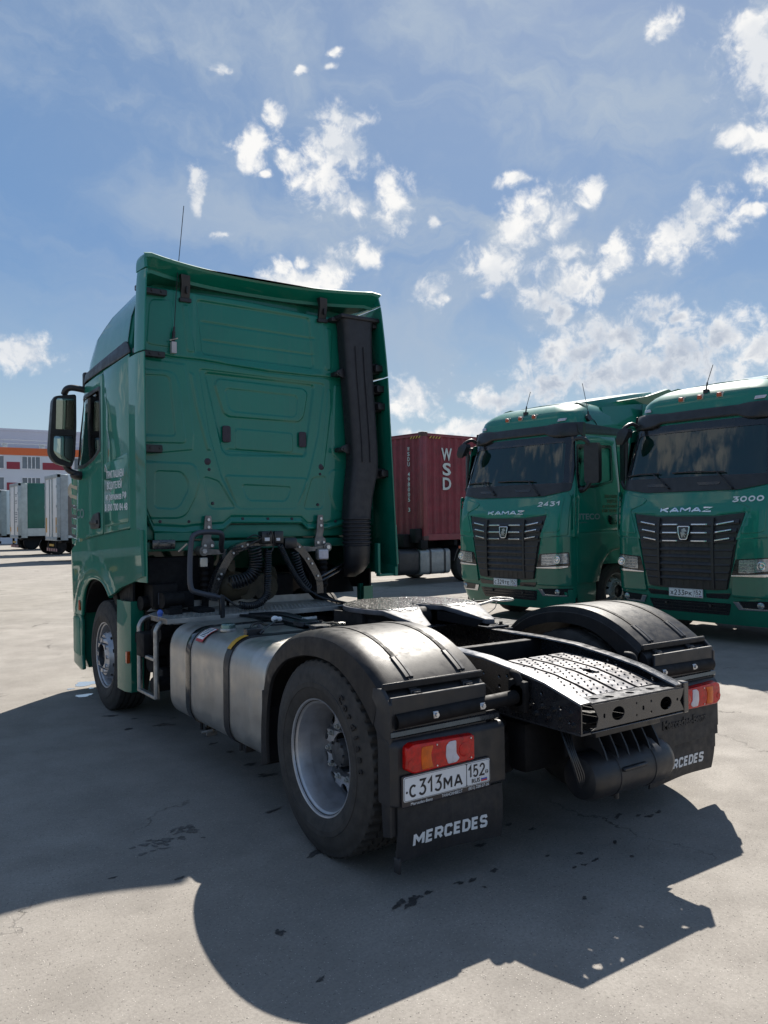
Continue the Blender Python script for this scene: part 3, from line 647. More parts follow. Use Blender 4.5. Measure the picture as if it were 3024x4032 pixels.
    for k in range(7):
        z = 1.50+k*0.105
        g.loft([[(s*(1.12), 5.13, z), (s*(1.17), 5.22, z+0.02), (s*1.18, 5.30, z+0.03), (s*1.12, 5.42, z+0.02)], [(s*(1.12), 5.13, z+0.055), (s*(1.18), 5.20, z+0.085), (s*1.19, 5.28, z+0.10), (s*1.12, 5.41, z+0.09)]])
    g.flat(rpoly([(5.14, 1.43), (5.30, 1.46), (5.36, 1.9), (5.30, 2.25), (5.12, 2.12)], .05), (), 0.02, lambda a, b, c, s=s: Vector((s*(1.10+c), a, b)))
    g.build('corner_deflector', m_green, TR)
    # mud strip behind front wheel
    g = G()
    ring = lambda z, dx=0: [(s*(1.258-dx), 3.455, z), (s*(1.258-dx), 3.25, z), (s*(1.228-dx), 3.165, z), (s*1.12, 3.165, z), (s*1.12, 3.20, z), (s*1.20, 3.20, z), (s*1.225, 3.27, z), (s*1.225, 3.455, z)]
    g.loft([ring(0.315), ring(0.66), ring(1.08)]); st = g.build('front_mudflap', m_green_k, TR, ang=30)
    g = G(); g.box(s*1.232, s*1.262, 3.175, 3.215, 0.56, 0.66, 0.004); g.build('side_reflector', m_orange, st)
    g = G(); g.flat([(3.50, 1.05), (3.165, 1.08), (3.165, 1.26), (3.60, 1.19)], (), 0.02, lambda a, b, c, s=s: Vector((s*(1.19+c), a, b))); g.build('mudflap_bracket', m_under, TR)
# front bumper and grille (front face)
def fring(z, w, fy, r, y0=4.72):
    o = [(-w, y0, z), (-w, 4.9, z)]
    for i in range(8): t = pi/2*i/7; o.append((-w+r-r*cos(t), fy-r+r*sin(t)-0.05*(1-i/7), z))
    m = [(-p[0], p[1], p[2]) for p in o]; return o+m[::-1]
g = G(); g.loft([fring(0.30, 1.17, 5.40, 0.3), fring(0.40, 1.20, 5.44, 0.3), fring(0.85, 1.20, 5.45, 0.32), fring(1.40, 1.21, 5.43, 0.34), fring(1.57, 1.215, 5.40, 0.34)])
g.build('front_bumper', m_green_k, TR)
g = G(); g.flat(rpoly([(-0.95, 1.75), (-0.80, 0.85), (0.80, 0.85), (0.95, 1.75)], .06), (), 0.03, lambda a, b, c: Vector((a, 5.41+c, b)), bev=0.01)
for k in range(6): g.box(-0.85, 0.85, 5.44, 5.48, 0.92+k*0.13, 0.97+k*0.13, 0.01)
g.build('grille', m_blk, TR)
g = G(); g.flat(rpoly([(-1.02, 2.28), (-0.95, 2.98), (0.95, 2.98), (1.02, 2.28)], .08), (), 0.01, lambda a, b, c: Vector((a+lean(b), cab_fy(b)+0.004+c, b)), cut_b=[2.4, 2.6, 2.8]); g.build('windscreen', m_glass, TR, ang=60)
g = G(); g.box(-0.98, 0.90, 4.86, 5.16, 3.08, 3.13, 0.02); g.build('sun_visor', m_blk, TR)

# inside of the cab, seen through the side glass
g = G()
for x in (-0.72, 0.60):
    g.box(x-0.24, x+0.24, 4.05, 4.5, 2.02, 2.28, 0.05); g.box(x-0.23, x+0.23, 3.98, 4.10, 2.20, 2.62, 0.05)
g.build('seats', m_int, TR)
g = G(); 
for s in (-1, 1):
    g.tube(smoothpath([(s*1.10-0.05, 4.66, 2.80), (s*1.08-0.05, 4.62, 2.70), (s*1.08-0.05, 4.60, 2.52), (s*1.12-0.04, 4.60, 2.42)]), 0.016, 8)
g.build('grab_handles', m_int_l, TR)

# ------------------------------------------------------------------ rear wall of the cab, pressed sheet steel
WALL = {
'ul_o': [(-1.192, 3.025), (-0.95, 3.028), (-0.883, 3.008), (-0.85, 2.913), (-0.794, 2.424), (-1.197, 2.413)] ,
'ul_i': [(-1.192, 2.98), (-0.97, 2.991), (-0.933, 2.965), (-0.888, 2.479), (-1.197, 2.476)] ,
'hex': [(-0.67, 3.077), (0.59, 3.052), (0.516, 2.562), (0.412, 2.181), (0.277, 1.878), (0.245, 1.857), (-0.288, 1.858), (-0.324, 1.878), (-0.467, 2.135), (-0.577, 2.507)] ,
'trap': [(-0.614, 3.053), (0.48, 3.032), (0.453, 2.848), (0.408, 2.556), (0.381, 2.353), (-0.407, 2.339), (-0.457, 2.378), (-0.533, 2.711)] ,
'r2': [(-0.487, 3.008), (0.372, 2.987), (0.413, 2.947), (0.369, 2.727), (0.32, 2.674), (-0.389, 2.68), (-0.439, 2.71), (-0.519, 2.954)] ,
'r3': [(-0.401, 2.93), (0.282, 2.919), (0.306, 2.895), (0.291, 2.737), (0.255, 2.713), (-0.344, 2.726), (-0.385, 2.755), (-0.423, 2.908)] ,
'r4': [(-0.309, 2.575), (0.237, 2.562), (0.253, 2.534), (0.251, 2.384), (-0.326, 2.39), (-0.324, 2.554)] ,
'low': [(-0.438, 2.156), (0.395, 2.145), (0.361, 2.036), (0.277, 1.878), (0.245, 1.857), (-0.288, 1.858), (-0.324, 1.878)] ,
'low2': [(-0.278, 2.077), (0.223, 2.063), (0.19, 1.963), (0.15, 1.928), (-0.197, 1.933), (-0.234, 1.968)] ,
'hl_o': [(-1.199, 2.254), (-0.748, 2.251), (-0.706, 2.223), (-0.673, 2.104), (-0.709, 1.971), (-0.793, 1.813), (-0.861, 1.781), (-1.203, 1.784)] ,
'hl_i': [(-1.044, 2.181), (-0.837, 2.18), (-0.777, 2.102), (-0.777, 2.023), (-0.847, 1.892), (-0.894, 1.859), (-1.053, 1.866), (-1.073, 1.892), (-1.068, 2.161)] ,
'sl': [(-0.638, 2.145), (-0.496, 2.107), (-0.339, 1.865), (-0.556, 1.858), (-0.591, 1.892)] ,
'sr': [(0.444, 2.153), (0.595, 2.17), (0.558, 1.878), (0.532, 1.856), (0.35, 1.856)] ,
'nr': [(0.631, 3.001), (0.657, 2.996), (0.658, 2.834), (0.598, 2.419), (0.571, 2.243), (0.537, 2.242), (0.584, 2.624)] ,
'mr': [(0.704, 3.058), (0.848, 3.041), (0.891, 2.281), (0.769, 2.307), (0.675, 2.371), (0.667, 2.422)] ,
'lr': [(0.664, 2.231), (0.89, 2.229), (0.849, 1.803), (0.693, 1.848), (0.619, 2.039), (0.63, 2.2)] ,
'tc': [(-0.685, 3.674), (0.43, 3.661), (0.474, 3.186), (-0.638, 3.204)] ,
'ts': [(-1.082, 3.613), (-0.93, 3.631), (-0.917, 3.617), (-0.899, 3.423), (-0.907, 3.233), (-1.099, 3.237), (-1.131, 3.253), (-1.106, 3.577)] ,
'tn': [(-0.809, 3.607), (-0.768, 3.608), (-0.713, 3.221), (-0.724, 3.212), (-0.782, 3.214), (-0.819, 3.591)] ,
'tr': [(0.605, 3.584), (0.669, 3.581), (0.651, 3.181), (0.587, 3.186)] ,
'seam': [(-1.171, 3.182), (-0.916, 3.151), (-0.638, 3.15), (-0.009, 3.109), (0.779, 3.115)] ,
'dots': [(-0.598, 2.272), (-0.585, 2.203), (-0.555, 1.908), (0.546, 2.257), (0.531, 2.188), (0.503, 1.897), (-1.026, 1.753), (-0.773, 1.75), (-0.271, 1.769), (-0.022, 1.767), (0.225, 1.764), (0.697, 1.738)] ,
'slots': [(-0.455, 2.595), (-0.377, 2.449), (0.31, 2.58), (0.387, 2.436)] ,
}
def wall_mesh():
    bt = [(-1.30, 1.90), (-1.17, 1.866), (-1.082, 1.661), (-0.808, 1.643), (-0.726, 1.655), (-0.458, 1.670), (-0.384, 1.729), (0.324, 1.720), (0.389, 1.662), (0.606, 1.664), (0.778, 1.70), (1.0, 1.74), (1.12, 1.84), (1.25, 1.9)]
    tt = [(-1.30, 3.735), (-1.128, 3.732), (-0.706, 3.735), (-0.23, 3.735), (0.43, 3.705), (1.2, 3.70)]
    nx, nz = 400, 370
    xs = np.linspace(-1.180, 1.165, nx); tv = np.linspace(0, 1, nz)
    Xg, T = np.meshgrid(xs, tv); zb = np.interp(Xg, *zip(*bt)); zt = np.interp(Xg, *zip(*tt)); Z = zb+(zt-zb)*T
    def sd(poly):
        P = np.array(poly); best = np.full(Xg.shape, 1e9); ins = np.zeros(Xg.shape, bool); k = len(P)
        for i in range(k):
            a = P[i]; b = P[(i+1) % k]; e = b-a; L2 = (e**2).sum()
            t = np.clip(((Xg-a[0])*e[0]+(Z-a[1])*e[1])/L2, 0, 1); dx = Xg-a[0]-t*e[0]; dz = Z-a[1]-t*e[1]; best = np.minimum(best, dx*dx+dz*dz)
            if a[1] != b[1]:
                c = ((a[1] > Z) != (b[1] > Z)) & (Xg < (b[0]-a[0])*(Z-a[1])/(b[1]-a[1])+a[0]); ins ^= c
        d = np.sqrt(best); return np.where(ins, d, -d)
    def st(d, w): t = np.clip(d/w+0.5, 0, 1); return t*t*(3-2*t)
    h = np.zeros(Xg.shape)     # + is towards the camera
    W_ = {k: rpoly(v, 0.035, 3) for k, v in WALL.items()}
    for k, a, w in (('hex', -0.012, 0.022), ('trap', -0.022, 0.045), ('r2', 0.016, 0.03), ('r3', -0.008, 0.016), ('r4', 0.008, 0.016), ('low', 0.010, 0.02), ('low2', -0.008, 0.018),
                    ('ul_o', 0.009, 0.018), ('ul_i', -0.008, 0.016), ('hl_o', 0.009, 0.018), ('hl_i', -0.008, 0.016), ('tc', -0.020, 0.035), ('ts', 0.008, 0.016), ('tn', 0.008, 0.014), ('tr', 0.008, 0.014),
                    ('mr', 0.009, 0.02), ('lr', 0.009, 0.02), ('nr', 0.007, 0.014), ('sl', -0.007, 0.016), ('sr', -0.007, 0.016)):
        h += 0.75*a*st(sd(W_[k]), w*0.5)
    rl = sd([(-0.751, 3.034), (-0.719, 3.023), (-0.666, 2.742), (-0.565, 2.374), (-0.60, 2.374), (-0.70, 2.742)]); h += 0.007*st(rl, 0.014)
    ro = sd([(-0.80, 3.10), (-0.765, 2.854), (-0.724, 2.50), (-0.735, 2.37), (-1.3, 2.30), (-1.3, 3.12)]); h += 0.006*st(ro, 0.014)
    # straight beads
    for (x0, z0, x1, z1, a) in ((-0.635, 3.491, 0.477, 3.470, -0.007), (-0.62, 3.33, 0.47, 3.315, -0.006), (-0.40, 2.385, 0.36, 2.36, -0.006), (-0.45, 3.14, 0.47, 3.12, 0.006)):
        zz = z0+(Xg-x0)*(z1-z0)/(x1-x0); e = st(Xg-x0, 0.05)*st(x1-Xg, 0.05); h += a*e*np.exp(-((Z-zz)/0.008)**2)
    # horizontal seam where roof shell meets body, slight step
    zs_ = np.interp(Xg, *zip(*WALL['seam'])); h += 0.016*st(Z-zs_, 0.012)-0.010*np.exp(-((Z-zs_)/0.006)**2); h += -0.014*st(Z-zs_-0.05, 0.05)*st(0.63-np.abs(Xg+0.08), 0.05)
    # bottom lip, side and top rounding
    zr = Z-zb; h += 0.012*np.exp(-((zr-0.018)/0.014)**2) - 0.010*np.exp(-((zr-0.055)/0.012)**2)
    ex = np.clip((-1.135-Xg)/0.045, 0, 1); h -= 0.11*(1-np.sqrt(1-ex**2*0.999)); ex = np.clip((Xg-1.07)/0.10, 0, 1); h -= 0.11*(1-np.sqrt(1-ex**2*0.999))
    et = np.clip((Z-zt+0.03)/0.03, 0, 1); h -= 0.03*(1-np.sqrt(1-et**2*0.99))
    Yg = YW-h
    vs = np.stack([Xg, Yg, Z], -1).reshape(-1, 3); fs = []
    for j in range(nz-1):
        for i in range(nx-1): a = j*nx+i; fs.append([a, a+1, a+nx+1, a+nx])
    me = bpy.data.meshes.new('back_wall'); me.from_pydata(vs.tolist(), [], fs); me.materials.append(m_green); me.shade_smooth()
    o = bpy.data.objects.new('back_wall', me); COL.objects.link(o); o.parent = TR; return o
wall = wall_mesh()
md = wall.modifiers.new('s', 'SOLIDIFY'); md.thickness = 0.02; md.offset = -1
g = G()
for i, (x, z) in enumerate(WALL['dots']):
    r = 0.030 if i in (0, 3) else 0.0135
    g.lathe([(0, 0.012), (r*0.8, 0.011), (r, 0.007), (r, -0.02), (0, -0.02)], (x, YW+0.006, z), '-y', 20)
sx = WALL['slots']
for a in (0, 2):
    (x0, z0), (x1, z1) = sx[a], sx[a+1]
    g.flat(rrect(x0, x1, z1, z0, 0.018), (), 0.012, lambda p, q, c: Vector((p, YW-c+0.012, q)), bev=0.004)
g.build('body_plugs', mat('rubber_plug', (0.03, 0.022, 0.034), 0.6, var=0.2, vs=30), wall)
g = G(); g.box(-1.2, 1.1, 3.03, 3.3, 1.60, 1.72, 0.01); g.box(-1.15, 1.1, 3.05, 4.9, 1.50, 1.58, 0.01); g.box(-1.08, -0.75, 2.99, 3.2, 1.585, 1.66, 0.006)
g.build('cab_floor', m_green_d, TR)

# roof spoiler: curved trailing edge, hollow underneath
def spo(x):
    u = abs(x)/1.2; return 2.985-0.27*u**2.4
def xl(x, z): return x+lean(z)
g = G(); rings = []
N_ = 33
prof_xs = [-1.155+2.31*i/(N_-1) for i in range(N_)]
def ztop(x, base): e = max(0, (abs(x)-1.11)/0.045); return base-0.022*e**2.2
def hx(x): return x*1.0
for kind in range(7):
    row = []
    for x in prof_xs:
        ye = spo(x); u = abs(x)/1.19
        if kind == 0: p = (x*0.55, 3.60, 3.89)
        if kind == 1: p = (x*0.72, 3.30, ztop(x, 3.915)-0.02*(x/1.19)**2)
        if kind == 2: p = (x*0.93, max(ye+0.10, 2.90), ztop(x, 3.94)-0.01)
        if kind == 3: p = (x, ye+0.02, ztop(x, 3.948))
        if kind == 4: p = (x, ye, ztop(x, 3.94)-0.004)
        if kind == 5: p = (x*0.985, ye+0.012, ztop(x, 3.918)-0.006)
        if kind == 6: p = (x*0.97, ye+0.13, ztop(x, 3.845)-0.01)
        row.append(Vector((xl(p[0], p[2]), p[1], p[2])))
    rings.append(row)
g.loft(rings, closed=False, caps=False)
g.build('roof_spoiler', m_green, TR, ang=30)
g = G(); rows = []
for kind in range(5):
    row = []
    for x in prof_xs:
        ye = spo(x); s_ = 0.965
        p = [(x*0.972, ye+0.125, ztop(x, 3.848)-0.01), (x*0.97, ye+0.13, ztop(x, 3.820)-0.01), (x*0.95, ye+0.16, ztop(x, 3.83)-0.01), (x*0.78, 3.45, 3.80-0.03*(abs(x)/1.2)), (x*0.78, 3.47, 3.62)][kind]
        row.append(Vector((xl(p[0], p[2]), p[1], p[2])))
    rows.append(row)
g.loft(rows, closed=False, caps=False); g.build('spoiler_underside', m_green_d, TR, ang=30)
# spoiler struts
g = G()
for x in (-0.80, 0.56):
    g.loft([[(x-0.035, 2.985, 3.655), (x+0.045, 2.985, 3.65), (x+0.045, 3.02, 3.65), (x-0.035, 3.02, 3.655)], [(x-0.035, 2.95, 3.78), (x+0.04, 2.95, 3.775), (x+0.04, 2.985, 3.775), (x-0.035, 2.985, 3.78)], [(x-0.045, 2.94, 3.86), (x+0.035, 2.94, 3.855), (x+0.035, 3.0, 3.855), (x-0.045, 3.0, 3.86)]])
    g.box(x-0.05, x+0.055, 2.96, 3.06, 3.63, 3.665, 0.004); g.box(x+0.0, x+0.012, 2.935, 2.96, 3.70, 3.76, 0.002)
g.build('spoiler_struts', m_blk, TR)
# side fairings (air deflectors), upper and lower pieces
def fx(z): return interp(z, [(1.2, 1.256), (1.9, 1.243), (3.13, 1.213), (3.5, 1.190), (3.73, 1.172), (3.82, 1.160)])
def fairing(s, z0, z1, name, n=14, matx=m_green):
    g = G(); rings = []
    for i in range(n+1):
        z = z0+(z1-z0)*i/n; x = fx(z); lx = lean(z); yf = 2.72+0.03*max(0, (z-3.3))
        yb_ = 3.26 if s > 0 else (3.08 if z1 < 3.3 else 2.93); o = [(x-0.012, yb_), (x, yb_-0.02), (x+0.001, 2.90), (x-0.002, 2.82), (x-0.020, yf+0.004), (x-0.026, yf), (x-0.032, yf+0.006), (x-0.022, 2.83), (x-0.022, yb_-0.03)]
        rings.append([(s*a+lx, b, z) for a, b in o])
    g.loft(rings); return g.build(name, matx, TR, ang=28)
for s in (-1, 1):
    fairing(s, 1.265 if s < 0 else 1.29, 3.118, 'side_fairing'); fairing(s, 3.132, 3.795, 'side_fairing')
    # fairing hinges
    g = G()
    zz = [3.69, 3.165, 2.375] if s < 0 else [3.22, 3.02, 2.85, 2.20]
    for i, z in enumerate(zz):
        xo = s*fx(z)+lean(z)
        if s < 0:
            L_ = 0.27 if i < 2 else 0.24; h_ = 0.05 if i < 2 else 0.065
            g.box(xo+0.02, xo+0.10, 2.96, 3.02, z-h_/2+0.01, z+h_/2+0.005, 0.006); g.box(xo+0.09, xo+L_, 2.93, 2.985, z-h_/2-0.015, z+h_/2-0.015, 0.006)
            for q in (0.14, 0.22): g.cyl((xo+q, 2.93, z-0.01), (xo+q, 2.92, z-0.01), 0.010, 8)
        else:
            g.box(xo-0.18, xo-0.02, 2.86, 2.93, z-0.05, z+0.05, 0.006); g.box(xo-0.10, xo-0.02, 2.80, 2.88, z-0.035, z+0.03, 0.006)
    g.build('fairing_hinges', m_blk, TR)
    g = G(); rings = []
    for i in range(6):
        t = i/5; z = 3.808+0.125*t; x = 1.160-0.006*t-0.02*t**5; lx = lean(z); yf = 2.735+0.035*t
        rings.append([(s*a+lx, b, z) for a, b in [(x, 2.95 if s < 0 else 3.35), (x+0.001, 2.9), (x-0.008, yf+0.02), (x-0.022, yf), (x-0.03, yf+0.01), (x-0.035, 2.9), (x-0.035, 2.95 if s < 0 else 3.35)]])
    g.loft(rings); g.build('spoiler_end', m_green, TR, ang=30)
# lower right skirt piece behind the fairing and green post
g = G(); g.flat([(2.76, 1.20), (2.76, 1.29), (3.05, 1.32), (3.10, 1.62), (3.16, 1.62), (3.16, 1.22)], (), 0.03, lambda a, b, c: Vector((1.225+c, a, b))); g.box(1.05, 1.24, 2.78, 2.84, 1.20, 1.225, 0.004); g.box(1.05, 1.08, 2.80, 2.86, 1.225, 1.52, 0.004)
g.build('lower_skirt', m_green_d, TR)
g = G(); g.box(1.15, 1.25, 3.28, 3.33, 0.3, 1.10, 0.006); g.build('right_mudflap', m_green, TR)

# air intake duct on the right of the wall
g = G(); rings = []
ptab = [(3.655, 0.690, 1.045), (3.60, 0.705, 1.035), (3.40, 0.715, 1.035), (3.12, 0.738, 1.043), (2.80, 0.765, 1.065), (2.45, 0.790, 1.088), (2.30, 0.792, 1.092), (2.20, 0.782, 1.085), (2.05, 0.760, 1.045), (1.95, 0.750, 1.020), (1.80, 0.738, 1.000), (1.765, 0.735, 0.998)]
for z, a, b in ptab:
    o = rrect(a, b, 2.80, 2.99, 0.055, 4)
    q = []
    for (x, y) in o:
        if y < 2.83:
            for cx_ in ((a+b)/2-0.065, (a+b)/2+0.03):
                if 2.25 < z < 3.42 and abs(x-cx_) < 0.001: y += 0
        q.append((x, y, z))
    rings.append(q)
g.loft(rings)
# raised ribs on the front face
for dx in (-0.055, 0.035):
    pts = [((a+b)/2+dx, 2.797, z) for z, a, b in ptab if 2.25 < z < 3.45]
    g.tube(pts, 0.012, 6)
g.box(0.655, 1.11, 2.78, 3.0, 3.655, 3.695, 0.015); g.box(0.62, 0.70, 2.90, 2.99, 3.64, 3.68, 0.01); g.box(1.05, 1.12, 2.84, 2.95, 3.61, 3.66, 0.01)
duct = g.build('intake_duct', m_pipe, TR, ang=40)
g = G()
rp = []
for k in range(29):
    z = 1.765-0.0095*k; rp.append((0.148 if k % 4 < 2 else 0.132, z))
g.lathe([(r, z) for r, z in rp], (0, 0, 0), 'z', 32, M=Matrix.Translation((0.862, 2.885, 0)) @ Matrix.Diagonal((1, 0.85, 1, 1)))
g.build('duct_bellows', m_pipe, duct)
g = G(); g.loft([[(0.862+r*cos(a)*sx_+dx, 2.885+r*0.85*sin(a)+dy, z) for a in [2*pi*i/24 for i in range(24)]] for z, r, sx_, dx, dy in ((1.50, 0.138, 1, 0, 0), (1.44, 0.136, 1, 0, 0), (1.33, 0.13, 1, 0, 0.01), (1.25, 0.10, 1, -0.01, 0.05), (1.20, 0.06, 1, -0.02, 0.10))])
g.build('duct_elbow', m_blk, duct)
g = G()
for z, x in ((3.14, 0.75), (2.42, 0.79)):
    g.flat([(x-0.10, z-0.005), (x-0.085, z+0.03), (x-0.0, z+0.065), (x+0.01, z-0.05)], (), 0.02, lambda a, b, c: Vector((a, 2.90-c, b)), bev=0.003); g.lathe([(0, .01), (.012, .01), (.014, 0), (0, 0)], (x-0.062, 2.88, z+0.004), '-y', 10)
    g.box(x-0.10, x-0.02, 2.9, 3.0, z-0.02, z+0.02, 0.004)
g.build('duct_brackets', m_blk, duct)
# antenna
g = G(); g.cyl((-0.915, 2.95, 3.175), (-0.915, 2.95, 3.27), 0.030, 4); ant = g.build('antenna', mat('antenna_base', (0.42, 0.40, 0.42), 0.5), TR)
g = G(); g.cyl((-0.915, 2.95, 3.26), (-0.91, 2.95, 3.36), 0.014, 10); g.cyl((-0.91, 2.95, 3.36), (-0.905, 2.95, 3.40), 0.009, 8); g.build('antenna_spring', m_blk, ant)
g = G(); g.tube(smoothpath([(-0.905, 2.95, 3.40), (-0.875, 2.955, 3.80), (-0.835, 2.97, 4.15), (-0.80, 2.98, 4.46)]), 0.0032, 6); g.build('antenna_whip', m_blk, ant)
g = G(); g.cyl((-0.95, 2.94, 3.28), (-0.88, 2.94, 3.305), 0.006, 6); g.build('antenna_clip', m_steel, ant)

# mirrors
def mirror(s):
    def X(x): return s*abs(x)
    g = G(); ring = rpoly([(1.30, 3.02), (1.515, 2.985), (1.545, 2.60), (1.555, 2.42), (1.50, 2.33), (1.35, 2.295), (1.315, 2.40), (1.30, 2.70)], [.03, .05, .05, .05, .05, .03, .03, .03])
    cx_, cz_ = 1.43, 2.66
    g.loft([[(X(a), 4.60, b) for a, b in ring], [(X(cx_+(a-cx_)*1.03), 4.64, cz_+(b-cz_)*1.015) for a, b in ring], [(X(cx_+(a-cx_)*0.98), 4.72, cz_+(b-cz_)*0.98) for a, b in ring], [(X(cx_+(a-cx_)*0.75), 4.80, cz_+(b-cz_)*0.85) for a, b in ring], [(X(cx_+(a-cx_)*0.3), 4.83, cz_+(b-cz_)*0.5) for a, b in ring]])
    mr_ = g.build('mirror', m_blk, TR, ang=40)
    g = G(); g.flat(rrect(1.325, 1.495, 2.635, 2.965, 0.025), (), 0.006, lambda a, b, c: Vector((X(a), 4.590-c-0.12*(b-2.80), b)), bev=0.002)
    g.build('mirror_glass', m_mirror, mr_)
    g = G(); g.flat(rpoly([(1.335, 2.60), (1.515, 2.60), (1.52, 2.44), (1.47, 2.38), (1.35, 2.335)], .03), (), 0.008, lambda a, b, c: Vector((X(a), 4.598-c, b)), bev=0.003)
    g.build('wide_angle_glass', m_mirror, mr_)
    g = G(); g.flat(rpoly([(1.31, 2.625), (1.525, 2.625), (1.53, 2.612), (1.31, 2.61)], 0), (), 0.012, lambda a, b, c: Vector((X(a), 4.6-c, b))); g.build('mirror_divider', m_blk, mr_)
    g = G()
    g.tube(smoothpath([(X(1.40), 4.66, 3.02), (X(1.385), 4.62, 3.065), (X(1.33), 4.6, 3.08), (X(1.20), 4.58, 3.06)]), [0.032]*19, 10)
    g.tube(smoothpath([(X(1.40), 4.68, 2.34), (X(1.36), 4.66, 2.27), (X(1.28), 4.64, 2.235), (X(1.18), 4.64, 2.23)]), [0.03]*19, 10)
    g.sphere((X(1.27), 4.66, 2.22), 0.07, sc=(1.2, 1.0, 0.62)); g.box(X(1.17), X(1.24), 4.55, 4.62, 3.08, 3.24, 0.02)
    g.build('mirror_arms', m_blk, mr_)
for s in (-1, 1): mirror(s)

# lettering on the left side
g = G()
def sidetext(g, body, z, yc, w, h, off=0.0150, matx=None, sg=-1):
    f = side(off, sg)
    g.text(body, h/0.70, None, (0, -1, 0), (0, 0, 1), ext=0.0015, align='CENTER', width=w, off=0.0, bold=0.0016, fn=lambda a, b, c: f(yc-a, z+b, c))
E_ = [('ПРИГЛАШАЕМ', 2.147, 3.51, 0.50, 0.060), ('ВОДИТЕЛЕЙ', 2.050, 3.53, 0.43, 0.058), ('из регионов РФ', 1.953, 3.485, 0.60, 0.056), ('8 800 700 84 48', 1.856, 3.485, 0.655, 0.060)]
for b_, z, yc, w, h in E_: sidetext(g, b_, z, yc, w, h)
g.build('door_lettering', m_txt_w, TR, smooth=False)
g = G(); f_ = side(0.0145, -1); g.text('ITECO', 0.13, None, (0, -1, 0), (0, 0, 1), ext=0.0015, align='CENTER', width=0.56, off=0.003, fn=lambda a, b, c: f_(4.82-a, 1.80+b, c)); g.build('side_logo', m_txt_dim, TR, smooth=False)
# ------------------------------------------------------------------ chassis of the near truck
m_frame_glare = mat('frame_paint_sky_glare', (0.045, 0.048, 0.056), 0.34, metal=0.45, coat=0.3, spec=0.7, var=0.3, vs=8, dust=0.05)  # frame paint made lighter and more metallic, painting in sky glare on its tops
def railtop(y): return interp(y, [(-1.04, 0.857), (-0.80, 0.925), (-0.60, 0.958), (-0.34, 0.990), (-0.05, 1.002), (5.0, 1.0)])
ys = [-1.04, -0.9, -0.8, -0.7, -0.6, -0.5, -0.42, -0.34, -0.2, -0.05, 1.0, 2.2, 5.0]
rng = random.Random(3)
for s in (-1, 1):
    holes = []
    for k in range(16):
        y = -0.97+k*0.062
        for j in range(4):
            z = 0.755+j*0.05+(0.012 if k % 2 else 0)
            if z < railtop(y)-0.045 and rng.random() < 0.62: holes.append(circ(y, z, 0.0105 if rng.random() < 0.7 else 0.008, 10))
    for y in frange(0.1, 2.2, 0.13):
        for z in (0.78, 0.86, 0.93):
            if rng.random() < 0.5: holes.append(circ(y, z, 0.009, 8))
    g = G(); g.flat([(y, railtop(y)-0.004) for y in ys]+[(5.0, 0.72), (-1.04, 0.712)], [h[::-1] for h in holes], 0.008, lambda a, b, c, s=s: Vector((s*(0.400-c), a, b)))
    fr_ = g.build('frame_rail', m_frame, TR, ang=30)
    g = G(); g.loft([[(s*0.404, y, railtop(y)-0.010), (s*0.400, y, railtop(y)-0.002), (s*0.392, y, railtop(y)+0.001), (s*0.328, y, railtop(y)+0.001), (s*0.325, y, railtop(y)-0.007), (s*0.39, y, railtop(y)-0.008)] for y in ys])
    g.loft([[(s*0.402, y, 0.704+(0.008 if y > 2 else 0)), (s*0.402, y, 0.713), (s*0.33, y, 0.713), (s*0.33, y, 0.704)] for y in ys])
    g.build('rail_flanges', m_frame_glare, fr_, ang=30)
    g = G()
    for y, z in [(-0.62, 0.80), (-0.70, 0.80), (-0.78, 0.80), (-0.86, 0.80), (-0.66, 0.76), (-0.74, 0.76), (-0.82, 0.76), (-0.90, 0.77), (-0.97, 0.80), (-0.985, 0.745), (-0.55, 0.85)]:
        g.cyl((s*0.40, y, z), (s*0.414, y, z), 0.0125, 6); g.cyl((s*0.40, y, z), (s*0.404, y, z), 0.017, 12)
    g.build('rail_bolts', m_frame, TR)
# end cross member
g = G()
co = [(-0.335, 0.845), (0.385, 0.838), (0.372, 0.80), (0.352, 0.775), (0.372, 0.745), (0.385, 0.722), (-0.335, 0.722), (-0.30, 0.735), (-0.285, 0.775), (-0.305, 0.815)]
g.flat(co, [circ(-0.14, 0.780, 0.047, 24, 0.72)[::-1], circ(0.235, 0.778, 0.047, 24, 0.72)[::-1], rrect(-0.250, -0.236, 0.768, 0.792, 0.004, 2)[::-1], circ(0.33, 0.785, 0.008, 8)[::-1], circ(0.0, 0.81, 0.006, 8)[::-1], circ(0.0, 0.75, 0.006, 8)[::-1], rrect(0.045, 0.06, 0.768, 0.79, 0.003, 2)[::-1], circ(0.115, 0.805, 0.007, 8)[::-1], circ(0.115, 0.75, 0.007, 8)[::-1]], 0.007, lambda a, b, c: Vector((a, -1.047+c, b)))
g.box(-0.33, 0.385, -1.045, -0.98, 0.706, 0.712, 0.002)
g.box(0.386, 0.425, -1.05, -1.0, 0.705, 0.868, 0.004)
ecm = g.build('end_crossmember', m_frame, TR, ang=30)
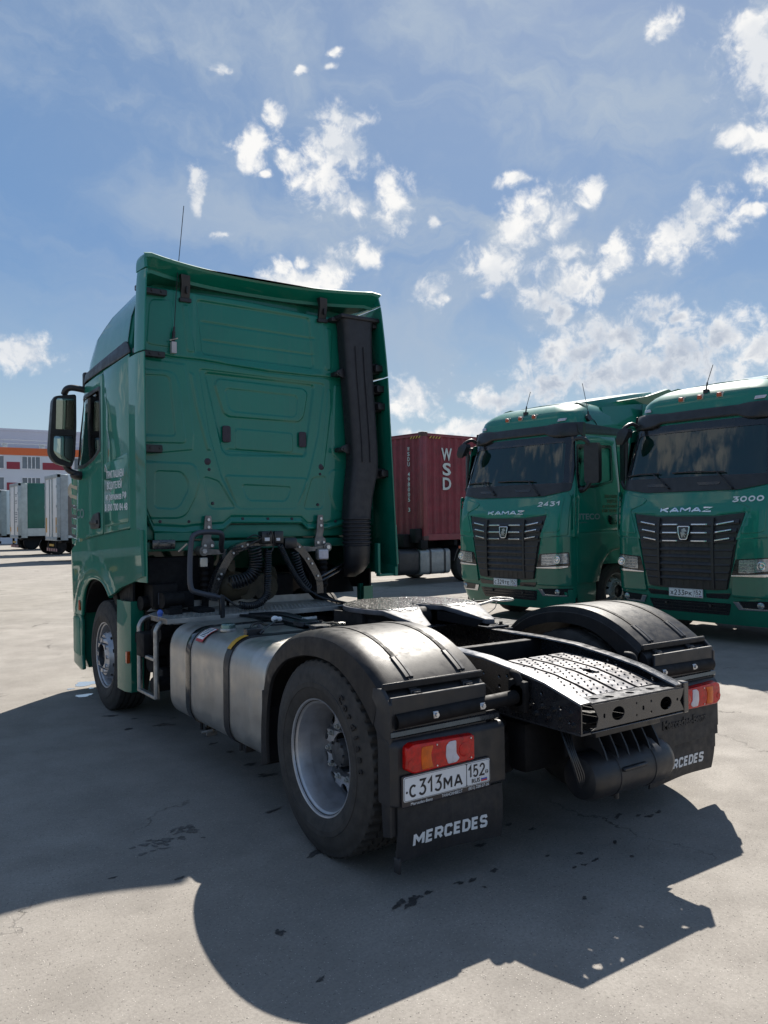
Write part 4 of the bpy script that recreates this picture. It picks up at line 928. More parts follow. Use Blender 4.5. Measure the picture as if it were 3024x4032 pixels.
g = G(); g.flat([(-0.335, 0.0), (-0.335, 0.012), (-0.31, 0.10), (-0.275, 0.128), (0.33, 0.128), (0.34, 0.16), (0.372, 0.165), (0.392, 0.13), (0.392, 0.0)],
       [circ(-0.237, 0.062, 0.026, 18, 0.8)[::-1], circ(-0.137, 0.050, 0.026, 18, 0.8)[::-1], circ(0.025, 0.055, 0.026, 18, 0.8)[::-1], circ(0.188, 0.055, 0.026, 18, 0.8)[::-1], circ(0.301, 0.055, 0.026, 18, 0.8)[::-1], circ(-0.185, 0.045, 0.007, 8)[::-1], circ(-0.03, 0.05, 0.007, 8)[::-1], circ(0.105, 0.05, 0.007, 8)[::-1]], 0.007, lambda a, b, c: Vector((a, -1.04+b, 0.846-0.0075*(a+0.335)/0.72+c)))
g.build('crossmember_top', m_frame_glare, ecm, ang=30)
# tread plate between the rails
g = G()
def tz(y): return interp(y, [(-0.95, 0.868), (-0.80, 0.905), (-0.65, 0.935), (-0.45, 0.952), (-0.28, 0.958)])-0.026
edges = [-0.317, -0.165, -0.005, 0.155, 0.317]
for i in range(4):
    a, b = edges[i]+(0.013 if i else 0), edges[i+1]-(0.013 if i < 3 else 0)
    yv = frange(-0.925, -0.27, 0.045)
    hl = [rpoly([(a+0.02, -0.60), (a+0.055, -0.60), (a+0.05, -0.45), (a+0.015, -0.45)], 0.015)] if i == 0 else ([rpoly([(a+0.04, -0.70), (a+0.11, -0.72), (a+0.10, -0.66), (a+0.05, -0.60)], 0.015)] if i == 2 else [])
    g.flat([(a, -0.925), (b, -0.925), (b, -0.28), (a, -0.28)], [h[::-1] for h in hl], 0.004, lambda p, q, c: Vector((p, q, tz(q)+c)), cut_b=yv)
    g.loft([[(a, y, tz(y)-0.02), (a, y, tz(y)+0.003), (a+0.004, y, tz(y)+0.003), (a+0.004, y, tz(y)-0.02)] for y in yv]); g.loft([[(b-0.004, y, tz(y)-0.02), (b-0.004, y, tz(y)+0.003), (b, y, tz(y)+0.003), (b, y, tz(y)-0.02)] for y in yv])
tp = g.build('tread_plate', mat('tread_plate_steel', (0.10, 0.10, 0.11), 0.33, metal=0.5, var=0.25, vs=7, dust=0.22, bump=0.2, bs=30, rv=0.1), TR, ang=30)
g = G()
for i in range(4):
    a, b = edges[i]+0.02, edges[i+1]-0.02
    for k, y in enumerate(frange(-0.91, -0.29, 0.042)):
        for x in ([a+0.01, a+0.055, a+0.10] if k % 2 else [a+0.032, a+0.078]):
            if i == 0 and -0.62 < y < -0.43 and x < a+0.06: continue
            z = tz(y)+0.004; g.loft([[(x-0.007, y-0.007, z), (x+0.007, y-0.007, z), (x, y+0.008, z)], [(x-0.002, y-0.005, z+0.0065), (x+0.002, y-0.005, z+0.0065), (x, y-0.002, z+0.0065)]])
g.build('tread_studs', MATS['tread_plate_steel'], tp, smooth=False)
g = G()
for y in (-0.25, 0.35, 1.5, 2.6): g.cyl((-0.395, y, 0.84), (0.395, y, 0.84), 0.06, 16)
g.box(-0.39, 0.39, -0.95, -0.30, 0.72, 0.728, 0.002)
g.box(-0.39, 0.39, 0.0, 0.06, 0.72, 0.98, 0.004); g.box(-0.39, 0.39, -0.30, -0.29, 0.73, 0.9, 0.002)
g.build('crossmembers', m_under, TR)
# axles, differential, springs, exhaust silencer block
g = G()
g.cyl((-0.95, 0, 0.51), (0.95, 0, 0.51), 0.085, 20); g.sphere((0.02, 0.02, 0.51), 0.25, sc=(1.0, 0.95, 0.9), n=20); g.cyl((0, 0.2, 0.55), (0, 0.5, 0.58), 0.09, 16); g.cyl((0, 0.5, 0.58), (0, 2.9, 0.72), 0.055, 14)
for s in (-1, 1):
    g.lathe([(0.0, 0.0), (0.10, 0), (0.125, 0.03), (0.11, 0.08), (0.13, 0.12), (0.11, 0.17), (0.125, 0.20), (0.09, 0.24), (0, 0.24)], (s*0.5, -0.45, 0.47), 'z', 24)
    g.box(s*0.45, s*0.55, -0.55, 0.5, 0.40, 0.48, 0.02); g.cyl((s*0.42, -0.18, 0.45), (s*0.44, -0.10, 0.95), 0.035, 12); g.lathe([(0.20, 0), (0.20, 0.14), (0.1, 0.16), (0, 0.16)], (s*0.50, 0, 0.51), 'x' if s > 0 else '-x', 24)
g.build('rear_axle', m_under, TR)
g = G(); g.cyl((-0.9, 4.07, 0.50), (0.9, 4.07, 0.50), 0.07, 14)
for s in (-1, 1): g.box(s*0.40, s*0.48, 3.3, 4.9, 0.55, 0.60, 0.01); g.lathe([(0.2, 0), (0.2, 0.12), (0, 0.12)], (s*0.78, 4.07, 0.51), 'x' if s > 0 else '-x', 24)
g.box(-0.36, 0.36, 3.2, 4.9, 0.62, 1.25, 0.05); g.box(-0.7, 0.7, 4.95, 5.3, 0.5, 1.3, 0.04)
g.build('engine_and_front_axle', m_under, TR)
g = G(); g.sphere((-0.42, 2.95, 1.18), 0.17, sc=(1.2, 0.9, 0.8)); g.cyl((-0.30, 2.85, 1.16), (-0.30, 3.3, 1.16), 0.10, 18); g.box(-0.52, -0.40, 2.86, 2.98, 1.27, 1.42, 0.03); g.cyl((-0.47, 2.80, 1.35), (-0.47, 2.84, 1.35), 0.035, 14)
g.cyl((-0.12, 2.86, 1.16), (-0.12, 3.2, 1.16), 0.12, 18); g.tube(smoothpath([(-0.5, 2.82, 1.22), (-0.42, 2.80, 1.16), (-0.33, 2.80, 1.2), (-0.35, 2.8, 1.27)]), 0.012, 8)
g.cyl((-0.05, 2.9, 1.24), (0.04, 3.1, 1.28), 0.06, 12)
g.build('gearbox_housing', m_rust, TR)
# clutter behind the front wheel
g = G(); r_ = random.Random(11)
g.box(-1.10, -0.75, 2.95, 3.10, 1.02, 1.16, 0.01)
for k in range(26):
    x = -1.14+r_.random()*0.38; y = 2.62+r_.random()*0.5; z = 0.45+r_.random()*0.7; a, b, c = 0.05+r_.random()*0.09, 0.05+r_.random()*0.09, 0.04+r_.random()*0.09
    (g.box(x-a, x+a, y-b, y+b, z-c, z+c, 0.012) if k % 3 else g.cyl((x-a, y, z), (x+a, y+b*0.3, z), 0.06+0.04*r_.random(), 14))
for k in range(9): g.lathe([(0.085, 0), (0.11, 0.02), (0.085, 0.04)], (-1.0, 3.02, 0.55+k*0.045), 'z', 20)
g.box(-1.05, -0.45, 2.45, 3.15, 0.45, 0.92, 0.03); g.box(0.45, 1.15, 0.75, 2.3, 0.35, 0.95, 0.06); g.box(0.45, 1.1, 2.4, 3.0, 0.4, 0.95, 0.03)
g.box(-1.10, -0.50, 3.1, 3.2, 0.6, 1.45, 0.02)
g.build('side_equipment', m_under, TR)
g = G(); g.box(-1.07, -0.885, 2.93, 2.945, 1.06, 1.16, 0.004); g.build('control_box', mat('box_grey', (0.035, 0.042, 0.06), 0.55, var=0.2), TR)
g = G(); g.sphere((-1.165, 2.62, 1.03), 0.024, sc=(1, 1, 1.1)); g.cyl((-1.165, 2.62, 0.98), (-1.165, 2.62, 1.02), 0.018, 10); g.build('reservoir_cap', m_blue, TR)

# fuel tank, x outer -1.215
g = G()
def tank_ring(y, k=1.0):
    x0, x1, z0, z1 = -1.215, -0.50, 0.300, 0.985; cx_, cz_ = (x0+x1)/2, (z0+z1)/2
    return [(cx_+(a-cx_)*k, y, cz_+(b-cz_)*k) for a, b in rpoly([(x0, z1), (x1, z1), (x1, z0), (x0, z0)], [0.20, 0.08, 0.08, 0.16], 8)]
g.loft([tank_ring(2.295, 0.93), tank_ring(2.29, 0.965), tank_ring(2.275, 0.99), tank_ring(2.25, 1.0), tank_ring(0.90, 1.0), tank_ring(0.885, 1.004), tank_ring(0.875, 1.0), tank_ring(0.72, 1.0), tank_ring(0.69, 0.98), tank_ring(0.68, 0.93)])
tank = g.build('fuel_tank', m_alu, TR, ang=40)
for yc in (1.895, 1.225):
    g = G(); rings = []
    base = tank_ring(0, 1.0); cx_, cz_ = -0.8575, 0.6425
    o1 = [(cx_+(p[0]-cx_)*1.008-0.0, p[2]+ (0.004 if p[2] > cz_ else -0.004)) for p in base]
    n = len(base); sec = []
    for y, k in ((yc-0.042, 1.001), (yc-0.042, 1.016), (yc-0.032, 1.020), (yc+0.032, 1.020), (yc+0.042, 1.016), (yc+0.042, 1.001)):
        sec.append([(cx_+(p[0]-cx_)*k, y, cz_+(p[2]-cz_)*k) for p in base])
    g.loft(sec, caps=False); g.box(-1.10, -1.02, yc-0.03, yc+0.03, 0.235, 0.30, 0.006); g.cyl((-1.12, yc, 0.25), (-1.12, yc, 0.33), 0.012, 8)
    g.build('tank_strap', m_blk_g if yc > 1.5 else m_blk, tank)
g = G(); g.box(-1.125, -1.065, yc-0.03, yc+0.03, 0.972, 0.992, 0.002, M=None)
g = G(); cxm = -1.10
def tanktop(a):   # point on rounded upper outer corner
    return None
g.lathe([(0, 0.050), (0.042, 0.050), (0.050, 0.042), (0.052, 0.018), (0.046, 0.012), (0.046, -0.03), (0, -0.03)], (-1.035, 1.60, 0.985), 'z', 28)
g.build('fuel_cap', mat('fuel_cap', (0.10, 0.17, 0.16), 0.3, metal=0.6, coat=0.5, var=0.3, vs=20), tank)
g = G(); g.lathe([(0, 0.0), (0.056, 0.0), (0.060, -0.012), (0.058, -0.02)], (-1.035, 1.60, 1.003), 'z', 28); g.build('fuel_neck', m_steel, tank)
# stickers bent over the rounded edge
def bend(a, b, c):   # a along y, b arc length from top towards outside
    R = 0.165; x0, z0 = -1.215+R, 0.985-R; t = b/R
    return Vector((x0-(R+c)*sin(t), a, z0+(R+c)*cos(t)))
g = G(); g.flat([(1.66, 0.03), (1.78, 0.03), (1.80, 0.17), (1.68, 0.17)], (), 0.002, lambda a, b, c: bend(a, b, c+0.007), cut_b=[.05, .08, .11, .14]); st_ = g.build('warning_sticker', m_stick_r, tank)
g = G(); g.flat([(1.667, 0.037), (1.773, 0.037), (1.792, 0.15), (1.688, 0.15)], (), 0.002, lambda a, b, c: bend(a, b, c+0.0085), cut_b=[.05, .08, .11, .14]); g.build('sticker_field', m_white, tank)
g = G()
for k in range(7): g.flat([(1.685+0.001*k, 0.048+k*0.013), (1.765, 0.048+k*0.013), (1.767, 0.053+k*0.013), (1.687, 0.053+k*0.013)], (), 0.001, lambda a, b, c: bend(a, b, c+0.0105))
g.build('sticker_print', m_txt_k, tank, smooth=False)
g = G(); g.flat([(1.197, 0.02), (1.253, 0.02), (1.253, 0.16), (1.197, 0.16)], (), 0.002, lambda a, b, c: bend(a, b, c+0.012), cut_b=[.05, .08, .11, .14]); g.build('yellow_strap_sticker', m_yellow, tank)
g = G(); g.box(-1.12, -1.04, 1.80, 1.815, 0.215, 0.245, 0.004); g.cyl((-1.13, 1.86, 0.235), (-1.07, 1.80, 0.255), 0.012, 8); g.build('strap_tensioner', m_cast, tank)
# step / guard frame in front of the tank
g = G()
for y in (2.95, 2.545):
    g.tube(smoothpath([(-0.98, y, 0.965), (-1.12, y, 0.965), (-1.185, y, 0.955), (-1.222, y, 0.905), (-1.225, y, 0.85), (-1.225, y, 0.60), (-1.225, y, 0.375)], 5), 0.021, 12)
g.box(-1.245, -1.205, 2.55, 2.945, 0.66, 0.685, 0.004); g.box(-1.245, -1.205, 2.53, 2.965, 0.365, 0.39, 0.004)
g.cyl((-0.86, 2.545, 0.965), (-1.0, 2.545, 0.965), 0.03, 10); g.cyl((-0.86, 2.95, 0.965), (-1.0, 2.95, 0.965), 0.03, 10)
g.build('step_frame', m_steel, TR)
# catwalk
g = G()
hol = []
for i in range(38):
    for j in range(8):
        x = -1.12+i*0.039+(0.019 if j % 2 else 0); y = 2.43+j*0.045
        if x < 0.33 and (x > -1.03 or y < 2.75): hol.append(rrect(x-0.014, x+0.014, y-0.011, y+0.011, 0.004, 1))
g.flat([(-1.20, 2.37), (0.36, 2.37), (0.47, 2.80), (0.47, 3.02), (-1.03, 3.05), (-1.20, 2.80)], [h[::-1] for h in hol], 0.004, lambda a, b, c: Vector((a, b, 1.000+c)))
g.box(-1.20, 0.36, 2.367, 2.373, 0.965, 1.003, 0.001); g.box(0.36, 0.47, 2.40, 2.405, 0.965, 1.003, 0.001)
g.flat([(-1.14, 1.003), (-1.10, 1.035), (-1.075, 1.075), (-0.43, 1.068), (-0.43, 1.003)], (), 0.004, lambda a, b, c: Vector((a, 3.02-c, b)))
g.flat([(-0.40, 1.003), (-0.40, 1.068), (0.40, 1.062), (0.46, 1.003)], (), 0.004, lambda a, b, c: Vector((a, 3.02-c, b)))
g.build('catwalk', m_plate, TR, ang=30)
g = G(); g.box(-1.18, -0.95, 2.38, 2.42, 0.955, 0.995, 0.003); g.box(-1.18, -1.14, 2.38, 2.8, 0.955, 0.995, 0.003); g.box(-0.4, -0.36, 2.36, 3.0, 0.95, 0.998, 0.003)
g.build('catwalk_support', m_cast, TR)
# hoses and lines between tank and rail
g = G()
for k, (x0, z0) in enumerate(((-0.60, 1.02), (-0.56, 1.015), (-0.52, 1.025), (-0.46, 1.02))):
    g.tube(smoothpath([(x0, 2.35, z0-0.03), (x0+0.02, 1.9, z0+0.005*k), (x0+0.04+0.02*sin(k), 1.4, z0-0.008), (x0+0.05, 0.9, z0), (x0+0.12, 0.5, z0-0.02)]), 0.011, 8)
g.tube(smoothpath([(-1.02, 1.28, 1.0), (-0.98, 1.34, 1.04), (-0.90, 1.40, 1.045), (-0.80, 1.45, 1.02), (-0.66, 1.5, 1.01)]), 0.009, 8)
g.tube(smoothpath([(-0.98, 1.22, 1.0), (-0.90, 1.28, 1.03), (-0.75, 1.42, 1.05), (-0.70, 1.55, 1.03), (-0.6, 1.7, 1.01)]), 0.007, 8)
g.box(-1.06, -0.95, 1.24, 1.30, 0.985, 1.035, 0.006); g.cyl((-0.93, 1.29, 1.005), (-0.93, 1.33, 1.035), 0.02, 10); g.box(-0.62, -0.42, 1.1, 1.2, 1.0, 1.03, 0.004)
g.box(-0.60, -0.42, 0.80, 2.3, 0.94, 0.985, 0.01); g.box(-0.58, -0.43, 1.35, 1.5, 0.99, 1.03, 0.006)
g.build('air_lines', m_hose, TR)
g = G(); g.sphere((-0.70, 1.545, 1.045), 0.026, sc=(1.1, 1, 0.9)); g.cyl((-0.71, 1.54, 1.045), (-0.65, 1.555, 1.04), 0.017, 12); g.build('white_breather', m_white, TR)
g = G(); g.cyl((-0.47, 1.56, 1.02), (-0.38, 1.50, 1.03), 0.018, 10); g.cyl((-0.38, 1.2, 1.02), (-0.22, 1.22, 1.03), 0.014, 10); g.box(-0.36, -0.22, 1.12, 1.17, 1.005, 1.02, 0.003); g.build('pipe_fittings', m_steel, TR)

# mudguards
OUT = [(0.690, 0.30), (0.672, 0.50), (0.640, 0.72), (0.590, 0.88), (0.505, 0.985), (0.40, 1.055), (0.28, 1.105), (0.12, 1.140), (-0.05, 1.150), (-0.20, 1.136), (-0.33, 1.100), (-0.44, 1.050), (-0.53, 0.995), (-0.585, 0.955)]
INN = [(0.575, 0.345), (0.585, 0.50), (0.565, 0.68), (0.52, 0.82), (0.44, 0.905), (0.34, 0.965), (0.23, 1.00), (0.10, 1.025), (-0.04, 1.030), (-0.17, 1.015), (-0.28, 0.975), (-0.38, 0.915), (-0.46, 0.850), (-0.53, 0.78)]
def mudguard(s):
    OS = [Vector((a, b, 0)) for a, b in OUT]; OS = smoothpath(OS, 4); IS = smoothpath([Vector((a, b, 0)) for a, b in INN], 4)
    g = G(); rings = []
    for o, i in zip(OS, IS):
        d = (o-i).normalized()
        f = lambda x, q: (s*x, q.x, q.y)
        up = o+d*0.022
        rings.append([f(1.235, i), f(1.250, i+d*0.006), f(1.250, i+d*0.07), f(1.243, o-d*0.012), f(1.222, o+d*0.006), f(1.19, up-d*0.004), f(1.12, up), f(0.70, up), f(0.645, up-d*0.004), f(0.625, o-d*0.01), f(0.622, i+d*0.03), f(0.618, i+d*0.03), f(0.618, o-d*0.02), f(0.65, up-d*0.02), f(1.18, up-d*0.02), f(1.225, o-d*0.02), f(1.232, i)])
    g.loft(rings); mg = g.build('mudguard', m_guard, TR, ang=35)
    # flat skirt below the front end and below the rear end of the arch
    g = G(); g.flat([(-0.53, 0.96), (-0.60, 0.965), (-0.665, 0.90), (-0.66, 0.30), (-0.60, 0.285), (-0.575, 0.60), (-0.555, 0.76), (-0.50, 0.83)], (), 0.02, lambda a, b, c: Vector((s*(1.228+c), a, b)), bev=0.004)
    g.box(s*0.66, s*1.235, -0.66, -0.64, 0.30, 0.93, 0.004); g.box(s*0.64, s*1.235, 0.655, 0.672, 0.32, 0.75, 0.003)
    g.build('mudguard_rear_skirt', m_blk, mg)
    g = G()   # rear stepped section
    sec = [(-0.585, 0.955), (-0.610, 0.938), (-0.632, 0.922), (-0.646, 0.900), (-0.650, 0.872), (-0.650, 0.795), (-0.60, 0.79), (-0.585, 0.87)]
    sec = [(a+0.02, b) for a, b in sec]
    g.loft([[(s*x, a, b) for a, b in sec] for x in (1.222, 1.21, 1.0, 0.8, 0.645, 0.635)])
    g.box(s*0.63, s*1.24, -0.605, -0.585, 0.950, 0.985, 0.006)
    g.build('mudguard_rear_section', m_guard, mg)
    # straps with buckles
    for xc in (1.065, 0.745):
        g = G(); P_ = [o for o in OS]; n = len(P_); k0 = int(n*0.08)
        rr = []
        for q in range(k0, n):
            o, i = OS[q], IS[q]; d = (o-i).normalized(); u = o+d*0.0215
            rr.append([(s*(xc-0.013), u.x, u.y), (s*(xc-0.012), u.x+d.x*0.005, u.y+d.y*0.005), (s*(xc+0.012), u.x+d.x*0.005, u.y+d.y*0.005), (s*(xc+0.013), u.x, u.y)])
        g.loft(rr); g.build('mudguard_strap', m_under, mg)
        g = G(); bk = [q for q in range(n) if -0.575 < OS[q].x < -0.43]
        rr = []
        for q in bk:
            o, i = OS[q], IS[q]; d = (o-i).normalized(); u = o+d*0.021
            rr.append([(s*(xc-0.024), u.x, u.y), (s*(xc-0.022), u.x+d.x*0.009, u.y+d.y*0.009), (s*(xc-0.004), u.x+d.x*0.011, u.y+d.y*0.011), (s*(xc-0.002), u.x+d.x*0.006, u.y+d.y*0.006), (s*(xc+0.002), u.x+d.x*0.006, u.y+d.y*0.006), (s*(xc+0.004), u.x+d.x*0.011, u.y+d.y*0.011), (s*(xc+0.022), u.x+d.x*0.009, u.y+d.y*0.009), (s*(xc+0.024), u.x, u.y)])
        g.loft(rr)
        for q in (0, 1, 2): g.box(s*(xc-0.024), s*(xc+0.024), -0.445-q*0.016, -0.438-q*0.016, 1.045-q*0.008+0.021, 1.058-q*0.008+0.021, 0.002)
        y0, z0 = -0.612, 0.930
        for q in range(4):
            t = q/3; g.box(s*(xc-0.022), s*(xc+0.022), -0.60-t*0.055, -0.588-t*0.055, 0.935-t*0.022, 0.952-t*0.022, 0.003)
        g.box(s*(xc-0.030), s*(xc+0.030), -0.625, -0.60, 0.905, 0.945, 0.004)
        g.build('strap_buckle', m_blk, mg)
    # tube, carrier shelf and lamp carrier
    g = G(); g.tube([(s*1.215, -0.655, 0.820), (s*0.43, -0.655, 0.835)], 0.036, 22, caps=False); g.tube([(s*1.21, -0.655, 0.820), (s*0.43, -0.655, 0.835)], 0.031, 22, caps=False); g.tube([(s*1.17, -0.655, 0.820), (s*1.16, -0.655, 0.820)], 0.032, 22)
    g.box(s*0.42, s*0.46, -0.72, -0.60, 0.76, 0.92, 0.012); g.cyl((s*0.46, -0.665, 0.845), (s*0.42, -0.665, 0.845), 0.055, 20); g.tube(smoothpath([(s*0.45, -0.68, 0.90), (s*0.455, -0.66, 0.945), (s*0.44, -0.62, 0.95)]), 0.022, 10)
    tb = g.build('mudguard_tube', m_under, TR)
    g = G()
    for xc in (1.00, 0.71):
        g.box(s*(xc-0.015), s*(xc+0.015), -0.694, -0.675, 0.812, 0.846, 0.003); g.cyl((s*xc, -0.69, 0.830), (s*xc, -0.705, 0.830), 0.0105, 6)
    g.build('clamp_bolts', m_bolt, tb)
    g = G()
    sec = [(-0.60, 0.788), (-0.655, 0.786), (-0.668, 0.775), (-0.672, 0.755), (-0.66, 0.745), (-0.60, 0.745)]
    g.loft([[(s*x, a, b) for a, b in sec] for x in (1.245, 1.22, 0.60, 0.585)])
    g.build('carrier_shelf', m_frame, TR)
    g = G()
    sec = lambda dx: rpoly([(-0.60+dx, 0.738), (-0.672, 0.738), (-0.693, 0.715), (-0.695, 0.44), (-0.60, 0.44)], .012)
    g.loft([[(s*x, a+(0.03 if x > 1.235 else 0), b) for a, b in sec(0)] for x in (1.250, 1.225, 0.60, 0.572)])
    cr = g.build('lamp_carrier', m_blk, TR)
    # lamp cluster
    g = G()
    def lamp(x0, x1, y1, z0=0.592, z1=0.716, name='lamp', matx=m_red, shape=None):
        pass
    # red housing
    R_ = rpoly([(0.798, 0.716), (1.165, 0.728), (1.198, 0.712), (1.200, 0.612), (1.165, 0.592), (0.798, 0.594)], .010)
    cxl, czl = 1.0, 0.657
    g.loft([[(s*a, -0.690, b) for a, b in R_], [(s*a, -0.708, b) for a, b in R_], [(s*(cxl+(a-cxl)*0.985), -0.728, czl-0.002+(b-czl)*0.95) for a, b in R_], [(s*(cxl+(a-cxl)*0.97), -0.732, czl-0.006+(b-czl)*0.80) for a, b in R_]])
    lp = g.build('tail_lamp', m_red, TR, ang=30)
    g = G(); g.flat(rpoly([(1.05, 0.706), (1.118, 0.706), (1.122, 0.66), (1.118, 0.604), (1.05, 0.604), (1.062, 0.64), (1.065, 0.67)], .008), (), 0.004, lambda a, b, c: Vector((s*a, -0.7305-c, b)), bev=0.0015); g.build('indicator_lens', m_amber, lp)
    g = G(); g.flat(rpoly([(0.915, 0.706), (0.955, 0.706), (0.975, 0.69), (0.978, 0.64), (0.965, 0.604), (0.915, 0.604), (0.895, 0.62), (0.915, 0.645), (0.915, 0.67)], .008), (), 0.004, lambda a, b, c: Vector((s*a, -0.7305-c, b)), bev=0.0015); g.build('reversing_lens', m_wlens, lp)
    g = G(); g.flat(circ(0.862, 0.655, 0.034, 24), (), 0.004, lambda a, b, c: Vector((s*a, -0.7305-c, b)), bev=0.001); g.flat(circ(1.178, 0.64, 0.018, 16), (), 0.004, lambda a, b, c: Vector((s*a, -0.730-c, b))); g.build('brake_lens', m_red, lp)
    g = G()
    for a, b in ((1.03, 0.704), (1.03, 0.608), (0.825, 0.702), (0.825, 0.61)): g.cyl((s*a, -0.728, b), (s*a, -0.736, b), 0.004, 8)
    g.build('lens_screws', m_bolt, lp)
    # mudflap
    g = G()
    def flapf(a, b, c): 
        t = (0.44-b)/0.26; return Vector((s*a, -0.665-0.012*sin(t*3)+0.012*t*sin(a*7)-c+ (0.015*t), b+0.006*sin(a*9)*t))
    g.flat([(1.217, 0.438), (1.213, 0.178), (0.582, 0.168), (0.578, 0.428)], (), 0.010, flapf, cut_a=frange(0.6, 1.24, 0.05), cut_b=frange(0.18, 0.44, 0.03))
    if s < 0:
        g.box(-1.215, -1.20, -0.675, -0.635, 0.13, 0.20, 0.002)
    fl = g.build('mudflap', m_rubber, TR, ang=50)
    g = G()
    wd = 0.44; xc = -0.905 if s < 0 else 0.885
    stroke_text(g, 'MERcEDES', -wd/2, 0, wd, 0.062, 0.0135, lambda a, b, c: (lambda q: Vector((xc+a, q.y-c, q.z)))(flapf(s*(xc+a), 0.236+b, 0.0105)), 0.008, ext=0.002, shear=0.0, widths={'M': 1.35, 'E': 0.9})
    g.build('mudflap_lettering', m_txt_w, fl, smooth=False)
    if s > 0:
        # a second, torn embossed flap hangs above the lettered one on this side
        g = G(); g.flat([(1.19, 0.60), (1.20, 0.40), (0.58, 0.39), (0.56, 0.60)], (), 0.008, lambda a, b, c: Vector((a, -0.700-c, b))); fl2 = g.build('upper_mudflap', m_rubber, TR)
        g = G(); g.text('Mercedes-Benz', 0.07, (0.87, -0.709, 0.50), (1, 0, 0), (0, 0, 1), ext=0.004, align='CENTER', width=0.42, off=0.002); g.build('embossed_lettering', m_rubber, fl2, smooth=False)
    return cr
for s in (-1, 1): mudguard(s)
# licence plate
g = G(); g.flat(rrect(-1.213, -0.680, 0.437, 0.583, 0.008), (), 0.010, lambda a, b, c: Vector((a, -0.697-c, b)), bev=0.002); pf = g.build('number_plate_holder', mat('plate_holder', (0.010, 0.009, 0.016), 0.35, coat=0.3), TR)
g = G(); g.flat(rrect(-1.206, -0.686, 0.464, 0.577, 0.010), (), 0.003, lambda a, b, c: Vector((a, -0.707-c, b)), bev=0.001); pl = g.build('number_plate', m_white, TR)
PY = -0.7105
g = G()
g.flat(rrect(-1.203, -0.689, 0.467, 0.574, 0.009), [rrect(-1.2015, -0.8365, 0.4685, 0.5725, 0.008)[::-1], rrect(-0.8335, -0.6905, 0.4685, 0.5725, 0.008)[::-1]], 0.0008, lambda a, b, c: Vector((a, PY-c, b)))
g.flat(circ(-1.189, 0.507, 0.0055, 12), (), 0.0008, lambda a, b, c: Vector((a, PY-c, b)))
fnp = lambda a, b, c: Vector((a, PY-c, b))
for ch, x, h, w in (('C', -1.176, 0.058, 0.046), ('3', -1.122, 0.076, 0.044), ('1', -1.072, 0.076, 0.032), ('3', -1.030, 0.076, 0.044), ('M', -0.976, 0.058, 0.052), ('A', -0.914, 0.058, 0.054)): strokes(g, ch, x, 0.480, w, h, 0.0098, fnp)
for ch, x, w in (('1', -0.826, 0.024), ('5', -0.795, 0.034), ('2', -0.754, 0.036)): strokes(g, ch, x, 0.502, w, 0.061, 0.0085, fnp)
g.text('RUS', 0.019/0.7, (-0.803, PY, 0.476), (1, 0, 0), (0, 0, 1), ext=0.001, width=0.052, off=0.0006)
g.build('plate_characters', m_txt_k, pl, smooth=False)
for z0, mm, nm in ((0.490, mat('flag_white', (0.7, 0.7, 0.72), 0.5), 'flag_white_band'), (0.4825, mat('flag_blue', (0.03, 0.08, 0.40), 0.5), 'flag_blue_band'), (0.475, mat('flag_red', (0.5, 0.02, 0.03), 0.5), 'flag_red_band')):
    g = G(); g.box(-0.744, -0.706, PY-0.0012, PY, z0, z0+0.0072, 0); g.build(nm, mm, pl, smooth=False)
g = G(); g.flat(circ(-0.708, 0.517, 0.0095, 16), [circ(-0.708, 0.517, 0.0075, 16)[::-1]], 0.001, lambda a, b, c: Vector((a, PY-c, b))); g.text('Te', 0.011, (-0.7145, PY, 0.513), (1, 0, 0), (0, 0, 1), ext=0.001, width=0.012); g.build('plate_stamp', m_txt_k, pl, smooth=False)
g = G(); g.text('Mercedes-Benz', 0.019, (-1.165, -0.7072, 0.444), (1, 0, 0), (0, 0, 1), ext=0.001, width=0.125); g.text('ТРАНСИНВЕСТ', 0.019, (-0.985, -0.7072, 0.4445), (1, 0, 0), (0, 0, 1), ext=0.001, width=0.125); g.text('(831) 228-27-26', 0.019, (-0.822, -0.7072, 0.4465), (1, 0, 0), (0, 0, 1), ext=0.001, width=0.130)
g.build('holder_lettering', m_txt_w, pf, smooth=False)

# air reservoir under the frame end
g = G(); g.lathe([(0.0, -0.03), (0.065, -0.022), (0.105, -0.005), (0.120, 0.03), (0.120, 0.17), (0.124, 0.172), (0.124, 0.19), (0.120, 0.192), (0.120, 0.45), (0.124, 0.452), (0.124, 0.47), (0.120, 0.472), (0.120, 0.59), (0.10, 0.635), (0.065, 0.655), (0, 0.66)], (-0.20, -0.85, 0.422), 'x', 40)
g.box(-0.02, 0.17, -0.985, -0.93, 0.45, 0.47, 0.006); g.cyl((0.06, -0.86, 0.27), (0.06, -0.86, 0.30), 0.014, 8)
at = g.build('air_tank', m_blk, TR)
g = G()
for k in range(6):
    x = -0.10+k*0.085
    g.flat([(-0.87, 0.70), (-0.885, 0.63), (-0.935, 0.56), (-0.955, 0.52), (-0.90, 0.55), (-0.85, 0.56), (-0.80, 0.56), (-0.76, 0.70)], (), 0.010, lambda a, b, c, x=x: Vector((x+c-(0.70-b)*0.12, a, b)))
g.box(-0.16, 0.36, -0.92, -0.78, 0.63, 0.70, 0.01)
g.build('tank_bracket', m_blk, at)
g = G()
for k in range(4): g.tube(smoothpath([(-0.30+k*0.02, -0.80, 0.70), (-0.33+0.012*k, -0.90, 0.58), (-0.30+k*0.015, -0.92, 0.46), (-0.26, -0.90, 0.40)]), 0.007, 6)
g.build('drain_hoses', m_hose, at)
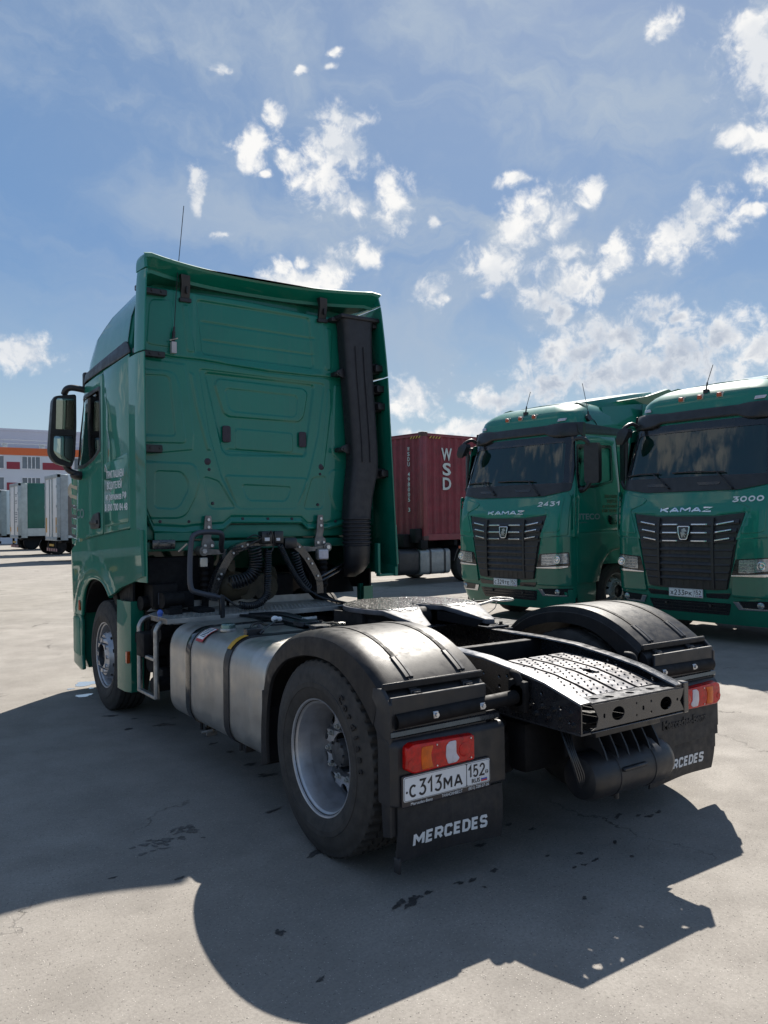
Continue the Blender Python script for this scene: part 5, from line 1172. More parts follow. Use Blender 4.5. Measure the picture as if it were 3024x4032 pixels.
g = G(); g.box(-0.36, 0.3, -0.62, -0.20, 0.40, 0.68, 0.05); g.box(-0.52, -0.30, -0.50, -0.2, 0.38, 0.62, 0.04); g.box(-0.25, 0.35, -0.80, -0.78, 0.52, 0.71, 0.01); g.build('rear_sun_block', m_under, TR)  # thick boxes added under the frame to block a sun patch on the ground

# wheels
make_wheel(TR, (-1.240, 0, 0.510), -1, False, m_rim, True, text='Cordiant')
make_wheel(TR, (-0.905, 0, 0.510), -1, False, m_rim, True, nt=96)
make_wheel(TR, (1.240, 0, 0.510), 1, False, m_rim, True, nt=96); make_wheel(TR, (0.905, 0, 0.510), 1, False, m_rim, True, nt=96)
make_wheel(TR, (-1.195, 4.07, 0.512), -1, True, m_rim, False); make_wheel(TR, (1.195, 4.07, 0.512), 1, True, m_rim, False, nt=96)

# fifth wheel coupling
FW = [(-0.455, 0.86), (-0.44, 0.72), (-0.38, 0.55), (-0.305, 0.335), (-0.285, 0.315), (-0.225, 0.335), (-0.215, 0.36), (-0.16, 0.50), (-0.09, 0.63), (-0.045, 0.70), (-0.04, 0.80), (0, 0.835), (0.04, 0.80), (0.045, 0.70), (0.09, 0.63), (0.16, 0.50), (0.215, 0.36), (0.225, 0.335), (0.285, 0.315), (0.305, 0.335), (0.38, 0.55), (0.44, 0.72), (0.455, 0.86)]
FW += [(0.46*cos(a), 0.90+0.42*sin(a)) for a in [pi*i/28 for i in range(1, 28)]]
def fz(a, b, c):
    z = 1.163-max(0, 0.62-b)*0.27
    e = 0.0
    return Vector((a, b, z+c))
gr = mat('grease_coated_steel', (0.014, 0.015, 0.014), 0.24, metal=0.0, coat=0.3, var=0.4, vs=25, dust=0.0, rv=0.12, bump=6.0, bs=55)
gr2 = mat('worn_coupling_steel', (0.075, 0.08, 0.095), 0.55, metal=0.0, spec=0.2, var=0.35, vs=9, dust=0.1, bump=0.6, bs=50, rv=0.1)
r_ = random.Random(5)
g = G(); g.flat(FW, (), 0.035, lambda a, b, c: fz(a, b, c-0.035), bev=0.008, cut_a=[-.3, -.15, 0, .15, .3], cut_b=[.45, .54, .62, .75, .9, 1.05])
fwh = g.build('fifth_wheel', gr2, TR, ang=30)
# greasy film sheet on top, uneven edge
FE = [(x*0.97+0.012*sin(31*x+17*y), 0.86+(y-0.86)*0.965+0.012*sin(23*y)) for x, y in FW if y > 0.5]
FE = rpoly([(-0.415, 0.60)]+[(x, y) for x, y in FE if y > 0.60 and not (abs(x) < 0.2 and y < 0.86)]+[(0.415, 0.60)], 0.0)
front = [(0.445*cos(a)+0.006*sin(9*a), 0.90+0.405*sin(a)+0.006*cos(13*a)) for a in [pi*i/40 for i in range(0, 41)]]
GE = front+[(-0.44, 0.80), (-0.41, 0.66), (-0.36, 0.60), (-0.33, 0.62), (-0.29, 0.575), (-0.24, 0.60), (-0.19, 0.56), (-0.135, 0.60), (-0.10, 0.635), (-0.055, 0.70), (-0.05, 0.81), (0, 0.845), (0.05, 0.81), (0.055, 0.70), (0.10, 0.635), (0.135, 0.58), (0.19, 0.60), (0.24, 0.56), (0.29, 0.61), (0.35, 0.58), (0.41, 0.66), (0.44, 0.80)]
g = G(); g.flat(GE, (), 0.003, lambda a, b, c: fz(a, b, c+0.0008), cut_a=[-.3, -.15, 0, .15, .3], cut_b=[.62, .75, .9, 1.05]); g.build('grease_film', gr, fwh)
g = G()
for s in (-1, 1):
    g.loft([[(s*0.44, 0.86, 1.14), (s*0.38, 0.55, 1.12), (s*0.30, 0.34, 1.06), (s*0.27, 0.36, 1.03), (s*0.33, 0.55, 1.04), (s*0.36, 0.86, 1.04)], [(s*0.40, 1.1, 1.14), (s*0.36, 1.0, 1.12), (s*0.28, 0.9, 1.06), (s*0.25, 0.9, 1.03), (s*0.28, 1.0, 1.04), (s*0.30, 1.1, 1.04)]])
    g.box(s*0.30, s*0.44, 0.80, 1.02, 1.01, 1.13, 0.02)
    g.flat([(0.335, 1.075), (0.62, 1.125), (1.1, 1.13), (1.1, 1.05), (0.62, 1.07), (0.40, 1.05)], (), 0.02, lambda a, b, c, s=s: Vector((s*(0.285+(a-0.335)*0.25-c), a, b)))
    g.flat([(0.345, 1.075), (0.66, 1.125), (0.66, 1.06), (0.40, 1.03)], (), 0.012, lambda a, b, c, s=s: Vector((s*(0.225-(a-0.335)*0.45-c*0), a, b-0) ) if c < 0.001 else Vector((s*(0.235-(a-0.335)*0.45), a, b)))
g.box(-0.30, 0.30, 0.95, 1.1, 1.03, 1.13, 0.02); g.cyl((-0.05, 0.75, 1.08), (0.05, 0.75, 1.08), 0.07, 14)
g.build('coupling_body', m_under, fwh)
g = G()
for s in (-1, 1):
    g.box(s*0.30, s*0.50, 0.40, 1.35, 1.003, 1.018, 0.003); g.box(s*0.44, s*0.50, 0.36, 1.30, 0.93, 1.003, 0.003)
    for y in (0.44, 0.52, 0.60, 1.0, 1.15, 1.3): g.cyl((s*0.46, y, 1.018), (s*0.46, y, 1.04), 0.014, 6); g.cyl((s*0.46, y, 1.018), (s*0.46, y, 1.022), 0.021, 12)
g.box(-0.5, 0.5, 0.62, 1.2, 1.0185, 1.03, 0.004)
g.build('mounting_plate', m_frame, TR)
g = G(); g.tube([(0.40, 0.80, 1.10), (0.80, 1.04, 1.085), (1.12, 1.24, 1.08)], 0.011, 8)
lp_ = smoothpath([(1.12, 1.24, 1.08), (1.19, 1.20, 1.078), (1.36, 1.27, 1.07), (1.40, 1.35, 1.07), (1.36, 1.45, 1.07), (1.24, 1.40, 1.075), (1.14, 1.30, 1.08)], 5, closed=True)
g.tube(lp_, 0.010, 8, closed=True)
g.build('release_handle', m_steel, fwh)
g = G(); g.tube(smoothpath([(1.16, 1.25, 1.07), (1.05, 1.15, 1.03), (0.85, 1.05, 1.0), (0.6, 0.95, 0.99)]), 0.004, 6); g.sphere((1.06, 1.42, 1.07), 0.014); g.box(0.98, 1.28, 1.38, 1.40, 1.055, 1.07, 0.003)
g.build('handle_cable', m_blk, fwh)

# cab rear suspension, coils, grab frame behind the cab
for s in (-1, 1):
    x = -0.615 if s < 0 else 0.505
    g = G()
    g.flat(rpoly([(x-0.028, 1.80), (x+0.028, 1.80), (x+0.036, 1.66), (x+0.02, 1.60), (x+0.055, 1.57), (x+0.055, 1.52), (x-0.065, 1.50), (x-0.065, 1.56), (x-0.045, 1.63)], .012), (), 0.016, lambda a, b, c: Vector((a, 2.97-c, b)), bev=0.003)
    g.cyl((x-s*0.005+s*0.06, 2.92, 1.495), (x-s*0.005+s*0.06, 3.05, 1.495), 0.042, 16)
    bz = x+s*0.055
    g.loft([[(bz, 2.94, 1.52), (bz, 2.94, 1.46), (bz, 2.99, 1.46), (bz, 2.99, 1.52)], [(x-s*0.10, 2.90, 1.50), (x-s*0.10, 2.90, 1.465), (x-s*0.10, 2.95, 1.465), (x-s*0.10, 2.95, 1.50)], [(x-s*0.24, 2.86, 1.515), (x-s*0.24, 2.86, 1.46), (x-s*0.24, 2.92, 1.46), (x-s*0.24, 2.92, 1.515)]])
    br = g.build('cab_mount', m_cast, TR)
    g = G()
    for z in (1.765, 1.70, ): g.cyl((x, 2.955, z), (x, 2.942, z), 0.014, 6)
    for dx in (-0.035, 0.028): g.cyl((x+dx, 2.955, 1.54), (x+dx, 2.942, 1.54), 0.014, 6)
    g.cyl((bz, 2.925, 1.495), (bz, 2.905, 1.495), 0.022, 6); g.build('mount_bolts', m_bolt, br)
    g = G(); bx = x+s*0.03
    for k in range(6): g.lathe([(0.035, 0), (0.048, 0.025), (0.035, 0.05)], (bx, 2.97, 1.12+k*0.05), 'z', 18)
    g.cyl((bx, 2.97, 0.95), (bx, 2.97, 1.42), 0.03, 12); g.build('cab_damper', m_under, TR)
g = G(); g.box(-0.715, -0.645, 2.90, 2.93, 1.36, 1.44, 0.004); g.build('bracket_plate', m_alu, TR)
archc = [(-0.66, 1.08), (-0.63, 1.20), (-0.57, 1.34), (-0.50, 1.45), (-0.42, 1.52), (-0.30, 1.555), (-0.10, 1.57), (0.10, 1.555), (0.20, 1.50), (0.28, 1.41), (0.35, 1.30), (0.40, 1.20), (0.41, 1.08)]
pp = smoothpath([(a, b, 0) for a, b in archc], 3); g = G(); rr = []
for i, p in enumerate(pp):
    a = pp[max(0, i-1)]; b = pp[min(len(pp)-1, i+1)]; t = (b-a).normalized(); n_ = Vector((-t.y, t.x, 0)); hw = 0.045
    o = p+n_*hw*0.5; q = p-n_*hw
    rr.append([(o.x, 2.79, o.y), (o.x, 2.88, o.y), (q.x, 2.88, q.y), (q.x, 2.79, q.y)])
g.loft(rr); ar = g.build('suspension_arch', m_frame, TR)
g = G()
for a, b in ((-0.645, 1.12), (-0.60, 1.26), (-0.575, 1.30), (-0.46, 1.475), (-0.38, 1.53), (-0.33, 1.545), (0.06, 1.56), (0.18, 1.51), (0.27, 1.40), (0.31, 1.355), (0.37, 1.24)): g.cyl((a, 2.79, b), (a, 2.775, b), 0.010, 8)
g.build('arch_bolts', m_bolt, ar)
g = G()
g.tube(smoothpath([(-0.80, 2.38, 1.155), (-0.93, 2.40, 1.19), (-0.985, 2.42, 1.23), (-0.985, 2.44, 1.40), (-0.965, 2.45, 1.60), (-0.93, 2.45, 1.65), (-0.86, 2.45, 1.665), (-0.74, 2.45, 1.66), (-0.70, 2.47, 1.63), (-0.66, 2.58, 1.55), (-0.58, 2.75, 1.50)], 4), 0.022, 12)
g.tube([(-0.80, 2.38, 1.155), (-0.74, 2.38, 1.14), (-0.74, 2.40, 1.0)], 0.02, 10)
g.build('grab_frame', mat('grab_tube', (0.05, 0.055, 0.07), 0.4, metal=0.3, var=0.2), TR)
def coil(path, R, pitch, r, name, mat_=m_hose, n=7):
    P = smoothpath(path, 10); L = [0]
    for a, b in zip(P, P[1:]): L.append(L[-1]+(b-a).length)
    tot = L[-1]; turns = tot/pitch; N = int(turns*14); out = []
    T0 = (P[1]-P[0]).normalized(); nn = T0.orthogonal().normalized()
    for i in range(N+1):
        d = tot*i/N; k = max(j for j in range(len(L)) if L[j] <= d+1e-9); k = min(k, len(P)-2); f = (d-L[k])/max(1e-6, L[k+1]-L[k]); p = P[k].lerp(P[k+1], f)
        t = (P[min(k+2, len(P)-1)]-P[max(k-1, 0)]).normalized(); nn = (nn-t*nn.dot(t)).normalized(); bb = t.cross(nn); a = 2*pi*turns*i/N
        out.append(p+(nn*cos(a)+bb*sin(a))*R)
    g = G(); g.tube(out, r, n); return g.build(name, mat_, TR)
coil([(-0.345, 2.62, 1.535), (-0.325, 2.62, 1.42), (-0.345, 2.62, 1.32), (-0.42, 2.62, 1.26), (-0.55, 2.64, 1.235)], 0.052, 0.026, 0.0085, 'air_coil')
coil([(-0.22, 2.60, 1.50), (-0.235, 2.58, 1.38), (-0.25, 2.56, 1.22), (-0.27, 2.54, 1.12), (-0.36, 2.52, 1.055), (-0.46, 2.50, 1.045), (-0.54, 2.50, 1.06)], 0.026, 0.019, 0.0075, 'air_coil')
coil([(-0.10, 2.62, 1.54), (-0.04, 2.62, 1.42), (0.04, 2.62, 1.28), (0.12, 2.62, 1.17), (0.19, 2.64, 1.12)], 0.020, 0.016, 0.0065, 'air_coil')
coil([(0.06, 2.66, 1.47), (0.09, 2.66, 1.36), (0.13, 2.66, 1.24), (0.20, 2.66, 1.14)], 0.036, 0.024, 0.0075, 'air_coil')
g = G()
g.box(-0.27, -0.17, 2.62, 2.70, 1.55, 1.66, 0.01); g.box(-0.15, -0.06, 2.62, 2.70, 1.55, 1.66, 0.01); g.box(-0.03, 0.10, 2.66, 2.74, 1.50, 1.60, 0.02)
g.tube(smoothpath([(-0.21, 2.60, 1.63), (-0.20, 2.58, 1.66), (-0.185, 2.58, 1.60), (-0.175, 2.6, 1.52), (-0.2, 2.60, 1.47)]), 0.007, 8); g.tube(smoothpath([(-0.40, 2.64, 1.60), (-0.34, 2.62, 1.63), (-0.28, 2.62, 1.60), (-0.36, 2.62, 1.56), (-0.44, 2.64, 1.5)]), 0.006, 8)
g.tube(smoothpath([(-0.74, 2.42, 1.16), (-0.70, 2.40, 1.13), (-0.62, 2.40, 1.07), (-0.55, 2.45, 1.045)]), 0.009, 8); g.box(-0.765, -0.725, 2.36, 2.40, 0.98, 1.16, 0.006)
g.tube(smoothpath([(0.19, 2.64, 1.13), (0.30, 2.60, 1.06), (0.44, 2.5, 1.02), (0.5, 2.3, 1.0)]), 0.009, 8)
for k in range(4): g.tube(smoothpath([(0.38+0.02*k, 2.9, 1.12), (0.42+0.02*k, 2.8, 1.05), (0.46+0.015*k, 2.65, 1.01), (0.5, 2.2, 1.0)]), 0.006, 6)
g.build('coupling_block', m_hose, TR)
g = G(); g.box(-0.245, -0.20, 2.61, 2.622, 1.575, 1.605, 0.002); g.box(-0.135, -0.10, 2.61, 2.622, 1.575, 1.60, 0.002); g.build('coupling_tags', m_white, TR)
g = G(); g.box(0.345, 0.465, 2.74, 2.79, 1.385, 1.49, 0.012); wl = g.build('work_lamp', m_cast, TR)
g = G(); g.flat(rrect(0.355, 0.455, 1.395, 1.48, 0.012), (), 0.008, lambda a, b, c: Vector((a, 2.74-c, b)), bev=0.003); g.build('work_lamp_lens', m_wlens, wl)
g = G(); g.box(-1.10, -0.90, 2.98, 3.08, 1.52, 1.60, 0.01); g.cyl((0.42, 2.9, 1.20), (0.85, 3.0, 1.36), 0.012, 8); g.cyl((0.42, 2.9, 1.16), (0.86, 3.0, 1.32), 0.012, 8); g.build('support_rods', m_frame, TR)
g = G(); g.cyl((-0.905, 2.90, 1.50), (-0.845, 2.86, 1.565), 0.012, 8); g.build('lock_pin', m_alu, TR)
# ------------------------------------------------------------------ ground
def ground():
    m = bpy.data.materials.new('asphalt'); m.use_nodes = True; nt = m.node_tree; N = nt.nodes; L = nt.links; b = N['Principled BSDF']
    tc = N.new('ShaderNodeTexCoord'); O = tc.outputs['Object']
    def noise(sc, det=6, ro=0.6, vec=None, out=0):
        n = N.new('ShaderNodeTexNoise'); L.new(vec or O, n.inputs['Vector']); n.inputs['Scale'].default_value = sc; n.inputs['Detail'].default_value = det; n.inputs['Roughness'].default_value = ro; return n.outputs[out]
    def mr(x, a, b_, c_, d_):
        n = N.new('ShaderNodeMapRange'); L.new(x, n.inputs[0])
        for i, v in enumerate((a, b_, c_, d_)): n.inputs[i+1].default_value = v
        return n.outputs[0]
    def mix(f, a, b_, mode='MIX'):
        n = N.new('ShaderNodeMix'); n.data_type = 'RGBA'; n.blend_type = mode
        if isinstance(f, float): n.inputs[0].default_value = f
        else: L.new(f, n.inputs[0])
        for i, v in ((6, a), (7, b_)):
            if isinstance(v, tuple): n.inputs[i].default_value = (*v, 1)
            else: L.new(v, n.inputs[i])
        return n.outputs[2]
    def M(op, a, b_=0.0):
        n = N.new('ShaderNodeMath'); n.operation = op
        for i, v in enumerate((a, b_)):
            if isinstance(v, (int, float)): n.inputs[i].default_value = v
            else: L.new(v, n.inputs[i])
        return n.outputs[0]
    big = noise(0.35, 6, 0.6); mid = noise(2.2, 8, 0.68); fine = noise(70, 6, 0.75); grit = noise(210, 3, 0.8)
    col = mix(mr(big, 0.38, 0.62, 0, 1), (0.240, 0.220, 0.196), (0.298, 0.276, 0.248))
    col = mix(mr(mid, 0.40, 0.68, 0, 0.45), col, (0.145, 0.132, 0.118))
    patch = noise(0.55, 3, 0.45); col = mix(mr(patch, 0.52, 0.56, 0, 0.22), col, (0.17, 0.158, 0.143))
    col = mix(mr(fine, 0.42, 0.66, 0, 0.5), col, (0.135, 0.122, 0.108))
    v = N.new('ShaderNodeTexVoronoi'); L.new(O, v.inputs['Vector']); v.inputs['Scale'].default_value = 95; v.inputs['Randomness'].default_value = 1
    st = mr(v.outputs['Distance'], 0.18, 0.27, 1, 0); cs = N.new('ShaderNodeSeparateColor'); L.new(v.outputs['Color'], cs.inputs[0])
    stone = M('MULTIPLY', st, mr(cs.outputs[0], 0.76, 0.84, 0, 1.0)); col = mix(stone, col, (0.42, 0.39, 0.35))
    pit = M('MULTIPLY', mr(v.outputs['Distance'], 0.12, 0.3, 1, 0), mr(cs.outputs[1], 0.80, 0.9, 0, 1.0)); col = mix(pit, col, (0.06, 0.055, 0.052))
    v2 = N.new('ShaderNodeTexVoronoi'); L.new(O, v2.inputs['Vector']); v2.inputs['Scale'].default_value = 26
    cs2 = N.new('ShaderNodeSeparateColor'); L.new(v2.outputs['Color'], cs2.inputs[0])
    chip = M('MULTIPLY', mr(v2.outputs['Distance'], 0.03, 0.10, 1, 0), mr(cs2.outputs[0], 0.93, 0.96, 0, 0.6)); col = mix(chip, col, (0.40, 0.37, 0.33))
    pit2 = M('MULTIPLY', mr(v2.outputs['Distance'], 0.04, 0.15, 1, 0), mr(cs2.outputs[2], 0.95, 0.97, 0, 0.6)); col = mix(pit2, col, (0.045, 0.042, 0.04))
    # long cracks
    wp = N.new('ShaderNodeVectorMath'); wp.operation = 'MULTIPLY_ADD'; L.new(noise(1.6, 8, 0.65, out=1), wp.inputs[0]); wp.inputs[1].default_value = (0.9, 0.9, 0); L.new(O, wp.inputs[2])
    vc = N.new('ShaderNodeTexVoronoi'); vc.feature = 'DISTANCE_TO_EDGE'; L.new(wp.outputs[0], vc.inputs['Vector']); vc.inputs['Scale'].default_value = 0.27
    cr = M('MULTIPLY', mr(vc.outputs['Distance'], 0.0006, 0.0022, 1, 0), mr(noise(1.1, 4, 0.5), 0.47, 0.60, 0, 1)); col = mix(M('MULTIPLY', cr, 0.75), col, (0.05, 0.045, 0.04))
    L.new(col, b.inputs['Base Color']); L.new(mr(mid, 0.3, 0.7, 0.78, 0.95), b.inputs['Roughness']); b.inputs['Specular IOR Level'].default_value = 0.3
    h = M('ADD', M('MULTIPLY', fine, 0.6), M('MULTIPLY', grit, 0.4)); h = M('SUBTRACT', h, M('MULTIPLY', cr, 3.0)); h = M('SUBTRACT', h, pit); h = M('ADD', h, M('MULTIPLY', stone, 0.4))
    bp = N.new('ShaderNodeBump'); bp.inputs['Strength'].default_value = 0.8; bp.inputs['Distance'].default_value = 0.004; L.new(h, bp.inputs['Height']); L.new(bp.outputs[0], b.inputs['Normal'])
    g = G(); R = 900
    g.add([(-R, -R, 0), (R, -R, 0), (R, R, 0), (-R, R, 0)], [[0, 1, 2, 3]])
    o = g.build('ground', m, None, smooth=False); tag(o, 'worn grey asphalt yard with fine cracks under all the trucks', None, None, 'structure')
ground()
def blob(cx, cy, rx, ry, rot, n=22, rg=None, j=0.35):
    ph = [rg.random()*6.28 for _ in range(4)]; o = []
    for i in range(n):
        a = 2*pi*i/n; r = 1+j*(0.5*sin(2*a+ph[0])+0.35*sin(3*a+ph[1])+0.3*sin(5*a+ph[2])+0.25*sin(7*a+ph[3])); x = rx*r*cos(a); y = ry*r*sin(a)
        o.append((cx+x*cos(rot)-y*sin(rot), cy+x*sin(rot)+y*cos(rot)))
    return o
m_wet = mat('wet_oil', (0.065, 0.061, 0.058), 0.5, var=0.4, vs=30, spec=0.3)
m_soak = mat('damp_asphalt', (0.10, 0.093, 0.086), 0.7, var=0.4, vs=25, bump=0.6, bs=90)
rg = random.Random(21); g = G()
# (x, y, rx, ry, rotation)
SP = [(-1.19, 0.04, .10, .03, .3), (-1.236, 3.79, .06, .03, .2), (-1.22, 3.22, .05, .02, .4), (-1.1, 3.54, .03, .02, 0), (-0.98, 3.18, .09, .025, .5), (-0.885, 3.13, .04, .015, .5), (-0.83, 2.35, .05, .02, .6), (-0.83, 2.06, .04, .02, .3), (-0.85, 1.67, .05, .02, .3), (-0.84, 1.38, .09, .03, .2), (-1.17, 0.73, .09, .016, .25), (-1.64, 0.59, .012, .01, 0),
      (-1.186, -0.69, .07, .022, .35), (-1.12, -0.67, .05, .02, .35), (-1.05, -0.665, .035, .014, .3), (-0.63, -0.67, .03, .014, .2), (-0.78, -0.686, .04, .012, .2), (-0.09, -0.394, .03, .012, .2), (-0.15, -0.267, .03, .012, .2), (-0.29, -0.70, .02, .01, .2), (-0.138, -0.78, .03, .01, .2), (-0.133, -0.885, .03, .01, .3), (0.147, -0.786, .035, .012, .4), (0.43, -0.55, .06, .014, .3), (0.607, -0.654, .045, .012, .3), (0.70, -0.646, .04, .012, .3), (0.54, -0.61, .03, .01, .3), (-0.49, -1.13, .02, .01, 0), (-0.785, -0.78, .012, .008, 0), (-0.85, -0.673, .03, .012, 0), (-1.776, -0.587, .03, .02, 0), (-0.29, -0.88, .02, .008, .2), (-0.22, -0.886, .02, .008, .2), (-0.484, -0.395, .05, .015, .2), (0.06, -0.96, .02, .008, 0), (-1.82, -1.00, .03, .01, .3), (-1.93, 0.17, .03, .008, .2), (-2.19, 0.37, .03, .008, .2)]
for x, y, rx, ry, ro in SP:
    for k in range(3):
        g.flat(blob(x+(rg.random()-.5)*rx*1.2, y+(rg.random()-.5)*ry*1.6, rx*(.30+.36*rg.random()), ry*(.4+.5*rg.random()), ro+(rg.random()-.5)*.5, 18, rg, .6), (), 0.0006, lambda a, b, c, z=0.0012+rg.random()*0.002: Vector((a, b, z+c)))
o = g.build('oil_drips', m_wet, None, smooth=False); tag(o, 'dark wet oil and water drips scattered on the asphalt around the near truck', 'drips', None, 'stuff')
g = G()
for k in range(34):
    t = rg.random(); x = -1.95+0.35*t+(rg.random()-.5)*0.16; y = 0.62+0.16*t+(rg.random()-.5)*0.12; g.flat(blob(x, y, .012+.018*rg.random(), .008+.010*rg.random(), rg.random()*3, 12, rg, .6), (), 0.0005, lambda a, b, c, z=0.0012+rg.random()*.001: Vector((a, b, z+c)))
o = g.build('damp_patch', m_soak, None, smooth=False); tag(o, 'faint speckled damp patch on shaded asphalt left of the rear wheel', 'damp patch', None, 'stuff')
m_pud = mat('standing_water', (0.25, 0.27, 0.30), 0.03, var=0.05, spec=1.0, coat=1.0, rv=0.02)
for (pts, lab) in (((-1.00, 5.45, .16, .10, 0.1), 'shallow bright puddle half in sun beside the near truck front wheel, farthest of the puddles'),
                   ((-1.19, 4.84, .10, .055, 0.1), 'bright puddle in shade beside the near truck front wheel, nearest of the puddles'),
                   ((-1.22, 5.26, .04, .025, 0.2), 'tiny bright puddle left of the larger two by the front wheel'),
                   ((-1.03, 5.17, .035, .03, 0.1), 'tiny bright puddle close against the front tyre between the larger two')):
    g = G(); g.flat(blob(*pts, 26, rg, .4), (), 0.0008, lambda a, b, c: Vector((a, b, 0.0015+c))); o = g.build('puddle', m_pud, None, smooth=False); tag(o, lab, 'puddle', 'puddles by the front wheel')
# ------------------------------------------------------------------ the two green trucks facing us on the right
def kw(z): return interp(z, [(0.3, 1.20), (0.7, 1.235), (2.1, 1.235), (2.3, 1.225), (3.0, 1.165), (3.3, 1.12), (3.45, 1.08), (3.55, 1.02), (3.63, 0.93), (3.68, 0.80), (3.70, 0.66)])
def kv(z): return interp(z, [(0.26, 0.16), (0.40, 0.10), (0.68, 0.02), (1.0, 0.0), (1.5, 0.0), (1.85, 0.04), (2.10, 0.12), (2.28, 0.17), (3.0, 0.36), (3.25, 0.40), (3.35, 0.40), (3.45, 0.42), (3.52, 0.48), (3.58, 0.56), (3.63, 0.66), (3.67, 0.80), (3.70, 0.98)])
def kr(z): return interp(z, [(0.3, 0.24), (1.5, 0.22), (2.2, 0.20), (3.0, 0.22), (3.5, 0.34), (3.7, 0.40)])
def kfront(u, z):
    w = kw(z); r = kr(z); v = kv(z)+0.055*(u/w)**2; e = abs(u)-(w-r)
    if e > 0: e = min(e, r*0.999); v += r-sqrt(r*r-e*e)
    return v
def kring(z, vb=2.28):
    w = kw(z); r = kr(z); o = [(-w, vb, z), (-w, 1.46, z), (-w, 0.9, z)]
    for i in range(9): a = pi/2*i/8; u = -w+r-r*cos(a); o.append((u, kfront(u, z) if i else kfront(-w+1e-4, z), z))
    for u in (-0.7, -0.4): 
        if u > -w+r: o.append((u, kfront(u, z), z))
        else: o.append((-w+r+0.01*(1+(u+0.7)), kfront(-w+r+0.01, z), z))
    o.append((0, kfront(0, z), z))
    m = [(-p[0], p[1], p[2]) for p in o[:-1]]; return o+m[::-1]
def kface(off=0.0):
    def f(a, b, c): return Vector((a, kfront(a, b)-c-off, b))
    return f
KA = frange(-1.24, 1.24, 0.05); KB = [2.28]+frange(0.3, 3.6, 0.1)
def kside(s, off=0.0):
    def f(a, b, c): return Vector((s*(kw(b)+c+off), a, b))
    return f
def make_kamaz(loc, rz, label, plate, number):
    T = thing('tractor_truck', label, 'truck', loc, rz, 'green trucks parked facing the camera')
    g = G(); g.loft([kring(z) for z in (0.98, 1.2, 1.5, 1.85, 2.1, 2.28, 2.5, 2.75, 3.0, 3.12, 3.25, 3.35, 3.45, 3.5, 3.55, 3.59, 3.63, 3.66, 3.68, 3.70)]); bd = g.build('cab_body', [m_green, m_int], T, ang=30)
    c_ = G()    # hollow cab
    c_.loft([[(-1.06, -0.3, 2.30), (1.06, -0.3, 2.30), (1.06, 1.9, 2.22), (-1.06, 1.9, 2.22)], [(-1.0, -0.3, 3.00), (1.0, -0.3, 3.00), (1.0, 1.9, 3.03), (-1.0, 1.9, 3.03)]])
    boolean(bd, c_.build('cutter', m_int, None))
    wino = rpoly([(0.42, 2.90), (1.31, 2.92), (1.27, 2.34), (0.80, 2.25), (0.37, 2.22), (0.36, 2.46)], .05)
    c_ = G(); c_.flat(wino, (), 3.2, lambda a, b, c: Vector((c-1.6, a, b))); boolean(bd, c_.build('cutter', m_int, None))
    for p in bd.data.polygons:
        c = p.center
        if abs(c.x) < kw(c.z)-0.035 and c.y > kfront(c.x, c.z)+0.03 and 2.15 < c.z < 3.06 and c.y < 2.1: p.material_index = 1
    bd.data.set_sharp_from_angle(angle=radians(30))
    # windscreen
    g = G(); g.flat(rpoly([(-1.085, 2.30), (-1.01, 2.985), (1.01, 2.985), (1.085, 2.30)], .06), (), 0.006, kface(-0.004), cut_a=KA, cut_b=KB); g.build('windscreen', m_glass_w, T, ang=60)
    g = G(); g.flat(rpoly([(-1.185, 2.27), (-1.15, 3.09), (1.15, 3.09), (1.185, 2.27)], .05), [rpoly([(-1.065, 2.305), (-0.99, 2.965), (0.99, 2.965), (1.065, 2.305)], .06)[::-1]], 0.010, kface(0.0), cut_a=KA, cut_b=KB); g.build('windscreen_surround', m_blk_g, T, ang=60)
    g = G(); g.flat(rpoly([(-1.18, 2.17), (-1.185, 2.30), (1.185, 2.30), (1.18, 2.17), (0.73, 2.095), (-0.73, 2.095)], .04), (), 0.016, kface(0.0), bev=0.004, cut_a=KA, cut_b=KB)
    cowl = g.build('cowl_panel', m_blk, T, ang=40)
    g = G()
    for u0 in (-0.72, 0.10): g.flat(rpoly([(u0, 2.22), (u0+0.36, 2.215), (u0+0.33, 2.175), (u0+0.04, 2.178)], .02), (), 0.008, kface(0.014), cut_a=KA)
    g.build('cowl_vents', m_blk_g, cowl)
    # sun visor
    g = G(); rows = []
    for u in [x/10*1.18/1.0 for x in range(-10, 11)]:
        e = 1 if abs(u) > 0.72 else 0.0; e = max(0, min(1, (abs(u)-0.62)/0.12)); zt = 3.265+0.02*e; zb = 3.125-0.06*e; vf = kfront(min(max(u, -1.12), 1.12), 3.2); d = 0.07+0.035*e
        if abs(u) > 1.1: d *= 0.6
        rows.append([(u, vf+0.02, zt), (u, vf-0.02, zt+0.005), (u, vf-d*0.6, zt-0.03), (u, vf-d, zb+0.02), (u, vf-d+0.01, zb), (u, vf+0.02, zb-0.01)])
    g.loft(rows); g.build('sun_visor', m_blk, T, ang=35)
    g = G()
    for s in (-1, 1): g.flat(rpoly([(0.50, 3.29), (1.9, 3.23), (2.27, 3.2), (2.27, 3.12), (1.9, 3.13), (0.50, 3.10)], .03), (), 0.012, kside(s), bev=0.004, cut_b=[3.15, 3.2, 3.25])
    g.build('roof_joint_band', m_blk, T)
    # bumper
    g = G()
    def bring(z, k=1.0, d=0.0):
        w = kw(z)*k; o = [(-w, 0.80, z), (-w, 0.5, z), (-w, 0.32, z)]
        for i in range(8): a = pi/2*i/7; r = 0.26; u = -w+r-r*cos(a); o.append((u, kfront(u/k, z)-d+0.0, z))
        o.append((-0.45, kfront(-0.45, z)-d, z)); o.append((0, kfront(0, z)-d, z)); m = [(-p[0], p[1], p[2]) for p in o[:-1]]; return o+m[::-1]
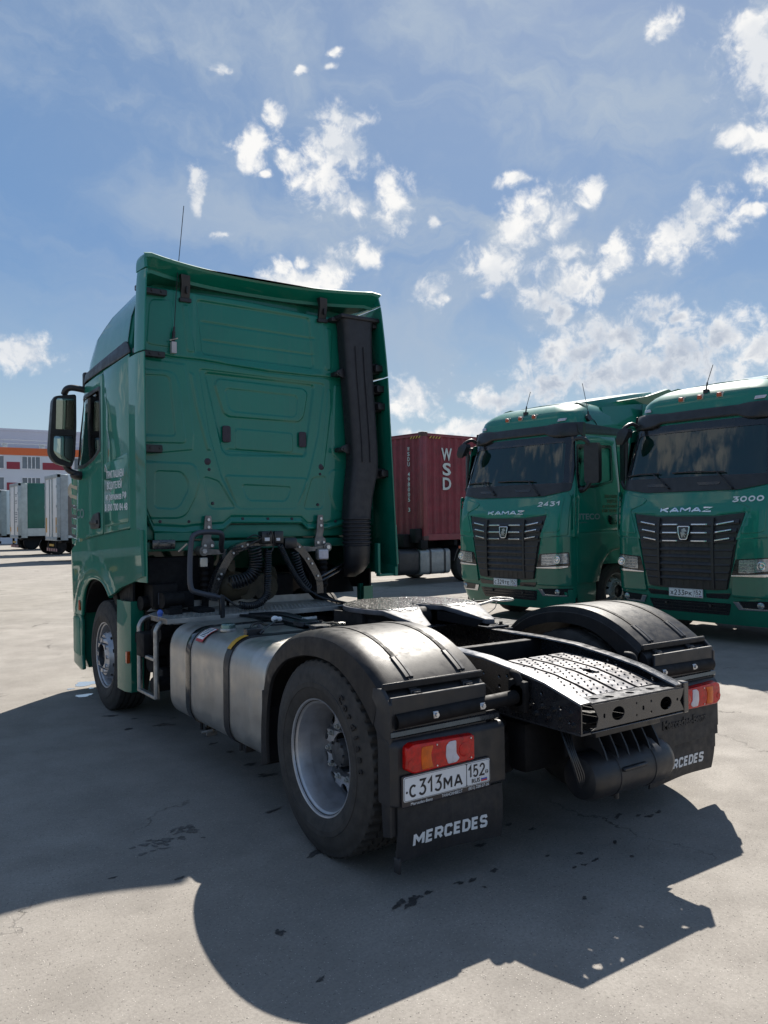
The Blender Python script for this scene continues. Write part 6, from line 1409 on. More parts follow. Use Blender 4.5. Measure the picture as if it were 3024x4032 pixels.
    g.loft([bring(0.27, 0.985), bring(0.31, 1.0, 0.004), bring(0.40, 1.004, 0.012), bring(0.56, 1.004, 0.014), bring(0.60, 1.003, 0.010), bring(0.64, 1.0, 0.003), bring(0.985, 1.0, 0.003)])
    bp_ = g.build('bumper', m_green_k, T, ang=25)
    g = G()
    for s in (-1, 1):   # headlight cheek panels
        cheek = [(s*0.66, 0.66), (s*1.228, 0.66), (s*1.232, 1.45), (s*0.77, 1.44), (s*0.70, 1.10)]
        if s < 0: cheek = cheek[::-1]
        g.flat(rpoly(cheek, .03), (), 0.022, kface(0.0), bev=0.008, cut_a=KA, cut_b=KB)
    g.build('headlight_panels', m_green_k, T, ang=40)
    g = G()
    pan = [(-1.20, 1.47), (-0.735, 1.42), (-0.80, 1.60), (-0.865, 1.80), (-0.45, 1.755), (0.45, 1.755), (0.865, 1.80), (0.80, 1.60), (0.735, 1.42), (1.20, 1.47), (1.205, 2.06), (1.16, 2.15), (0.73, 2.075), (-0.73, 2.075), (-1.16, 2.15), (-1.205, 2.06)]
    g.flat(rpoly(pan, .02), (), 0.020, kface(0.0), bev=0.006, cut_a=KA, cut_b=KB)
    fp = g.build('front_panel', m_green, T, ang=40)
    g = G()
    for s in (-1, 1):
        q = [(s*0.80, 1.50), (s*1.11, 1.53), (s*1.13, 2.08), (s*1.05, 2.11), (s*0.66, 2.00), (s*0.72, 1.93), (s*0.94, 1.85)]
        if s < 0: q = q[::-1]
        g.flat(rpoly(q, .05), (), 0.012, kface(0.018), bev=0.005, cut_a=KA, cut_b=KB)
    g.build('raised_panels', m_green, fp, ang=40)
    # grille
    g = G(); g.flat(rpoly([(-0.845, 1.785), (-0.45, 1.742), (0.45, 1.742), (0.845, 1.785), (0.745, 1.42), (0.70, 1.15), (0.60, 0.755), (0.42, 0.735), (-0.42, 0.735), (-0.60, 0.755), (-0.70, 1.15), (-0.745, 1.42)], .02), (), 0.012, kface(0.0), cut_a=KA, cut_b=KB)
    for i, z in enumerate((1.635, 1.52, 1.405, 1.285, 1.185, 1.085, 0.985, 0.885)):
        wi = interp(z, [(0.76, 0.59), (1.42, 0.725), (1.78, 0.825)])
        for k in range(24):
            a, b = -wi+2*wi*k/24, -wi+2*wi*(k+1)/24
            def zc(u): return z+ (0.035*max(0, (abs(u)-0.42)/0.4) if i < 3 else 0.012*max(0, (abs(u)-0.42)/0.4))
            hh = 0.028 if i < 3 else 0.024
            g.loft([[(a, kfront(a, z)-0.010, zc(a)+hh+0.01), (a, kfront(a, z)-0.040, zc(a)-0.01), (a, kfront(a, z)-0.036, zc(a)-hh), (a, kfront(a, z)-0.010, zc(a)-hh)], [(b, kfront(b, z)-0.010, zc(b)+hh+0.01), (b, kfront(b, z)-0.040, zc(b)-0.01), (b, kfront(b, z)-0.036, zc(b)-hh), (b, kfront(b, z)-0.010, zc(b)-hh)]], caps=(k in (0, 23)))
    for s in (-1, 1): 
        for u0, u1 in ((0.40, 0.435),): g.flat([(s*u0, 0.76), (s*u1, 0.76), (s*(u1+0.0), 1.72), (s*u0, 1.72)], (), 0.045, kface(0.0), cut_b=KB)
        g.flat([(s*0.435, 0.755), (s*0.595, 0.765), (s*0.655, 1.02), (s*0.70, 1.27), (s*0.72, 1.36), (s*0.435, 1.36)][::s], (), 0.030, kface(0.0), cut_a=KA, cut_b=KB)
    for k in range(8): u = -0.35+0.1*k; g.flat([(u-0.003, 0.76), (u+0.003, 0.76), (u+0.003, 1.38), (u-0.003, 1.38)], (), 0.015, kface(0.0), cut_b=KB)
    gl = g.build('grille', m_blk, T, ang=30)
    g = G()
    for s in (-1, 1):
        for z in (1.632, 1.517, 1.402): g.flat(rrect(min(s*0.105, s*0.345), max(s*0.105, s*0.345), z-0.009, z+0.009, 0.004), (), 0.010, kface(0.038), bev=0.003, cut_a=KA)
        for (u0, z0, u1, z1) in ((0.475, 1.630, 0.72, 1.672), (0.465, 1.525, 0.69, 1.560), (0.455, 1.412, 0.665, 1.446)):
            q = [(s*u0, z0-0.009), (s*u1, z1-0.009), (s*u1, z1+0.009), (s*u0, z0+0.009)]
            g.flat(q if s > 0 else q[::-1], (), 0.010, kface(0.040), bev=0.002, cut_a=KA)
    g.build('grille_trim', m_chrome, gl)
    sh = rpoly([(-0.100, 1.612), (0.100, 1.612), (0.084, 1.50), (0.055, 1.415), (-0.055, 1.415), (-0.084, 1.50)], .025)
    g = G(); g.flat(sh, [[(a*0.80, 1.515+(b-1.515)*0.84) for a, b in sh][::-1]], 0.014, kface(0.048), bev=0.004); em = g.build('emblem', m_chrome, T)
    g = G(); g.flat([(a*0.82, 1.515+(b-1.515)*0.86) for a, b in sh], (), 0.006, kface(0.046)); g.build('emblem_field', m_blk_g, em)
    horse = [(-0.030, 1.450), (-0.036, 1.490), (-0.048, 1.515), (-0.038, 1.530), (-0.020, 1.535), (-0.034, 1.555), (-0.012, 1.572), (0.008, 1.580), (0.030, 1.572), (0.022, 1.560), (0.044, 1.548), (0.052, 1.535), (0.034, 1.532), (0.014, 1.528), (0.024, 1.505), (0.040, 1.50), (0.030, 1.485), (0.020, 1.495), (0.006, 1.500), (0.022, 1.470), (0.040, 1.452), (0.026, 1.445), (0.004, 1.470), (-0.008, 1.492), (-0.012, 1.450)]
    g = G(); g.flat(horse[::-1], (), 0.005, kface(0.052)); g.build('emblem_horse', m_steel, em, smooth=False)
    # lettering
    g = G(); stroke_text(g, 'KAMAZ', -0.41, 1.80, 0.80, 0.074, 0.021, lambda a, b, c: Vector((a, kfront(a, b)-c-0.021, b)), 0.012, ext=0.006, shear=0.15, widths={'M': 1.15, 'A': 1.1}); g.build('maker_lettering', m_chrome, fp, smooth=False)
    g = G(); stroke_text(g, number, 0.665, 1.925, 0.42, 0.078, 0.019, lambda a, b, c: Vector((a, kfront(a, b)-c-0.032, b+0.02*(a-0.665))), 0.018, ext=0.003, widths={'1': 0.7}); g.build('fleet_number', m_txt_w, fp, smooth=False)
    # bumper openings, plate
    g = G(); g.flat(rpoly([(-0.63, 0.565), (0.63, 0.565), (0.575, 0.40), (-0.575, 0.40)], .02), (), 0.006, kface(0.012), cut_a=KA, cut_b=KB)
    for s in (-1, 1):
        q = [(s*0.29, 0.685), (s*0.64, 0.705), (s*0.60, 0.625), (s*0.29, 0.625)]; g.flat(rpoly(q if s > 0 else q[::-1], .012), (), 0.006, kface(0.004), cut_a=KA, cut_b=KB)
    iv = g.build('bumper_intake', m_blk_g, T)
    g = G()
    for z in (0.53, 0.485, 0.44): g.flat([(-0.56, z), (0.56, z), (0.56, z+0.016), (-0.56, z+0.016)], (), 0.012, kface(0.014), cut_a=KA)
    for s in (-1, 1): g.cyl((s*0.34, kfront(0.34, .52)-0.01, 0.52), (s*0.34, kfront(0.34, .52)-0.05, 0.52), 0.018, 10)
    g.build('intake_slats', m_blk, iv)
    g = G(); g.flat(rrect(-0.262, 0.262, 0.618, 0.736, 0.008), (), 0.012, lambda a, b, c: Vector((a, -0.012-c, b)), bev=0.002); npl = g.build('number_plate', m_white, T)
    g = G(); P0 = -0.0245
    g.flat(rrect(-0.258, 0.258, 0.622, 0.732, 0.007), [rrect(-0.255, 0.118, 0.625, 0.729, 0.006)[::-1], rrect(0.122, 0.255, 0.625, 0.729, 0.006)[::-1]], 0.001, lambda a, b, c: Vector((a, P0-c, b)))
    xx = -0.235
    fnp = lambda a, b, c: Vector((a, P0-c, b))
    for ch in plate:
        big = ch.isdigit(); w_ = 0.044 if big else 0.049
        strokes(g, ch, xx, 0.640, w_, 0.076 if big else 0.058, 0.0105, fnp); xx += w_+0.0115
    for ch, x in (('1', 0.131), ('5', 0.160), ('2', 0.203)): strokes(g, ch, x, 0.660, 0.022 if ch == '1' else 0.036, 0.060, 0.009, fnp)
    g.text('RUS', 0.018/0.7, (0.150, P0, 0.632), (1, 0, 0), (0, 0, 1), ext=0.001, width=0.05)
    g.build('plate_characters', m_txt_k, npl, smooth=False)
    g = G(); g.box(0.21, 0.245, P0-0.001, P0, 0.631, 0.639, 0); g.build('flag_red_band', mat('flag_red', (0.5, 0.02, 0.03), 0.5), npl, smooth=False)
    g = G(); g.box(0.21, 0.245, P0-0.001, P0, 0.6395, 0.6475, 0); g.build('flag_blue_band', mat('flag_blue', (0.03, 0.08, 0.40), 0.5), npl, smooth=False)
    # lights
    for s in (-1, 1):
        def SQ(q): return q if s > 0 else q[::-1]
        g = G(); g.flat(rpoly(SQ([(s*0.675, 0.945), (s*0.735, 1.165), (s*1.21, 1.20), (s*1.215, 0.985), (s*1.15, 0.965)]), .015), (), 0.008, kface(0.020), cut_a=KA, cut_b=KB); hh = g.build('headlight', m_blk_g, T)
        g = G(); g.flat(rpoly(SQ([(s*0.775, 0.985), (s*0.785, 1.155), (s*1.20, 1.185), (s*1.21, 1.03), (s*1.02, 1.005), (s*0.90, 0.985)]), .012), (), 0.008, kface(0.026), cut_a=KA, cut_b=KB); g.build('headlight_lens', mat('headlamp', (0.30, 0.32, 0.34), 0.22, metal=0.7, coat=0.8, var=0.3, vs=18, rv=0.1), hh)
        g = G()
        for q in range(3): g.flat(SQ([(s*0.80, 1.02+q*0.045), (s*0.98, 1.02+q*0.045), (s*0.985, 1.028+q*0.045), (s*0.80, 1.028+q*0.045)]), (), 0.003, kface(0.034), cut_a=KA)
        u, z = s*1.08, 1.085; v = kfront(u, z)-0.040; g.lathe([(0.058, -0.004), (0.060, 0.010), (0.050, 0.012), (0.045, 0.002), (0.030, 0.0), (0.024, 0.012), (0.0, 0.016)], (u, v, z), '-y', 24)
        g.build('projector', m_chrome, hh)
        g = G(); g.flat(rpoly(SQ([(s*0.675, 0.935), (s*0.675, 0.952), (s*1.205, 0.985), (s*1.205, 0.962), (s*1.12, 0.940)]), .004), (), 0.016, kface(0.022), bev=0.003, cut_a=KA, cut_b=KB); g.build('headlight_trim', m_chrome, hh)
        g = G(); g.flat(rpoly(SQ([(s*0.66, 0.60), (s*0.73, 0.49), (s*1.19, 0.50), (s*1.215, 0.625), (s*1.0, 0.62)]), .02), (), 0.006, kface(0.012), cut_a=KA, cut_b=KB); fg = g.build('fog_lamp_recess', m_blk_g, T)
        g = G(); g.flat(rpoly(SQ([(s*0.665, 0.595), (s*0.73, 0.488), (s*1.15, 0.495), (s*1.15, 0.515), (s*0.79, 0.515), (s*0.745, 0.595)]), .006), (), 0.010, kface(0.018), bev=0.002, cut_a=KA, cut_b=KB); g.build('fog_trim', m_chrome, fg)
        g = G(); u = s*1.03; g.lathe([(0.045, 0), (0.045, 0.018), (0.038, 0.022), (0, 0.028)], (u, kfront(u, .56)-0.016, 0.562), '-y', 20); g.build('fog_lamp', MATS['headlamp'], fg)
        g = G(); g.flat(rpoly(SQ([(s*0.80, 3.318), (s*0.82, 3.366), (s*0.95, 3.37), (s*0.93, 3.325)]), .01), (), 0.018, kface(0.004), bev=0.004, cut_a=KA, cut_b=KB); g.build('roof_side_lamp', m_wlens, T)
        # corner vane
        g = G(); g.flat(rpoly([(0.20, 1.44), (0.185, 1.60), (0.215, 2.125), (0.28, 2.14), (0.33, 2.08), (0.30, 1.48)], .03), [rpoly([(0.225, 1.62), (0.24, 2.06), (0.275, 2.06), (0.26, 1.62)], .01)[::-1]], 0.018, lambda a, b, c, s=s: Vector((s*(1.265+c), a, b)), bev=0.004)
        for q in range(4): g.box(s*1.25, s*1.28, 0.215, 0.29, 1.69+q*0.1, 1.715+q*0.1, 0.004)
        g.flat(rpoly([(0.20, 1.44), (0.33, 1.44), (0.33, 1.52), (0.20, 1.56)], .01), (), 0.05, lambda a, b, c, s=s: Vector((s*(1.22+c), a, b)))
        g.build('corner_vane', m_green, T)
        # door
        g = G(); g.flat(rpoly([(0.335, 1.50), (0.335, 2.15), (0.345, 2.48), (0.40, 3.02), (0.48, 3.075), (1.455, 3.085), (1.465, 1.525)], .03), [rpoly(wino, 0)[::-1]], 0.010, kside(s, 0.002), bev=0.003, cut_b=KB); dr = g.build('door', m_green, T, ang=30)
        g = G(); g.flat(wino, (), 0.005, kside(s, -0.006), cut_b=KB); g.build('door_glass', m_glass, dr, ang=60)
        wi2 = [(0.86+(a-0.86)*0.94, 2.57+(b-2.57)*0.93) for a, b in wino]; wo2 = [(0.86+(a-0.86)*1.05, 2.57+(b-2.57)*1.07) for a, b in wino]
        g = G(); g.flat(wo2, [wi2[::-1]], 0.008, kside(s, 0.010), cut_b=KB); g.build('window_seal', m_blk_g, dr)
        g = G(); g.flat(rpoly([(1.12, 1.70), (1.13, 1.775), (1.42, 1.80), (1.43, 1.63), (1.18, 1.62)], .03), (), 0.024, kside(s, 0.010), bev=0.006); g.build('door_handle', m_blk_g, dr)
        g = G(); g.flat(rpoly([(1.485, 1.54), (1.485, 3.09), (2.25, 3.09), (2.25, 1.56)], .03), (), 0.010, kside(s, 0.001), bev=0.003, cut_b=KB); g.build('side_panel', m_green, T, ang=30)
        ar = [(0.93, 0.92), (0.98, 1.02), (1.08, 1.12), (1.22, 1.19), (1.42, 1.215), (1.62, 1.19), (1.78, 1.11), (1.88, 1.0), (1.93, 0.90)]
        g = G(); g.flat([(0.315, 1.49), (0.315, 0.70), (0.62, 0.695), (0.86, 0.71)]+ar+[(2.25, 0.90), (2.25, 1.55), (1.46, 1.52)], (), 0.02, lambda a, b, c, s=s: Vector((s*(1.225+c+0.02*math.exp(-((hypot(a-1.42, b-0.5)-0.76)/0.06)**2)), a, b)), bev=0.004, cut_a=frange(0.4, 2.2, 0.08), cut_b=frange(0.75, 1.5, 0.08))
        wgp = g.build('wing_panel', m_green_k, T, ang=35)
        g = G(); g.flat(rpoly([(0.34, 0.68), (0.82, 0.66), (0.84, 0.27), (0.34, 0.26)], .04), (), 0.03, lambda a, b, c, s=s: Vector((s*(1.165+c), a, b)), bev=0.01); g.build('step_panel', m_green_k, T)
        g = G(); g.box(s*0.75, s*1.16, 0.86, 1.98, 1.18, 1.24, 0.01); g.box(s*1.15, s*1.215, 0.30, 0.335, 0.28, 1.48, 0.004); g.box(s*0.4, s*1.1, 0.85, 0.9, 0.3, 1.2, 0.01); g.box(s*0.70, s*1.18, 1.95, 2.2, 0.45, 1.2, 0.03); g.build('wheel_arch', m_under, T)
        # mirror
        g = G()
        q = [(1.31, 0.42), (1.49, 0.56), (1.50, 0.63), (1.46, 0.67), (1.32, 0.58), (1.28, 0.48)]
        g.loft([[(s*(1.40+(a-1.40)*k), 0.49+(b-0.49)*k, z) for a, b in q] for z, k in ((2.29, 0.75), (2.33, 0.97), (2.6, 1.0), (2.88, 0.98), (2.93, 0.8))])
        g.tube(smoothpath([(s*1.16, 0.42, 3.0), (s*1.24, 0.40, 3.01), (s*1.33, 0.42, 2.99), (s*1.38, 0.46, 2.92)]), 0.035, 10); g.tube(smoothpath([(s*1.19, 0.40, 2.17), (s*1.26, 0.42, 2.17), (s*1.33, 0.45, 2.22), (s*1.38, 0.47, 2.30)]), 0.035, 10); g.sphere((s*1.24, 0.42, 2.19), 0.07, sc=(1.1, 0.9, 0.6))
        g.build('side_mirror', m_blk, T)
        make_wheel(T, (s*1.19, 1.42, 0.51), s, True, m_rim_grey, False, nt=120)
        make_wheel(T, (s*1.24, 5.0, 0.51), s, False, m_rim_grey, True, nt=72)
    g = G(); g.box(-1.235, -1.20, 1.50, 1.53, 1.22, 1.30, 0.004); g.box(1.235, 1.26, 1.49, 1.54, 1.20, 1.27, 0.004); g.build('side_marker', m_orange, T)
    # front mirror on the image-left corner
    g = G(); g.tube(smoothpath([(-1.03, 0.38, 3.12), (-1.05, 0.28, 3.16), (-1.08, 0.16, 3.11), (-1.10, 0.10, 3.03)]), [0.03]*19, 10)
    g.loft([[(-1.08+x_*0.8, 0.11+y_, z) for x_, y_ in q_] for z, q_ in ((3.08, [(-0.02, -0.04), (0.10, -0.02), (0.10, 0.08), (-0.02, 0.06)]), (3.02, [(-0.07, -0.08), (0.13, -0.04), (0.13, 0.08), (-0.07, 0.05)]), (2.90, [(-0.11, -0.09), (0.06, -0.06), (0.06, 0.03), (-0.11, 0.0)]), (2.84, [(-0.10, -0.07), (0.0, -0.05), (0.0, -0.02), (-0.10, -0.04)]))])
    g.tube([(-1.15, 0.30, 3.1), (-1.19, 0.30, 2.3)], 0.02, 8)
    g.build('front_mirror', m_blk, T)
    g = G()
    for u0, v0, z0, u1, z1, ub, zb_ in ((-0.325, 0, 2.15, -0.62, 2.375, -1.08, 2.36), (0.64, 0, 2.12, 0.40, 2.35, -0.30, 2.37)):
        fr = lambda u, z, o: Vector((u, kfront(u, z)-o, z))
        g.tube([fr(u0, z0, 0.02), fr(u0, z0, 0.05), fr((u0+u1)/2, (z0+z1)/2+0.01, 0.065), fr(u1, z1, 0.06)], [0.016, 0.014, 0.010, 0.008], 8); g.tube([fr(u1+0.10, z1+0.0, 0.04), fr((u1+ub)/2, (z1+zb_)/2+0.012, 0.045), fr(ub, zb_, 0.028)], 0.010, 6)
    g.build('wipers', m_blk, T)
    g = G()
    for u in (-0.30, 0.0, 0.30): v = kfront(u, 3.45); g.box(u-0.036, u+0.036, v-0.03, v+0.03, 3.42, 3.48, 0.012)
    g.build('roof_marker_lamps', m_orange, T)
    g = G(); 
    for u in (-0.30, 0.0, 0.30): v = kfront(u, 3.43); g.box(u-0.042, u+0.05, v-0.012, v+0.05, 3.412, 3.489, 0.008)
    g.build('marker_lamp_bases', m_int_l, T)
    g = G(); g.cyl((0.05, 0.50, 3.50), (0.05, 0.50, 3.56), 0.045, 14); g.cyl((0.05, 0.50, 3.56), (0.07, 0.50, 3.66), 0.012, 8); g.tube([(0.07, 0.50, 3.66), (0.16, 0.50, 3.90)], 0.005, 6)
    g.build('roof_antenna', m_blk, T)
    if number == '2431':
        g = G(); g.cyl((1.06, 0.80, 3.36), (1.15, 0.80, 3.38), 0.055, 14); g.cyl((1.13, 0.80, 3.38), (1.12, 0.80, 3.48), 0.014, 8); g.tube([(1.12, 0.80, 3.48), (1.03, 0.78, 3.95)], 0.005, 6); g.tube(smoothpath([(1.13, 0.85, 3.38), (1.12, 0.98, 3.33), (1.13, 1.05, 3.22), (1.15, 1.05, 3.10)]), 0.006, 6); g.build('side_antenna', m_blk, T)
    # roof deflector
    g = G()
    def dring(v, w, z, h=0.2): return [(-w, v, z-0.25), (-w-0.0, v, z-0.10), (-w*0.93, v, z-0.02), (-w*0.6, v, z+0.01), (0, v, z+0.02), (w*0.6, v, z+0.01), (w*0.93, v, z-0.02), (w, v, z-0.10), (w, v, z-0.25)]
    g.loft([dring(0.95, 0.70, 3.69), dring(1.35, 0.92, 3.76), dring(1.8, 1.0, 3.84), dring(2.3, 1.06, 3.93), dring(2.75, 1.10, 4.0), dring(2.80, 1.10, 3.98)])
    g.loft([[(s_*1.0, 1.5, 3.55), (s_*1.13, 1.5, 3.35), (s_*1.12, 1.5, 3.30)][::1] + [(s_*0.9, 1.5, 3.3)] if False else [(-1.02, 1.3, 3.60), (-1.13, 1.3, 3.32), (1.13, 1.3, 3.32), (1.02, 1.3, 3.60)], [(-1.08, 2.2, 3.72), (-1.16, 2.2, 3.28), (1.16, 2.2, 3.28), (1.08, 2.2, 3.72)], [(-1.14, 2.75, 3.80), (-1.20, 2.75, 3.2), (1.20, 2.75, 3.2), (1.14, 2.75, 3.80)]] if False else [[(-1.02, 1.3, 3.60), (-1.10, 1.3, 3.32), (1.10, 1.3, 3.32), (1.02, 1.3, 3.60)], [(-1.08, 2.2, 3.72), (-1.16, 2.2, 3.28), (1.16, 2.2, 3.28), (1.08, 2.2, 3.72)], [(-1.14, 2.75, 3.80), (-1.20, 2.75, 3.2), (1.20, 2.75, 3.2), (1.14, 2.75, 3.80)]])
    for s in (-1, 1): g.loft([[(s*1.02, 1.72, 3.74), (s*1.06, 1.72, 3.73), (s*1.04, 1.72, 3.72)], [(s*1.12, 2.4, 3.86), (s*1.18, 2.4, 3.86), (s*1.10, 2.4, 3.72)], [(s*1.20, 2.95, 4.04), (s*1.25, 2.95, 4.02), (s*1.16, 2.95, 3.70)], [(s*1.20, 3.05, 4.04), (s*1.24, 3.05, 4.02), (s*1.18, 3.05, 3.72)]])
    g.build('roof_deflector', m_green, T, ang=35)
    g = G(); 
    for s in (-1, 1): g.flat([(2.2, 1.0), (2.2, 3.7), (2.85, 3.6), (2.85, 1.0)], (), 0.02, lambda a, b, c, s=s: Vector((s*(1.20+c), a, b)), bev=0.004)
    g.build('side_deflector', m_green, T)
    # lettering on the driver's side
    g = G(); f = kside(1, 0.0135); g.text('ITECO', 0.13, None, (0, 1, 0), (0, 0, 1), ext=0.002, align='LEFT', width=0.54, off=0.004, fn=lambda a, b, c: f(0.366+a, 1.715+b, c)); g.text('LOGISTICS', 0.03, None, (0, 1, 0), (0, 0, 1), ext=0.002, align='LEFT', width=0.20, fn=lambda a, b, c: f(0.366+a, 1.655+b, c)); g.build('side_logo', m_txt_dim, T, smooth=False)
    g = G()
    for k, (t_, w_) in enumerate((('ПРИГЛАШАЕМ', 0.40), ('ВОДИТЕЛЕЙ', 0.34), ('из регионов РФ', 0.46), ('8 800 700 84 48', 0.48))):
        f2 = kside(1, 0.0145); g.text(t_, 0.075, None, (0, 1, 0), (0, 0, 1), ext=0.002, align='RIGHT', width=w_, off=0.001, fn=lambda a, b, c, k=k: f2(1.44+a, 2.06-k*0.078+b, c))
    g.build('door_lettering', mat('tan_lettering', (0.16, 0.18, 0.10), 0.6), T, smooth=False)
    # inside
    g = G()
    for u in (-0.62, 0.62):
        g.box(u-0.26, u+0.26, 1.10, 1.55, 2.05, 2.36, 0.05); g.box(u-0.25, u+0.25, 1.5, 1.68, 2.25, 2.85, 0.06); g.box(u-0.15, u+0.15, 1.52, 1.66, 2.82, 2.98, 0.05)
    g.box(-1.0, 1.0, 0.30, 0.62, 2.22, 2.36, 0.04)
    g.build('seats_and_dashboard', m_int, T)
    g = G(); ctr = Vector((0.62, 0.80, 2.50)); M_ = Matrix.Translation(ctr) @ Matrix.Rotation(radians(-55), 4, 'X')
    g.tube([M_ @ Vector((0.21*cos(a), 0.21*sin(a), 0)) for a in [2*pi*i/28 for i in range(28)]], 0.016, 8, closed=True)
    for a in (0, pi, -pi/2): g.cyl(M_ @ Vector((0.05*cos(a), 0.05*sin(a), 0)), M_ @ Vector((0.21*cos(a), 0.21*sin(a), 0)), 0.014, 8)
    g.cyl(M_ @ Vector((0, 0, -0.02)), M_ @ Vector((0, 0, 0.02)), 0.07, 16); g.build('steering_wheel', m_int, T)
    g = G(); g.box(-0.98, 0.98, 1.72, 1.76, 2.80, 3.0, 0.01)
    if number == '2431': g.flat([(-0.80, 2.86), (0.92, 2.84), (0.93, 2.95), (-0.85, 2.95)], (), 0.01, lambda a, b, c: Vector((a, 0.50+c, b))); g.flat([(-0.30, 2.70), (0.25, 2.70), (0.25, 2.87), (-0.30, 2.87)], (), 0.01, lambda a, b, c: Vector((a, 0.52+c, b)))
    if number == '2431': g.flat([(-0.45, 2.29), (-0.20, 2.29), (-0.18, 2.43), (-0.43, 2.43)], (), 0.003, lambda a, b, c: Vector((a, kfront(a, b)+0.03+c, b))); g.box(-0.21, -0.17, 0.35, 0.36, 2.44, 2.48, 0)
    g.build('papers_and_curtain', m_int_l, T)
    # frame under the truck
    g = G(); g.box(-0.45, -0.35, 0.5, 6.2, 0.75, 1.0, 0.01); g.box(0.35, 0.45, 0.5, 6.2, 0.75, 1.0, 0.01); g.box(-0.5, 0.5, 0.4, 2.2, 0.45, 1.2, 0.04); g.cyl((-1.1, 1.42, 0.5), (1.1, 1.42, 0.5), 0.07, 12); g.cyl((-1.1, 5.0, 0.5), (1.1, 5.0, 0.5), 0.1, 12); g.box(-1.1, -0.5, 2.4, 3.8, 0.4, 0.95, 0.06); g.box(0.5, 1.1, 2.4, 3.8, 0.4, 0.95, 0.06)
    g.build('chassis_frame', m_under, T)
    return T
make_kamaz((6.0761, 6.3912, 0), -1.49647, 'green truck numbered 2431 with a chalky emblem grille, parked beside the maroon container', 'C329TE', '2431')
make_kamaz((6.5744, 3.2726, 0), -1.52193, 'green truck numbered 3000 at the right edge, nearer of the pair facing us', 'X233PK', '3000')
